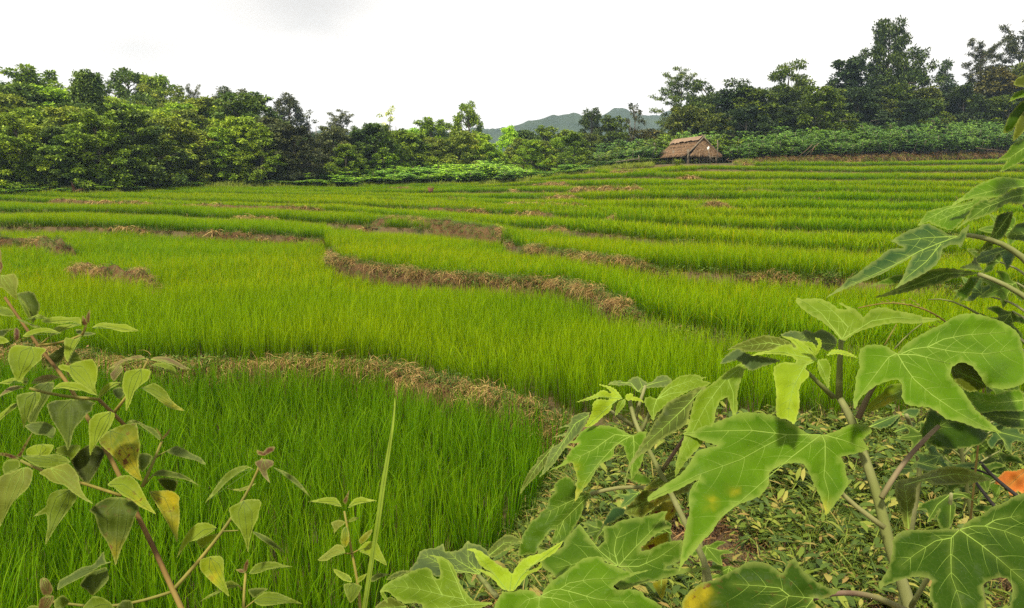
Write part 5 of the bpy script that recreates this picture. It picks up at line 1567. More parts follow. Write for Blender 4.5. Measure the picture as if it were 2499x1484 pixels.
# ---- right, bottom: plant with the yellow-green shoot
B = plant_root('tree_marigold', 'low plant with yellow-green young shoot at the bottom centre', 'plant', .02, .95)
make_stem(B, 'D', [(1245,1455),(1225,1475),(1205,1500),(1190,1580)], [.88, .86], [8, 12], 'gstem', to_ground=True)
make_stem(B, 'T4', [(1110,1150),(1200,1240),(1300,1370)], [.95, .9], [6, 7], 'gstem', 'petiole')
make_leaf(B, 'T4', [(410,1100),(480,1010),(520,910),(590,880),(680,870),(755,830),(775,905),(860,905),(940,880),(1000,800),(1050,830),(1120,840),(1190,890),(1235,965),(1150,1060),(1130,1140),(1000,1130),(900,1130),(800,1180),(650,1150),(500,1120)], [[(1130,1130),(1010,1000),(1000,820)],[(1130,1140),(900,1000),(760,850)],[(1120,1140),(800,1080),(540,930)]], d=.97, col='grey', pitch=1.4, label='grey-green leaf behind the shoot')
make_leaf(B, 'T4', [(1200,920),(1280,820),(1370,750),(1450,740),(1520,775),(1565,825),(1480,830),(1400,880),(1320,940),(1250,970)], [[(1220,950),(1380,820),(1540,815)]], d=.96, col='under', pitch=1.0)
make_leaf(B, 'T4', [(1250,1430),(1150,1420),(1060,1400),(990,1330),(930,1240),(890,1130),(840,1030),(760,970),(610,940),(680,980),(710,1050),(725,1130),(715,1185),(660,1170),(640,1110),(610,1075),(550,1075),(480,1090),(410,1120),(320,1160),(250,1190),(180,1230),(120,1290),(115,1330),(170,1310),(220,1340),(290,1400),(370,1440),(450,1430),(530,1440),(560,1500),(700,1580),(1000,1540)],
          [[(1250,1440),(1010,1450),(960,1390),(740,1350),(540,1300),(330,1265),(150,1290)],[(960,1390),(890,1210),(800,1020),(660,950)],[(740,1350),(700,1260),(630,1150)],[(1010,1450),(800,1480),(600,1480)]], d=.88, col='light', pitch=1.1, label='bright leaf with a notch, lower left of the shoot')
make_leaf(B, 'T4', [(1390,1305),(1330,1270),(1270,1200),(1190,1140),(1110,1100),(1035,1070),(1120,1085),(1200,1110),(1272,1138),(1200,1095),(1130,1050),(1090,980),(1060,910),(990,895),(1040,875),(1130,900),(1200,950),(1270,1010),(1340,1060),(1410,1085),(1450,1135),(1500,1060),(1560,990),(1640,950),(1740,930),(1850,870),(1975,800),(1900,910),(1780,990),(1660,1050),(1590,1105),(1660,1090),(1720,1060),(1755,1015),(1750,1070),(1700,1110),(1620,1140),(1560,1210),(1490,1290),(1440,1315)],
          [[(1430,1300),(1450,1150)],[(1400,1300),(1330,1210),(1200,1050),(1080,920)],[(1470,1290),(1540,1160),(1700,1020),(1950,825)]], d=.87, col='young', pitch=.5, sub=False, label='yellow-green forked young leaf')
make_leaf(B, 'T5', [(245,1065),(110,1010),(-100,1060),(-350,1180),(-450,1120),(-540,1050),(-580,880),(-450,900),(-330,870),(-290,780),(-210,690),(-150,630),(-110,680),(-50,770),(20,860),(60,840),(100,800),(90,690),(90,660),(170,650),(250,600),(330,580),(420,560),(480,560),(560,540),(660,510),(740,495),(715,560),(720,620),(780,670),(700,690),(600,750),(520,830),(470,870),(470,900),(560,890),(650,840),(740,810),(890,795),(910,900),(860,1000),(740,1060),(720,1085),(850,1078),(1150,1075),(1050,1110),(850,1140),(680,1190),(500,1230),(330,1280),(270,1290),(200,1240),(350,1130)],
          [[(245,1060),(300,990),(420,860),(560,720),(730,510)],[(240,1050),(200,900),(220,780),(280,660)],[(250,1060),(450,1060),(650,970),(880,810)],[(230,1050),(50,900),(-140,650)],[(230,1055),(-50,1000),(-400,1080)]], d=.95, col='mid', pitch=1.2, label='wide star-shaped leaf in the middle of the plant')
make_leaf(B, 'T4', [(1730,1370),(1660,1310),(1560,1295),(1460,1310),(1360,1325),(1310,1390),(1270,1500),(1400,1650),(2000,1680),(2600,1650),(2990,1600),(2980,1480),(2890,1405),(2810,1370),(2760,1310),(2640,1290),(2541,1300),(2481,1270),(2541,1210),(2691,1150),(2871,1090),(2661,1120),(2511,1060),(2450,1040),(2385,1010),(2370,965),(2290,960),(2200,970),(2130,1010),(2060,1070),(1960,1140),(1870,1200),(1790,1280),(1755,1350)],
          [[(1740,1365),(1850,1305),(1940,1290),(2030,1230),(2250,1190),(2500,1180)],[(1940,1290),(2100,1330),(2300,1390),(2700,1430)],[(1730,1370),(1725,1483),(1740,1560)],[(1730,1370),(1600,1400),(1530,1470)],[(1760,1370),(1900,1385),(2020,1420),(2110,1480)]], d=.85, col='bright', pitch=1.1, label='broad bright leaf at the bottom edge')
make_leaf(B, 'T4', [(115,1330),(150,1395),(190,1435),(185,1380),(150,1320)], [], d=.9, col='light', pitch=.3)
make_leaf(B, 'T4', [(60,1480),(120,1420),(220,1370),(330,1430),(380,1470),(250,1560),(100,1560)], [[(380,1470),(100,1480)]], d=.93, col='olive', pitch=1.0)
make_leaf(B, 'T4', [(170,1195),(250,1130),(330,1100),(430,1105),(330,1150),(230,1190)], [], d=.96, col='under', pitch=1.0)
make_leaf(B, 'T5', [(590,1230),(740,1180),(720,1300),(690,1400),(640,1330)], [[(680,1200),(670,1380)]], d=1.0, col='lyel', pitch=.3, yel=[(670,1280,200)], spot=1.0, label='yellow brown-spotted dying leaf')
make_leaf(B, 'T5', [(480,880),(560,800),(660,740),(750,710),(750,820),(650,850),(560,900)], [], d=.99, col='lyel', pitch=.5, yel=[(600,820,200)], spot=1.0)
# ---- right, middle: plant behind with the shoot in front of the rice
Cp = plant_root('tree_marigold', 'lobed-leaf plant in the middle whose shoot stands before the rice', 'plant', .33, 1.2)
make_stem(Cp, 'D', [(1535,970),(1543,1020),(1547,1033),(1563,1057),(1588,1110),(1612,1155),(1640,1210),(1657,1245),(1672,1280),(1700,1330),(1725,1375),(1733,1412),(1740,1500),(1745,1580)], [1.2, 1.12, 1.08], [5, 6, 8, 9], 'gstem', to_ground=True, knobby=.06)
make_stem(Cp, 'D', [(1547,1031),(1553,1000),(1555,970),(1566,946),(1575,940)], [1.2, 1.2], [5, 3.5], 'gstem', 'petiole')
make_stem(Cp, 'D', [(1545,1040),(1515,1020),(1492,1008),(1485,1000)], [1.2, 1.2], [5.5, 4], 'gstem', 'petiole')
make_stem(Cp, 'D', [(1562,1058),(1570,1030),(1583,1000),(1602,974)], [1.19, 1.2], [5.5, 3], 'gstem', 'petiole')
make_stem(Cp, 'D', [(1612,1155),(1630,1125),(1660,1080),(1690,1040)], [1.15, 1.1], [6, 4], 'pstem', 'petiole')
make_stem(Cp, 'D', [(1640,1205),(1600,1192),(1545,1184),(1500,1188),(1470,1195),(1441,1205)], [1.14, 1.12], [5, 5], 'pstem', 'petiole')
make_leaf(Cp, 'T2', [(1275,442),(1240,420),(1210,390),(1160,370),(1090,380),(1020,370),(965,370),(1000,340),(1080,325),(1150,345),(1210,300),(1270,285),(1310,310),(1370,350),(1430,330),(1460,290),(1540,270),(1590,290),(1620,330),(1600,360),(1560,390),(1470,395),(1390,400),(1330,420),(1300,450)], [[(1280,440),(1320,390),(1280,300)],[(1275,440),(1200,350),(1000,350)],[(1320,390),(1450,350),(1600,320)]], d=1.21, col='grey', pitch=1.2, sub=False)
make_leaf(Cp, 'T2', [(1115,512),(1090,470),(1050,420),(990,385),(875,365),(950,400),(1000,440),(990,460),(950,430),(900,425),(840,465),(760,500),(640,548),(760,530),(860,505),(930,490),(975,505),(970,525),(900,515),(850,520),(815,560),(810,620),(790,680),(750,760),(730,800),(800,790),(870,740),(920,690),(990,640),(1010,580),(1040,530)], [[(1115,512),(1000,500),(850,490),(680,540)],[(1110,505),(1020,420),(900,370)],[(1060,525),(990,580),(900,660),(760,790)]], d=1.17, col='young', pitch=.8, label='yellow-green young leaf')
make_leaf(Cp, 'T2', [(1115,520),(1145,520),(1140,580),(1090,640),(1040,690),(1050,600),(1075,540)], [[(1130,520),(1045,680)]], d=1.165, col='light', pitch=.5)
make_leaf(Cp, 'T2', [(1195,525),(1240,490),(1290,505),(1340,555),(1280,535)], [], d=1.18, col='young', pitch=1.0)
make_leaf(Cp, 'T2', [(1150,470),(1210,455),(1230,490),(1190,530),(1150,520)], [], d=1.18, col='young', pitch=.4, name='bud_leaf')
make_leaf(Cp, 'T2', [(780,650),(690,655),(600,700),(580,760),(450,815),(570,795),(540,855),(400,905),(530,890),(480,960),(400,1010),(360,1090),(330,1180),(300,1260),(270,1310),(350,1245),(430,1160),(500,1060),(580,960),(680,860),(740,770),(770,700)], [[(775,680),(640,760),(520,950),(400,1130),(285,1295)]], d=1.2, col='grey', pitch=.8, label='grey drooping leaf at the left of the plant')
make_leaf(Cp, 'T2', [(430,960),(340,1050),(260,1110),(240,1170),(180,1230),(120,1340),(70,1490),(150,1390),(250,1290),(330,1180),(390,1060)], [[(410,1000),(250,1200),(90,1450)]], d=1.22, col='under', pitch=.8)
make_leaf(Cp, 'T2', [(1465,515),(1400,490),(1350,500),(1335,540),(1365,610),(1400,680),(1430,735),(1460,660),(1500,630),(1530,600),(1600,540),(1700,480),(1800,430),(1870,410),(1950,390),(2010,350),(1920,320),(1975,292),(1930,295),(1880,270),(1800,265),(1690,285),(1600,350),(1530,410),(1480,490)], [[(1465,515),(1600,460),(1750,440),(1900,390)],[(1465,515),(1430,620),(1430,725)],[(1470,510),(1600,400),(1900,300)]], d=1.19, col='light', pitch=1.2)
make_leaf(Cp, 'T2', [(1215,885),(1150,850),(1080,812),(1000,790),(900,780),(800,792),(730,822),(680,865),(640,925),(570,960),(680,962),(620,1005),(565,1070),(535,1130),(470,1190),(370,1240),(480,1205),(600,1155),(620,1200),(640,1250),(655,1350),(640,1460),(633,1560),(690,1470),(745,1400),(805,1320),(850,1230),(900,1170),(960,1140),(1020,1100),(1032,1030),(1040,985),(1085,970),(1130,1000),(1150,1080),(1185,1180),(1200,1290),(1203,1355),(1255,1280),(1305,1180),(1340,1060),(1345,940),(1360,850),(1290,845)],
          [[(1215,885),(1120,930),(1020,1010),(880,1160),(750,1330),(650,1520)],[(1190,890),(1040,875),(940,940),(830,1025),(600,1140)],[(1225,885),(1235,1000),(1225,1150),(1203,1340)]], d=1.12, col='bright', pitch=1.0, yel=[(640,1480,130),(640,1240,60)], label='large hanging leaf with a yellow tip')
make_leaf(Cp, 'T2', [(1970,390),(1890,395),(1800,440),(1700,490),(1600,530),(1540,590),(1520,640),(1480,700),(1440,750),(1400,830),(1350,900),(1300,970),(1240,1080),(1180,1180),(1150,1290),(1130,1350),(1155,1405),(1150,1330),(1200,1200),(1280,1100),(1400,1020),(1500,930),(1620,860),(1750,780),(1800,640),(1830,560),(1850,470),(1920,450),(1960,420)], [[(1920,420),(1750,600),(1550,790),(1320,1000),(1160,1300)]], d=1.08, col='under', pitch=.7, label='leaf turned over to its paler underside')
make_leaf(Cp, 'T4', [(2250,322),(2150,305),(2090,220),(2050,160),(1990,150),(1930,180),(1880,240),(1890,310),(1850,340),(1820,400),(1800,470),(1740,510),(1720,560),(1660,590),(1600,680),(1560,750),(1530,850),(1515,950),(1600,940),(1690,930),(1730,850),(1790,760),(1850,690),(1890,690),(1870,760),(1850,830),(1990,810),(2050,720),(2110,620),(2150,550),(2190,440),(2230,370)], [[(2250,325),(2110,460),(1980,590),(1860,700),(1760,830)],[(2200,330),(2000,420),(1800,520)],[(1980,590),(1900,780)]], d=1.14, col='mid', pitch=.7, label='dark hanging leaf on a purple stalk')
make_leaf(Cp, 'T5', [(300,520),(380,400),(480,300),(600,260),(760,200),(1000,170),(960,300),(850,330),(700,400),(560,500),(480,560),(400,550)], [[(980,200),(700,310),(320,510)]], d=1.16, col='olive', pitch=.8, yel=[(700,430,160)], spot=.7)
make_leaf(Cp, 'T5', [(500,285),(570,210),(720,130),(870,60),(960,60),(900,140),(760,210),(620,270)], [[(940,80),(720,180),(510,280)]], d=1.13, col='olive', pitch=.8, yel=[(520,280,80)])
make_leaf(Cp, 'T5', [(320,150),(420,105),(520,140),(580,190),(540,225),(440,215)], [], d=1.25, col='mid', pitch=1.0)
make_leaf(Cp, 'T5', [(15,760),(80,640),(130,540),(200,450),(330,480),(370,500),(250,560),(200,600),(100,650),(60,720)], [], d=1.3, col='blue', pitch=1.0)
make_leaf(Cp, 'T5', [(560,520),(700,400),(800,390),(830,500),(760,600),(650,560)], [], d=1.2, col='under', pitch=.6, yel=[(720,520,200)], spot=1.0)
# ---- right, top: plant leaning in from the right edge
Dp = plant_root('tree_marigold', 'plant leaning in from the right edge with grey-green hand-shaped leaves', 'plant', 1.05, 1.35)
make_stem(Dp, 'T1', [(2060,480),(2200,490),(2350,550),(2490,645),(2600,760),(2650,1000),(2640,1400),(2600,2000)], [1.22, 1.2, 1.2], [5, 7, 9, 10], 'gstem', to_ground=True)
make_stem(Dp, 'T1', [(2140,775),(2300,820),(2400,880),(2500,945),(2640,1050)], [1.24, 1.2], [5, 7], 'gstem', 'petiole')
make_stem(Dp, 'T1', [(2490,250),(2560,300),(2640,500),(2640,900)], [1.24, 1.2], [4, 8], 'gstem', 'petiole')
make_leaf(Dp, 'T1', [(2640,60),(2490,55),(2380,40),(2300,35),(2230,60),(2150,90),(2080,140),(2020,190),(1970,220),(1930,270),(2020,220),(2130,200),(2250,195),(2330,175),(2420,120),(2640,150)], [[(2630,100),(2350,120),(2100,180),(1945,258)]], d=1.25, col='bright', pitch=1.2)
make_leaf(Dp, 'T1', [(2640,110),(2490,110),(2400,135),(2320,180),(2240,215),(2170,210),(2100,260),(2060,340),(2010,400),(1960,450),(2060,380),(2150,350),(2250,310),(2330,260),(2380,230),(2490,240),(2640,200)], [[(2630,150),(2400,190),(2200,270),(1975,435)]], d=1.2, col='mid', pitch=1.0)
make_leaf(Dp, 'T1', [(2230,205),(2130,200),(2060,230),(1930,255),(1840,275),(1760,300),(1720,350),(1680,410),(1760,380),(1800,400),(1880,430),(1950,440),(2060,330),(2110,270)], [[(2220,215),(2000,300),(1800,390)],[(2100,240),(1900,280),(1700,390)]], d=1.27, col='bright', pitch=1.1)
make_leaf(Dp, 'T1', [(1985,488),(1900,460),(1830,425),(1770,395),(1720,395),(1690,420),(1620,440),(1550,480),(1480,520),(1365,552),(1470,525),(1540,555),(1580,580),(1530,580),(1460,590),(1410,630),(1380,660),(1330,690),(1260,740),(1200,790),(1150,810),(1110,860),(1030,920),(980,960),(1060,920),(1180,870),(1300,820),(1420,770),(1520,710),(1600,670),(1640,640),(1600,720),(1570,800),(1530,860),(1505,890),(1600,840),(1720,780),(1820,710),(1860,640),(1870,590),(1930,555),(1990,555),(2010,580),(2040,510),(2080,400),(2010,450)],
          [[(1985,488),(1750,500),(1550,525),(1400,545)],[(1985,490),(1850,540),(1700,600),(1500,710),(1200,850),(1000,950)],[(1860,545),(1750,680),(1600,800),(1510,885)]], d=1.18, col='blue', pitch=1.0, label='grey-green hand-shaped leaf with long pointed lobes')
make_leaf(Dp, 'T1', [(2150,770),(2060,750),(1960,735),(1870,730),(1780,745),(1700,780),(1620,830),(1530,880),(1440,920),(1340,960),(1480,940),(1600,915),(1720,880),(1850,850),(1960,810),(2060,790)], [[(2140,772),(1900,770),(1600,880),(1360,955)]], d=1.24, col='dark', pitch=.4, yaw=.3)
make_leaf(Dp, 'T1', [(1310,875),(1400,830),(1500,790),(1570,780),(1560,830),(1480,860),(1400,855)], [], d=1.26, col='mid', pitch=.8)
make_leaf(Dp, 'T1', [(2120,640),(2090,690),(2000,730),(2100,745),(2180,750),(2140,690)], [], d=1.25, col='grey', pitch=.8)
make_leaf(Dp, 'T1', [(2380,300),(2290,330),(2260,420),(2230,500),(2170,570),(2130,630),(2250,560),(2330,500),(2380,420),(2410,310)], [[(2390,310),(2300,440),(2150,610)]], d=1.24, col='dark', pitch=.4)
make_leaf(Dp, 'T1', [(2400,570),(2300,570),(2200,600),(2060,600),(2160,620),(2100,680),(2200,700),(2250,680),(2300,620),(2340,690),(2360,750),(2400,690),(2430,610)], [[(2390,580),(2200,640),(2110,680)]], d=1.34, col='blue', pitch=1.0)
make_leaf(Dp, 'T1', [(2160,800),(2080,800),(2040,860),(1990,900),(1950,980),(2010,950),(1990,1000),(2060,960),(2110,880)], [], d=1.28, col='mid', pitch=.4)
make_leaf(Dp, 'T1', [(2430,400),(2560,380),(2640,450),(2560,530),(2440,520),(2360,500)], [[(2630,460),(2400,480)]], d=1.3, col='dark', pitch=.9)
make_leaf(Dp, 'D', [(2520,178),(2485,188),(2472,205),(2485,212),(2520,210)], [], d=1.15, col='olive', pitch=.6)
make_leaf(Dp, 'D', [(2520,214),(2478,225),(2462,248),(2485,240),(2520,232)], [], d=1.16, col='mid', pitch=.8)
make_leaf(Dp, 'D', [(2520,232),(2490,250),(2462,282),(2447,325),(2470,318),(2492,285),(2520,265)], [], d=1.17, col='dark', pitch=.4)
make_leaf(Dp, 'D', [(2500,270),(2480,300),(2470,345),(2490,330),(2520,290)], [], d=1.16, col='olive', pitch=.3)
make_leaf(Dp, 'D', [(2520,335),(2475,348),(2452,376),(2425,396),(2458,388),(2440,420),(2482,400),(2520,372)], [[(2515,350),(2450,395)]], d=1.15, col='mid', pitch=.6)
make_stem(Dp, 'D', [(2525,170),(2520,260),(2530,380),(2545,600)], [1.17, 1.2], [4, 7], 'gstem', 'petiole')
# ---- low weeds and dead things under the right plants
E = plant_root('weed_plant', 'dark blue-green lobed weed behind the furry-stemmed plant', 'plant', 1.05, 2.0)
make_stem(E, 'T3', [(1500,1300),(1540,1400),(1600,1600),(1640,1900)], [1.9, 2.0], [5, 6], 'gstem', to_ground=True)
for ol, c in (([(1130,1420),(1200,1350),(1300,1320),(1440,1290),(1350,1400),(1250,1440)], 'blue'), ([(1370,1470),(1450,1400),(1560,1370),(1610,1390),(1560,1460),(1450,1480)], 'blue'),
              ([(1290,1440),(1330,1340),(1440,1300),(1400,1420)], 'blue'), ([(1450,1290),(1530,1230),(1640,1240),(1600,1320),(1500,1330)], 'blue'), ([(1560,1500),(1640,1400),(1720,1440),(1690,1560),(1600,1580)], 'dark')):
    make_leaf(E, 'T3', ol, [[ol[0], ol[3]]], d=1.95, col=c, pitch=1.2, sub=False)
F_ = plant_root('weed_plant', 'dark weed with drooping lobed leaves between stem and big corner leaf', 'plant', 1.15, 1.6)
make_stem(F_, 'T6', [(1760,320),(1745,420),(1740,700),(1750,1000)], [1.5, 1.55], [4, 6], 'gstem', to_ground=True)
make_leaf(F_, 'T6', [(1760,320),(1660,340),(1560,380),(1470,420),(1400,490),(1500,480),(1530,560),(1510,620),(1600,560),(1640,480),(1612,560),(1650,660),(1740,680),(1790,560),(1810,440),(1770,390),(1860,360),(1960,380),(2020,430),(2030,400),(1970,330),(1850,300)], [[(1760,320),(1750,500),(1745,670)],[(1755,325),(1620,430),(1520,600)],[(1770,320),(1880,330),(2020,410)]], d=1.5, col='dark', pitch=.9, sub=False)
for ol in ([(1400,0),(1560,20),(1640,70),(1560,100),(1420,60)], [(1690,0),(1800,20),(1950,0),(2080,20),(1950,60),(1780,70)], [(1150,60),(1300,20),(1380,70),(1300,120),(1180,110)]):
    make_leaf(F_, 'T6', ol, [[ol[0], ol[2]]], d=1.6, col='blue', pitch=1.1, sub=False)
G = plant_root('dead_shrub', 'thin black dead shrub stems crossing before the dry orange leaf', 'shrub', 1.35, 1.75)
make_stem(G, 'T6', [(2050,0),(2200,170),(2430,340),(2600,480)], [1.7, 1.6], [4, 5], 'black', 'dead_twig', to_ground=True)
make_stem(G, 'T6', [(1990,180),(2080,300),(2190,450),(2400,640)], [1.75, 1.6], [3.5, 4.5], 'black', 'dead_twig')
make_stem(G, 'T6', [(1960,60),(2100,80),(2160,130)], [1.72, 1.7], [2.5, 3], 'black', 'dead_twig')
def dry_leaf(label, ol, d, X, Y):
    c = tp('T6', ol).mean(0)
    if d is None:                      # lying on the bank: follow the sight line to the ground
        for d in np.arange(2.5, 7, .02):
            p = at(c[0], c[1], d)
            if p.z < float(ground_z(np.array([p.x]), np.array([p.y]))[0]) + .06: break
    p = at(c[0], c[1], d)
    o = bpy.data.objects.new('dry_leaf', None); COL.objects.link(o); o.location = p; tag(o, label, 'dry leaf')
    make_leaf(o, 'T6', ol, [[ol[0], ol[len(ol) // 2]]], d=d, col='orange', pitch=.8, wave=2.0, sub=False, vmat='rstem', name='leaf_blade')
dry_leaf('large crumpled orange dry leaf at the right edge', [(2540,60),(2400,90),(2310,90),(2240,150),(2200,220),(2330,250),(2350,340),(2410,330),(2430,290),(2499,320),(2560,200)], 1.68, 0, 0)
dry_leaf('small orange dry leaf beside the furry stem', [(1390,610),(1440,590),(1500,585),(1510,640),(1480,670),(1430,660)], None, 0, 0)
dry_leaf('tiny orange dry leaf under the black stems', [(1885,455),(1910,450),(1920,480),(1900,498)], None, 0, 0)
LOBED = np.array([(0,0),(-.16,.06),(-.42,.02),(-.62,.22),(-.30,.26),(-.20,.36),(-.46,.50),(-.60,.74),(-.28,.62),(-.16,.66),(-.12,.82),(0,1.05),(.12,.82),(.16,.66),(.28,.62),(.60,.74),(.46,.50),(.20,.36),(.30,.26),(.62,.22),(.42,.02),(.16,.06)])
def auto_leaf(plant, cx, cy, size, ang, d, col, squash=.7, pitch=1.0):
    c_, s_ = math.cos(R_(ang)), math.sin(R_(ang))
    def tf(P):
        P = np.asarray(P, float) * size; x, y = P[:, 0] * c_ - P[:, 1] * s_, P[:, 0] * s_ + P[:, 1] * c_
        return [(cx + a, cy + b * squash) for a, b in zip(x, y)]
    make_leaf(plant, 'D', tf(LOBED), [tf([(0, .02), (0, .5), (0, 1.0)]), tf([(0, .1), (-.3, .45), (-.55, .7)]), tf([(0, .1), (.3, .45), (.55, .7)])], d=d, col=col, pitch=pitch, sub=False, vw=1.6, serr=1.0)
K = plant_root('weed_plant', 'dark lobed-leaf plant standing behind at the far lower right', 'plant', 1.55, 1.9)
make_stem(K, 'D', [(2330,1010),(2345,1100),(2360,1200),(2380,1330),(2400,1480)], [1.8, 1.85], [4, 6], 'gstem', to_ground=True)
rK = random.Random(5)
for (cx, cy, sz, an, cl) in [(2340,1010,95,150,'blue'),(2350,1040,100,40,'dark'),(2370,1065,100,-40,'dark'),(2335,1080,90,110,'mid'),(2420,1050,100,-70,'blue'),(2440,1100,110,20,'dark'),(2300,1110,90,60,'blue'),(2390,1130,100,-10,'dark'),(2460,1160,100,60,'mid'),(2370,1180,90,100,'dark'),(2470,1010,100,120,'blue'),(2270,1060,80,80,'dark'),(2430,1230,100,0,'dark')]:
    make_stem(K, 'D', [(2350, min(cy + 60, 1250)), ((2350 + cx) / 2, cy + 22), (cx, cy)], [1.86, 1.88], [2.5, 1.6], 'gstem', 'petiole')
    auto_leaf(K, cx, cy, sz, an, 1.85 + rK.uniform(-.12, .1), cl)
for (cx, cy, sz, an, d_, cl) in [(2440,640,90,120,1.42,'dark'),(2480,690,100,60,1.45,'mid'),(2400,720,80,140,1.5,'blue'),(2470,760,100,30,1.42,'dark'),(2420,800,90,80,1.5,'mid'),(2490,850,110,100,1.4,'bright'),(2350,860,80,60,1.55,'blue'),(2440,900,90,20,1.5,'dark'),(2480,560,90,90,1.4,'mid'),(2500,960,110,70,1.35,'mid')]:
    make_stem(Dp, 'D', [(2540, cy + 70), ((2540 + cx) / 2, cy + 18), (cx, cy)], [1.3, d_ + .03], [3.5, 2], 'gstem', 'petiole')
    auto_leaf(Dp, cx, cy, sz, an, d_, cl)
L_ = plant_root('weed_plant', 'small lobed-leaf weed in the gap beside the middle plant stem', 'plant', .62, 1.75)
make_stem(L_, 'D', [(1700,1180),(1705,1260),(1715,1380)], [1.7, 1.7], [3, 4], 'gstem', to_ground=True)
for (cx, cy, sz, an, cl) in [(1560,1200,70,40,'blue'),(1480,1290,70,70,'dark'),(1720,1330,80,-30,'mid'),(1780,1380,80,10,'mid'),(1640,1300,70,90,'dark')]:
    auto_leaf(L_, cx, cy, sz, an, 1.65, cl)
# ---- grass seed head and dry stalks in front of the right rice
Hs = plant_root('grass_seed_head', 'brown grass seed head bending over the big right leaf', 'grass', 1.1, 1.7)
make_stem(Hs, 'T3', [(1010,215),(1300,150),(1490,172),(1640,205),(1740,245),(1890,335),(2000,440),(2300,900)], [1.4, 1.45], [1.2, 2.5], 'rstem', 'stalk', to_ground=True)
make_stem(Hs, 'T3', [(1280,590),(1340,480),(1400,380)], [1.45, 1.45], [2, 1.5], 'ystem', 'stalk')
make_stem(Hs, 'T3', [(1380,630),(1480,490),(1620,380),(1660,370)], [1.46, 1.46], [2, 1.2], 'gstem', 'stalk')
make_stem(Hs, 'T3', [(1720,130),(1790,62),(1900,90),(2100,190),(2240,280)], [1.45, 1.4], [1.2, 3], 'gstem', 'stalk')
rS = np.random.default_rng(77)
for (x, y) in [(1280,152),(1330,148),(1390,150),(1440,160),(1490,172),(1500,130),(1560,120),(1600,150),(1640,190),(1680,215),(1720,240),(1580,195),(1780,270),(1830,300),(1760,420),(1800,400),(1850,370)]:
    a_ = rS.uniform(-.7, .2); L_ = rS.uniform(40, 75); c_, s_ = math.cos(a_), math.sin(a_)
    o_ = np.array([(0, 0), (L_ * .3, -7), (L_, 0), (L_ * .3, 7)]) @ np.array([[c_, s_], [-s_, c_]])
    make_leaf(Hs, 'T3', [(x - px_, y + py_) for px_, py_ in o_], [], d=1.42, col='lbud' if rS.uniform() < .6 else 'lpale', pitch=.1, serr=.3, sub=False, name='spikelet')
# ---- single tall grass blade in front
M['bladegreen'] = m_stem('grass_blade_green', (.10, .16, .010), (.17, .23, .018), (.13, .19, .012))
Bl = plant_root('tall_grass', 'single long grass blade standing upright before the front rice', 'grass', -.19, .9)
make_leaf(Bl, 'D', [(963,970),(965,985),(961,1040),(950,1120),(940,1187),(927,1280),(909,1390),(895,1484),(881,1580),(869,1580),(883,1484),(897,1390),(915,1280),(928,1187),(942,1110),(955,1040),(961,985)], [[(875,1570),(905,1390),(932,1200),(948,1100),(961,990)]], d=.95, col='lbright', pitch=0.0, serr=.2, sub=False, wave=.2, vw=2.0, name='blade')
for o_ in Bl.children: o_.data.materials[0] = M['bladegreen']
# ---- left: shrub with opposite leaves
P1 = plant_root('leafy_shrub', 'leafy shrub with purple shoot tips filling the lower left', 'shrub', -.38, .95)
make_stem(P1, 'D', [(12,726),(46,776),(70,810),(92,844),(132,892),(148,912),(166,934),(184,968),(225,1040),(268,1112),(292,1162),(332,1252),(360,1306),(396,1382),(421,1441),(446,1486),(475,1570)], [1.22, 1.2, 1.17, 1.14, 1.1], [3.2, 4.4, 5.5, 7], 'rstem', to_ground=True)
make_stem(P1, 'L2', [(360,470),(420,520),(640,565),(900,590),(1100,570),(1200,602)], [1.16, 1.18], [3.5, 4], 'ystem', 'twig')
make_stem(P1, 'L2', [(1200,602),(1400,745),(1500,885),(1560,960)], [1.2, 1.2], [4, 4.5], 'rstem', 'twig')
make_stem(P1, 'L2', [(1390,765),(1460,660),(1530,570),(1640,480),(1780,220),(1810,110)], [1.17, 1.17], [4, 2.5], 'ystem', 'twig')
make_stem(P1, 'L3', [(250,190),(340,260),(480,320),(980,455),(1250,545),(1480,620)], [1.14, 1.15], [3.5, 4], 'ystem', 'twig')
make_stem(P1, 'L2', [(1975,1110),(1950,1190),(1900,1310),(1830,1450),(1770,1600),(1735,1670)], [1.18, 1.16], [3, 4.5], 'ystem', 'twig')
make_stem(P1, 'L2', [(1905,1310),(1960,1270),(2020,1240)], [1.18, 1.18], [2, 1.5], 'ystem', 'twig')
make_stem(P1, 'L3', [(1780,470),(1830,400),(1870,370)], [1.18, 1.18], [2, 1.5], 'ystem', 'twig')
make_stem(P1, 'D', [(421,1441),(460,1400),(500,1350),(545,1296),(590,1225),(630,1155),(640,1118)], [1.12, 1.16, 1.18], [5, 4, 3], 'ystem', 'twig')
make_stem(P1, 'L4', [(1190,725),(1000,790),(820,830),(600,835),(370,795)], [1.12, 1.1], [4, 3], 'ystem', 'twig')
make_stem(P1, 'L1', [(480,1225),(560,1190),(590,1130)], [1.2, 1.2], [2.5, 2], 'ystem', 'twig')
make_stem(P1, 'L1', [(1000,1100),(1030,1050),(1050,985)], [1.2, 1.2], [3.5, 2.5], 'ystem', 'twig')
make_stem(P1, 'L1', [(470,1225),(620,1215),(800,1230),(930,1190),(1000,1100)], [1.2, 1.2], [3, 3], 'ystem', 'twig')
make_stem(P1, 'L5', [(290,580),(330,582),(380,575)], [1.15, 1.13], [2, 1.5], 'ystem', 'twig')
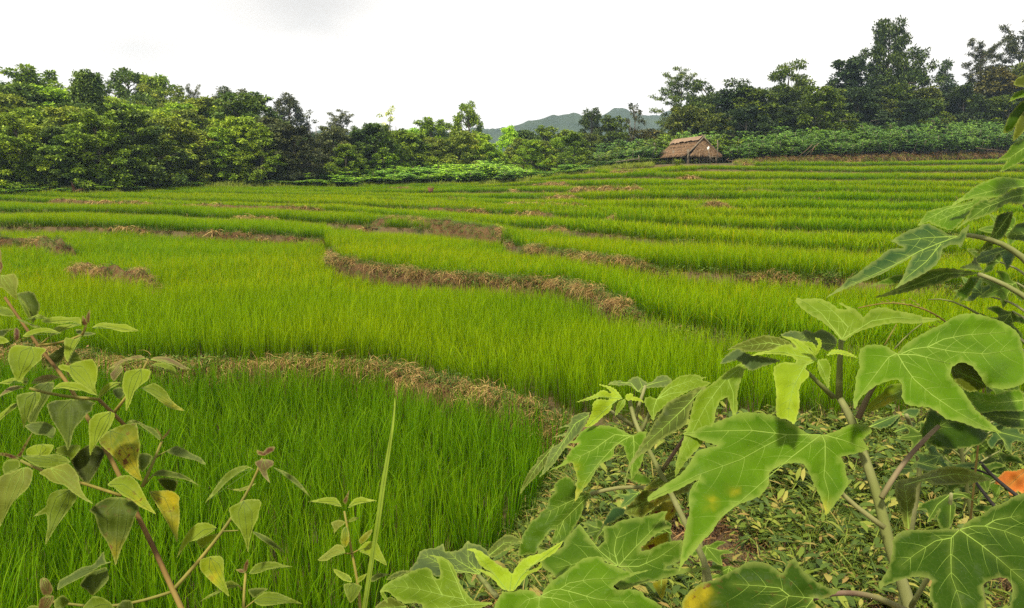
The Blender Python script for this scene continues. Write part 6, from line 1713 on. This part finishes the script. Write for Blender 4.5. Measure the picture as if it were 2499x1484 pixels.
LEFT = [
 # (tile, colour, distance, pitch, outline, midrib start, midrib end, yellow spots, spotted)
 ('L1','lpale',1.14,.6,[(-10,375),(70,365),(170,350),(210,400),(225,460),(205,540),(205,600),(210,672),(160,640),(100,590),(40,530),(-20,510)],(20,370),(205,655)),
 ('L1','ldark',1.24,.2,[(200,600),(280,575),(350,565),(420,590),(450,660),(490,740),(470,820),(440,900),(400,955),(375,870),(340,780),(280,690)],(210,605),(400,930)),
 ('L1','lmid',1.23,.3,[(215,630),(300,720),(350,800),(375,880),(380,940),(310,840),(270,760)],(220,640),(375,920)),
 ('L1','lbright',1.19,1.1,[(500,925),(560,900),(640,880),(740,870),(830,885),(920,880),(970,885),(990,930),(985,985),(930,955),(860,940),(760,960),(650,955),(560,950)],(985,975),(520,925)),
 ('L1','lbright',1.21,1.0,[(970,975),(880,965),(800,970),(720,980),(650,1020),(630,1060),(610,1110),(700,1090),(790,1040),(880,1000)],(965,978),(620,1100)),
 ('L1','lbright',1.16,1.0,[(275,1115),(320,1070),(400,1030),(500,1010),(600,1015),(680,1045),(745,1085),(640,1070),(520,1070),(420,1095),(340,1120)],(735,1080),(290,1110)),
 ('L1','lbright',1.19,1.0,[(1120,1012),(1180,965),(1260,945),(1350,955),(1450,965),(1530,965),(1600,1000),(1700,1050),(1600,1055),(1500,1062),(1400,1040),(1300,1010),(1200,1000)],(1130,1010),(1690,1048)),
 ('L1','lbright',1.18,.6,[(1000,1100),(930,1145),(860,1140),(800,1130),(780,1170),(785,1260),(780,1330),(800,1390),(828,1430),(860,1360),(900,1280),(950,1200)],(990,1110),(825,1420)),
 ('L1','lblue',1.22,1.0,[(920,1030),(980,1030),(1020,1070),(1060,1060),(1170,1080),(1080,1110),(1000,1110),(940,1080)],None,None),
 ('L1','lbud',1.2,.1,[(1000,860),(1040,900),(1070,960),(1050,985),(1000,970)],None,None),
 ('L1','lbud',1.2,.1,[(1095,785),(1100,870),(1085,960),(1060,930),(1045,880)],None,None),
 ('L1','ldeep',1.22,.4,[(790,1230),(700,1280),(600,1340),(540,1390),(560,1450),(590,1510),(680,1470),(760,1400),(790,1330)],(780,1240),(590,1490)),
 ('L1','lmid',1.23,.5,[(840,1400),(900,1290),(950,1330),(1000,1410),(930,1430),(860,1450)],None,None),
 ('L1','lbright',1.12,.6,[(390,1240),(300,1230),(200,1220),(140,1245),(110,1300),(95,1390),(130,1500),(170,1600),(215,1670),(270,1640),(330,1560),(400,1490),(500,1400),(510,1340),(560,1290),(540,1260),(460,1245)],(380,1245),(225,1640)),
 ('L1','lmid',1.24,1.0,[(-20,760),(80,760),(150,810),(180,870),(100,870),(-20,850)],(-10,800),(160,860)),
 ('L1','ldark',1.2,.8,[(-20,1045),(100,1020),(170,1020),(100,1060),(40,1120),(-20,1110)],None,None),
 ('L1','lbright',1.18,.9,[(-20,1115),(60,1130),(110,1180),(40,1205),(-20,1200)],None,None),
 ('L1','ldark',1.17,.6,[(200,900),(280,920),(380,960),(500,1000),(420,1010),(340,970),(260,940)],(210,905),(490,1000)),
 ('L1','lmid',1.22,.8,[(310,910),(400,870),(470,845),(540,870),(590,905),(500,900),(430,885)],(330,905),(580,900)),
 ('L1','lbud',1.15,.1,[(-10,60),(12,70),(20,180),(35,260),(15,330),(-10,340)],None,None),
 ('L1','lbud',1.21,.3,[(170,1030),(200,1010),(235,1040),(240,1130),(210,1170),(170,1150)],None,None),
 ('L2','lpurple',1.16,.9,[(1780,110),(1720,65),(1640,70),(1560,95),(1480,120),(1400,170),(1310,245),(1420,200),(1520,140),(1640,115),(1720,110)],(1770,100),(1330,230)),
 ('L2','lpurple',1.16,.9,[(1835,120),(1880,90),(1960,80),(2060,95),(2160,140),(2240,190),(2330,240),(2220,230),(2120,190),(2020,150),(1920,130)],(1840,118),(2310,235)),
 ('L2','lmid',1.19,.8,[(1840,190),(1900,160),(1980,155),(2070,180),(2130,220),(2150,310),(2070,270),(1990,220),(1910,195)],(1845,188),(2145,300)),
 ('L2','lbright',1.1,.6,[(1840,270),(1800,235),(1700,230),(1600,245),(1530,265),(1510,310),(1490,420),(1500,500),(1530,580),(1535,745),(1590,650),(1640,510),(1720,430),(1800,370),(1830,300)],(1720,235),(1538,730)),
 ('L2','lmid',1.16,.8,[(1720,460),(1800,430),(1880,405),(1950,440),(2030,510),(2080,600),(2150,670),(2250,740),(2140,730),(2030,690),(1930,610),(1830,530)],(1730,462),(2235,735),[(2140,690,140)],.0),
 ('L2','lblue',1.2,.8,[(1370,490),(1450,450),(1500,470),(1510,560),(1450,600),(1400,560)],None,None),
 ('L2','lpurple',1.22,.5,[(1340,310),(1400,220),(1470,180),(1500,240),(1450,310),(1390,380)],(1480,200),(1380,360)),
 ('L2','lbright',1.17,.8,[(1480,400),(1400,390),(1330,400),(1260,450),(1210,520),(1200,590),(1280,540),(1350,470),(1430,430)],(1475,402),(1205,580)),
 ('L2','lbright',1.15,.7,[(840,190),(920,150),(1000,130),(1120,110),(1150,150),(1185,210),(1190,280),(1180,370),(1160,440),(1185,560),(1100,490),(1000,430),(920,390),(870,330),(830,270),(740,240),(705,200),(770,175)],(850,195),(1180,545)),
 ('L2','lbright',1.12,1.0,[(650,480),(680,440),(740,400),(830,390),(920,395),(1010,430),(1100,490),(1195,560),(1100,535),(1000,500),(880,490),(760,465)],(670,465),(1185,555)),
 ('L2','lpurple',1.14,1.0,[(385,410),(430,350),(520,310),(620,300),(720,325),(745,332),(640,370),(540,400),(440,410)],(395,400),(735,330)),
 ('L2','lbright',1.13,1.0,[(330,340),(250,335),(160,340),(60,370),(-10,405),(50,415),(120,420),(170,375),(260,400),(320,430),(345,370)],(335,390),(10,405)),
 ('L2','lpurple',1.13,.9,[(305,450),(230,435),(140,440),(60,490),(-10,560),(-10,580),(80,530),(180,490),(270,470)],(300,450),(0,565)),
 ('L2','lmid',1.1,.5,[(490,520),(410,515),(330,520),(210,550),(200,600),(210,660),(240,760),(270,860),(290,960),(320,880),(370,780),(440,680),(480,620),(495,560)],(430,518),(293,945)),
 ('L2','ldark',1.2,.4,[(400,460),(500,400),(600,390),(660,400),(640,500),(560,640),(480,760),(430,880),(350,890),(340,830),(420,700),(500,600)],(600,395),(380,880)),
 ('L2','lbright',1.15,.8,[(230,640),(150,660),(60,730),(-10,790),(-10,865),(90,780),(200,700)],(220,650),(0,840)),
 ('L2','ldark',1.11,.5,[(880,600),(780,610),(660,620),(570,665),(590,740),(620,830),(700,960),(760,1060),(800,1150),(825,1230),(860,1150),(880,1060),(910,960),(1000,860),(1060,780),(1120,740),(1130,680),(1170,650),(1100,620),(980,600)],(870,605),(826,1215)),
 ('L2','lbright',1.07,.5,[(1400,780),(1340,750),(1250,760),(1150,790),(1110,840),(1085,870),(1080,990),(1090,1080),(1085,1180),(1100,1290),(1150,1190),(1200,1110),(1280,1030),(1350,930),(1390,840)],(1350,755),(1103,1275)),
 ('L2','lmid',1.12,.5,[(1330,985),(1450,930),(1560,900),(1660,890),(1680,960),(1690,1060),(1710,1150),(1700,1250),(1685,1350),(1700,1480),(1735,1600),(1640,1560),(1530,1470),(1440,1360),(1340,1260),(1220,1150),(1210,1090),(1290,1010)],(1340,985),(1730,1590),[(1600,1350,320)],.9),
 ('L2','lblue',1.18,.9,[(2020,1240),(2080,1200),(2150,1170),(2250,1210),(2350,1270),(2440,1310),(2510,1390),(2480,1395),(2380,1350),(2260,1320),(2140,1290)],(2025,1240),(2500,1388)),
 ('L2','ldark',1.19,.7,[(1540,890),(1600,850),(1680,865),(1780,920),(1880,960),(1960,1060),(1940,1100),(1860,1030),(1760,960),(1660,890)],(1950,1085),(1560,880)),
 ('L2','lbud',1.18,.2,[(1960,1100),(2000,1040),(2090,945),(2050,1030),(1990,1090)],None,None),
 ('L2','lbud',1.185,.2,[(1975,1085),(1930,1020),(1890,940),(1960,1020)],None,None),
 ('L2','lblue',1.21,.6,[(300,930),(420,880),(560,880),(680,960),(640,1080),(540,1040),(430,1030)],(660,1060),(310,930)),
 ('L3','ldark',1.17,.8,[(1850,375),(1900,330),(1970,300),(2080,320),(2200,350),(2300,400),(2440,505),(2350,460),(2240,420),(2100,400),(1980,380)],(1860,372),(2420,495)),
 ('L3','ldark',1.2,.4,[(1920,420),(2020,400),(2150,430),(2140,560),(2040,560),(1970,500)],None,None),
 ('L3','ldark',1.21,.4,[(1690,120),(1780,100),(1860,140),(1830,220),(1740,330),(1700,280)],None,None),
 ('L3','lyel',1.13,.5,[(1820,565),(1920,560),(2050,555),(2130,580),(2190,640),(2180,700),(2190,800),(2190,930),(2170,1050),(2160,1190),(2110,1080),(2050,970),(1980,850),(1900,720),(1840,620)],(1830,568),(2158,1170),[(2120,700,250)],.5),
 ('L3','lmid',1.2,.4,[(840,540),(720,550),(620,590),(570,690),(560,750),(410,870),(560,840),(575,900),(580,1000),(560,1120),(555,1220),(620,1110),(700,980),(800,850),(880,740),(940,640)],(850,545),(560,1200)),
 ('L3','ldeep',1.18,.3,[(1080,0),(980,60),(870,190),(900,280),(960,380),(1010,440),(1080,470),(1130,400),(1200,280),(1260,150),(1290,80),(1200,10)],(1075,10),(1080,460)),
 ('L3','lmid',1.17,.6,[(660,60),(760,10),(960,0),(980,40),(930,120),(860,190),(840,150),(740,120),(680,100)],None,None),
 ('L3','lbright',1.16,.7,[(320,60),(400,10),(500,-10),(650,0),(640,60),(580,130),(450,135),(330,130)],(520,-5),(480,130)),
 ('L3','lmid',1.12,.9,[(260,135),(400,135),(540,130),(680,110),(800,150),(860,210),(780,240),(640,275),(480,270),(360,210)],(270,138),(850,210)),
 ('L3','lpale',1.08,.8,[(475,345),(560,290),(640,275),(740,240),(830,230),(900,290),(960,390),(970,470),(1000,560),(1050,640),(1140,720),(1060,690),(960,630),(860,560),(780,490),(680,470),(600,430),(540,380)],(620,285),(1130,712)),
 ('L3','lpale',1.04,.5,[(400,315),(330,270),(240,290),(120,340),(0,390),(-40,600),(-20,900),(0,1000),(60,880),(150,720),(240,620),(330,540),(380,450)],(290,275),(10,960)),
 ('L3','lmid',1.18,.6,[(40,230),(100,180),(220,180),(250,260),(180,310),(60,360),(30,300)],None,None),
 ('L3','lbud',1.12,.2,[(-20,95),(80,100),(180,130),(240,175),(150,170),(60,140),(-20,125)],None,None),
 ('L3','lbud',1.13,.2,[(200,130),(250,80),(290,0),(400,-160),(320,20),(250,150)],None,None),
 ('L3','lbright',1.06,.8,[(1310,490),(1380,420),(1480,375),(1590,375),(1680,460),(1730,550),(1790,670),(1850,770),(1900,845),(1800,800),(1700,750),(1600,670),(1500,620),(1430,560),(1390,520)],(1330,480),(1890,838),[(1780,740,170)],.9),
 ('L3','ldark',1.09,.5,[(1480,640),(1330,640),(1200,700),(1090,800),(1150,850),(1190,980),(1230,1080),(1290,1160),(1340,1260),(1380,1370),(1410,1470),(1450,1350),(1490,1240),(1560,1110),(1620,960),(1660,840),(1700,780),(1650,700),(1560,660)],(1460,650),(1410,1450),[(1400,1330,140)],.9),
 ('L4','lblue',1.08,.9,[(780,518),(700,545),(620,600),(540,640),(460,680),(395,715),(410,650),(480,610),(560,560),(640,540),(690,480),(715,450),(730,520)],(400,705),(770,520)),
 ('L4','ldark',1.1,.5,[(735,560),(680,570),(600,610),(550,680),(600,720),(640,755),(700,700),(750,640)],(740,570),(640,745)),
 ('L4','lbud',1.05,.2,[(290,630),(330,640),(365,700),(350,745),(300,750),(275,700),(275,650)],(300,640),(335,745)),
 ('L4','lbud',1.04,.2,[(270,790),(310,755),(370,755),(360,810),(330,850),(270,850)],(350,760),(300,845)),
 ('L4','lmid',1.06,.8,[(570,840),(640,760),(700,765),(760,800),(790,860),(700,900),(590,890)],(780,850),(600,840)),
 ('L4','lmid',1.08,.6,[(375,790),(430,750),(480,790),(450,830),(380,840)],None,None),
 ('L4','ldark',1.09,.6,[(800,850),(840,790),(900,785),(920,840),(880,890)],None,None),
 ('L4','lmid',1.05,.8,[(180,850),(210,822),(260,825),(280,860),(230,900)],None,None),
 ('L5','lmid',1.19,.8,[(480,210),(430,185),(370,195),(310,230),(260,290),(220,350),(180,410),(250,350),(320,280),(390,230),(440,200)],(470,205),(190,400)),
 ('L5','ldark',1.2,.6,[(590,195),(650,215),(720,255),(770,310),(810,370),(750,320),(690,270),(630,220)],(595,198),(800,360)),
 ('L5','lpurple',1.16,.4,[(530,145),(590,155),(590,185),(555,210),(560,250),(573,290),(530,250),(500,200),(480,165)],(535,150),(570,280)),
 ('L5','lbud',1.17,.8,[(490,90),(530,100),(560,75),(600,70),(595,95),(540,125),(500,120)],None,None),
 ('L5','lpale',1.21,.9,[(310,322),(380,325),(440,305),(490,290),(440,325),(390,340)],None,None),
 ('L5','lbright',1.12,.5,[(400,400),(440,388),(500,388),(520,410),(505,460),(500,500),(470,560),(450,640),(440,708),(420,640),(390,570),(340,510),(330,470),(325,440)],(412,398),(438,695)),
 ('L5','lbright',1.15,.8,[(250,560),(200,530),(140,530),(90,570),(50,630),(10,740),(80,650),(140,630),(200,600)],(245,562),(15,730)),
 ('L5','lbright',1.17,.6,[(258,595),(200,605),(130,640),(165,685),(220,640)],None,None),
 ('L6','lbright',1.1,.6,[(0,510),(60,485),(130,478),(160,500),(165,560),(165,620),(202,757),(150,720),(90,670),(40,620),(0,570)],(70,490),(198,745),[(60,600,80)],.3),
 ('L5','ldark',1.19,.6,[(465,580),(520,595),(580,630),(660,705),(600,680),(530,640),(480,600)],(470,582),(650,700)),
]
def left_leaf(plant, s):
    tile, col, d, pitch, ol, a, b = s[:7]
    yel = s[7] if len(s) > 7 else (); sp = s[8] if len(s) > 8 else 0.0
    veins = []
    if a is not None:
        a_, b_ = np.array(a, float), np.array(b, float); c = np.array(ol, float).mean(0)
        mid = (a_ + b_) / 2 * .75 + c * .25
        veins.append([tuple(a_), tuple((a_ + mid) / 2 * .9 + c * .1 if False else (a_ * .5 + mid * .5)), tuple(mid), tuple((mid + b_) / 2), tuple(b_)])
        n_ = np.array([-(b_ - a_)[1], (b_ - a_)[0]]); O = np.array(ol, float)
        for sgn in (1, -1):                          # the two side nerves that arch from the base
            w = np.max(((O - a_) @ n_) * sgn) / (n_ @ n_)
            if w > .06:
                veins.append([tuple(a_), tuple(a_ + (b_ - a_) * .22 + n_ * sgn * w * .42), tuple(a_ + (b_ - a_) * .5 + n_ * sgn * w * .36), tuple(a_ + (b_ - a_) * .75 + n_ * sgn * w * .12)])
    bud = col in ('lbud',)
    make_leaf(plant, tile, ol, veins, d, col, pitch, yel=yel, spot=sp, serr=1.2, sub=False, vmat='veindark' if col not in ('lpale', 'lpurple', 'lbud') else 'vein', vw=1.1, wave=.8, name='bud_leaf' if bud else 'leaf')
for s in LEFT: left_leaf(P1, s)
P2 = plant_root('leafy_shrub', 'small leafy shoot with a reddish bud at the bottom left of centre', 'shrub', -.42, 1.15)
make_stem(P2, 'L6', [(315,600),(305,650),(302,740),(298,850),(295,960)], [1.15, 1.12], [3, 4], 'ystem', to_ground=True)
make_stem(P2, 'L6', [(303,720),(280,700),(265,685)], [1.15, 1.15], [2, 1.5], 'ystem', 'twig')
make_stem(P2, 'L6', [(300,850),(335,815),(372,790)], [1.13, 1.12], [2, 1.5], 'ystem', 'twig')
for s in [
 ('L6','lmid',1.14,.9,[(338,602),(380,540),(440,520),(520,520),(570,540),(640,555),(550,560),(470,575),(400,600)],(342,600),(630,553)),
 ('L6','lbud',1.14,.1,[(330,500),(335,540),(318,590),(298,580),(305,540)],None,None),
 ('L6','lbud',1.15,.4,[(245,575),(290,570),(315,595),(280,595)],None,None),
 ('L6','lmid',1.15,.8,[(270,685),(220,650),(180,660),(140,710),(60,750),(0,795),(80,760),(180,715)],(265,684),(10,788)),
 ('L6','lmid',1.12,.9,[(370,790),(440,730),(520,730),(600,760),(705,810),(600,805),(500,820),(420,825)],(375,790),(695,808)),
 ('L6','ldark',1.14,.7,[(330,715),(390,700),(470,705),(420,740),(370,770)],None,None)]: left_leaf(P2, s)
P3 = plant_root('leafy_shrub', 'slim leafy shoot left of the long grass blade', 'shrub', -.26, 1.1)
make_stem(P3, 'L6', [(995,170),(1015,270),(1040,430),(1070,560),(1095,690),(1105,800),(1110,960)], [1.22, 1.18], [2.5, 4], 'ystem', to_ground=True)
make_stem(P3, 'L6', [(1045,465),(1000,462)], [1.2, 1.19], [1.8, 1.4], 'ystem', 'twig')
make_stem(P3, 'L6', [(1045,465),(1090,440)], [1.2, 1.19], [1.8, 1.4], 'ystem', 'twig')
for s in [
 ('L6','lbright',1.22,1.0,[(975,140),(940,80),(870,75),(800,92),(740,108),(820,112),(900,125)],(970,130),(750,107)),
 ('L6','lbright',1.22,1.0,[(1020,150),(1060,90),(1110,72),(1160,85),(1222,100),(1140,110),(1070,130)],(1025,142),(1210,99)),
 ('L6','lbud',1.22,.1,[(1030,25),(1020,90),(1005,125),(985,100),(1005,70)],None,None),
 ('L6','lpale',1.2,.7,[(1005,250),(960,230),(905,250),(920,290),(925,325),(960,285)],None,None),
 ('L6','lmid',1.23,.9,[(1010,250),(1050,215),(1100,215),(1060,240)],None,None),
 ('L6','lmid',1.19,.2,[(1010,275),(980,300),(970,380),(1000,425),(1030,380),(1025,310)],(1005,280),(1000,415),[(1000,390,60)],.0),
 ('L6','lpale',1.18,.9,[(1000,460),(985,410),(940,400),(890,440),(812,507),(870,515),(930,480)],(995,455),(820,505)),
 ('L6','lyel',1.18,.6,[(1190,295),(1140,320),(1095,370),(1110,400),(1150,370),(1180,330)],None,None),
 ('L6','lbright',1.18,.8,[(1090,440),(1150,380),(1220,390),(1250,450),(1290,545),(1220,510),(1150,470)],(1095,440),(1280,535)),
 ('L6','lbright',1.18,.8,[(915,565),(980,590),(1030,615),(1048,660),(990,650),(940,610)],(1040,650),(925,570)),
 ('L6','lbright',1.18,.5,[(1085,670),(1090,630),(1150,600),(1130,640)],None,None),
 ('L6','lmid',1.17,.5,[(990,680),(1050,665),(1115,690),(1090,750),(1040,805),(1010,760)],(1060,670),(1040,790)),
 ('L6','ldark',1.22,.8,[(1170,640),(1220,600),(1310,605),(1250,630),(1190,660)],None,None)]: left_leaf(P3, s)

# ------------------------------------------------------------------ ground cover on the bank
def bank_scatter(name, label, coll, n, sc, nproto, seed, cat, y0=1.2, y1=9.0, thin=0.0):
    r = np.random.default_rng(seed)
    Y = y0 + (y1 - y0) * r.uniform(0, 1, n * 3) ** 1.2; X = r.uniform(-2.5, 6.5, n * 3)
    bd = bank_dist(X, Y)
    S, x, y, k, *_ = terrace(X, Y)
    ok = (k == 0) & (bd > -0.10) & (x > 800) & (x < 2900) & (value_noise(X, Y, .35, seed) > thin)
    X, Y = X[ok][:n], Y[ok][:n]
    Z = ground_z(X, Y); c = len(X)
    s = r.uniform(*sc, c)[:, None] * np.ones(3)
    o = scatter(name, coll, np.stack([X, Y, Z], 1), eul(r, c, .3), s, r.integers(0, nproto, c)); tag(o, label, cat, kind='stuff')
M['bankweed'] = m_straw('bank_weed_bright', [(0, (.03, .06, .008)), (.45, (.085, .14, .012)), (.8, (.17, .22, .022)), (.92, (.30, .29, .06)), (1, (.20, .10, .035))], .35)
def broad_weed(n, seed):
    r = np.random.default_rng(seed); V, F = [], []
    for i in range(n):
        a = r.uniform(0, 2 * math.pi); rad = .07 * math.sqrt(r.uniform()); z = r.uniform(.02, .15)
        p = np.array([rad * math.cos(a), rad * math.sin(a), z]); d = r.uniform(0, 6.28); l = r.uniform(.04, .09); w = l * r.uniform(.22, .4)
        f = np.array([math.cos(d), math.sin(d), .35]); s = np.array([-math.sin(d), math.cos(d), r.uniform(-.2, .2)]); dn = np.array([0, 0, -1.0]); n0 = len(V)
        V += [p, p + f * l * .35 - s * w / 2, p + f * l * .35 + s * w / 2, p + f * l * .7 - s * w * .4 + dn * l * .1, p + f * l * .7 + s * w * .4 + dn * l * .1, p + f * l + dn * l * .3]
        F += [(n0, n0 + 1, n0 + 2), (n0 + 1, n0 + 3, n0 + 4, n0 + 2), (n0 + 3, n0 + 5, n0 + 4)]
    return mesh_from('broad_weed', np.array(V), F, (M['bankweed'],))
bank_c = proto_collection('bank_weed', [broad_weed(16, 300 + i) for i in range(4)] + [blades(16, .06, .08, .24, .006, .55, 4, 310 + i, M['bankweed'], droopy=.6) for i in range(4)] + [weed_tuft(50, .07, 320 + i, M['bankweed']) for i in range(2)])
bank_scatter('bank_weeds', 'short green weeds and grass covering the near right bank', bank_c, 10000, (.6, 1.5), 10, 21, 'weeds', thin=.27)
bank_scatter('leaf_litter', 'brown dead stalks and litter on the near right bank', litter_c, 3600, (.6, 1.3), 4, 22, 'litter', thin=.25)
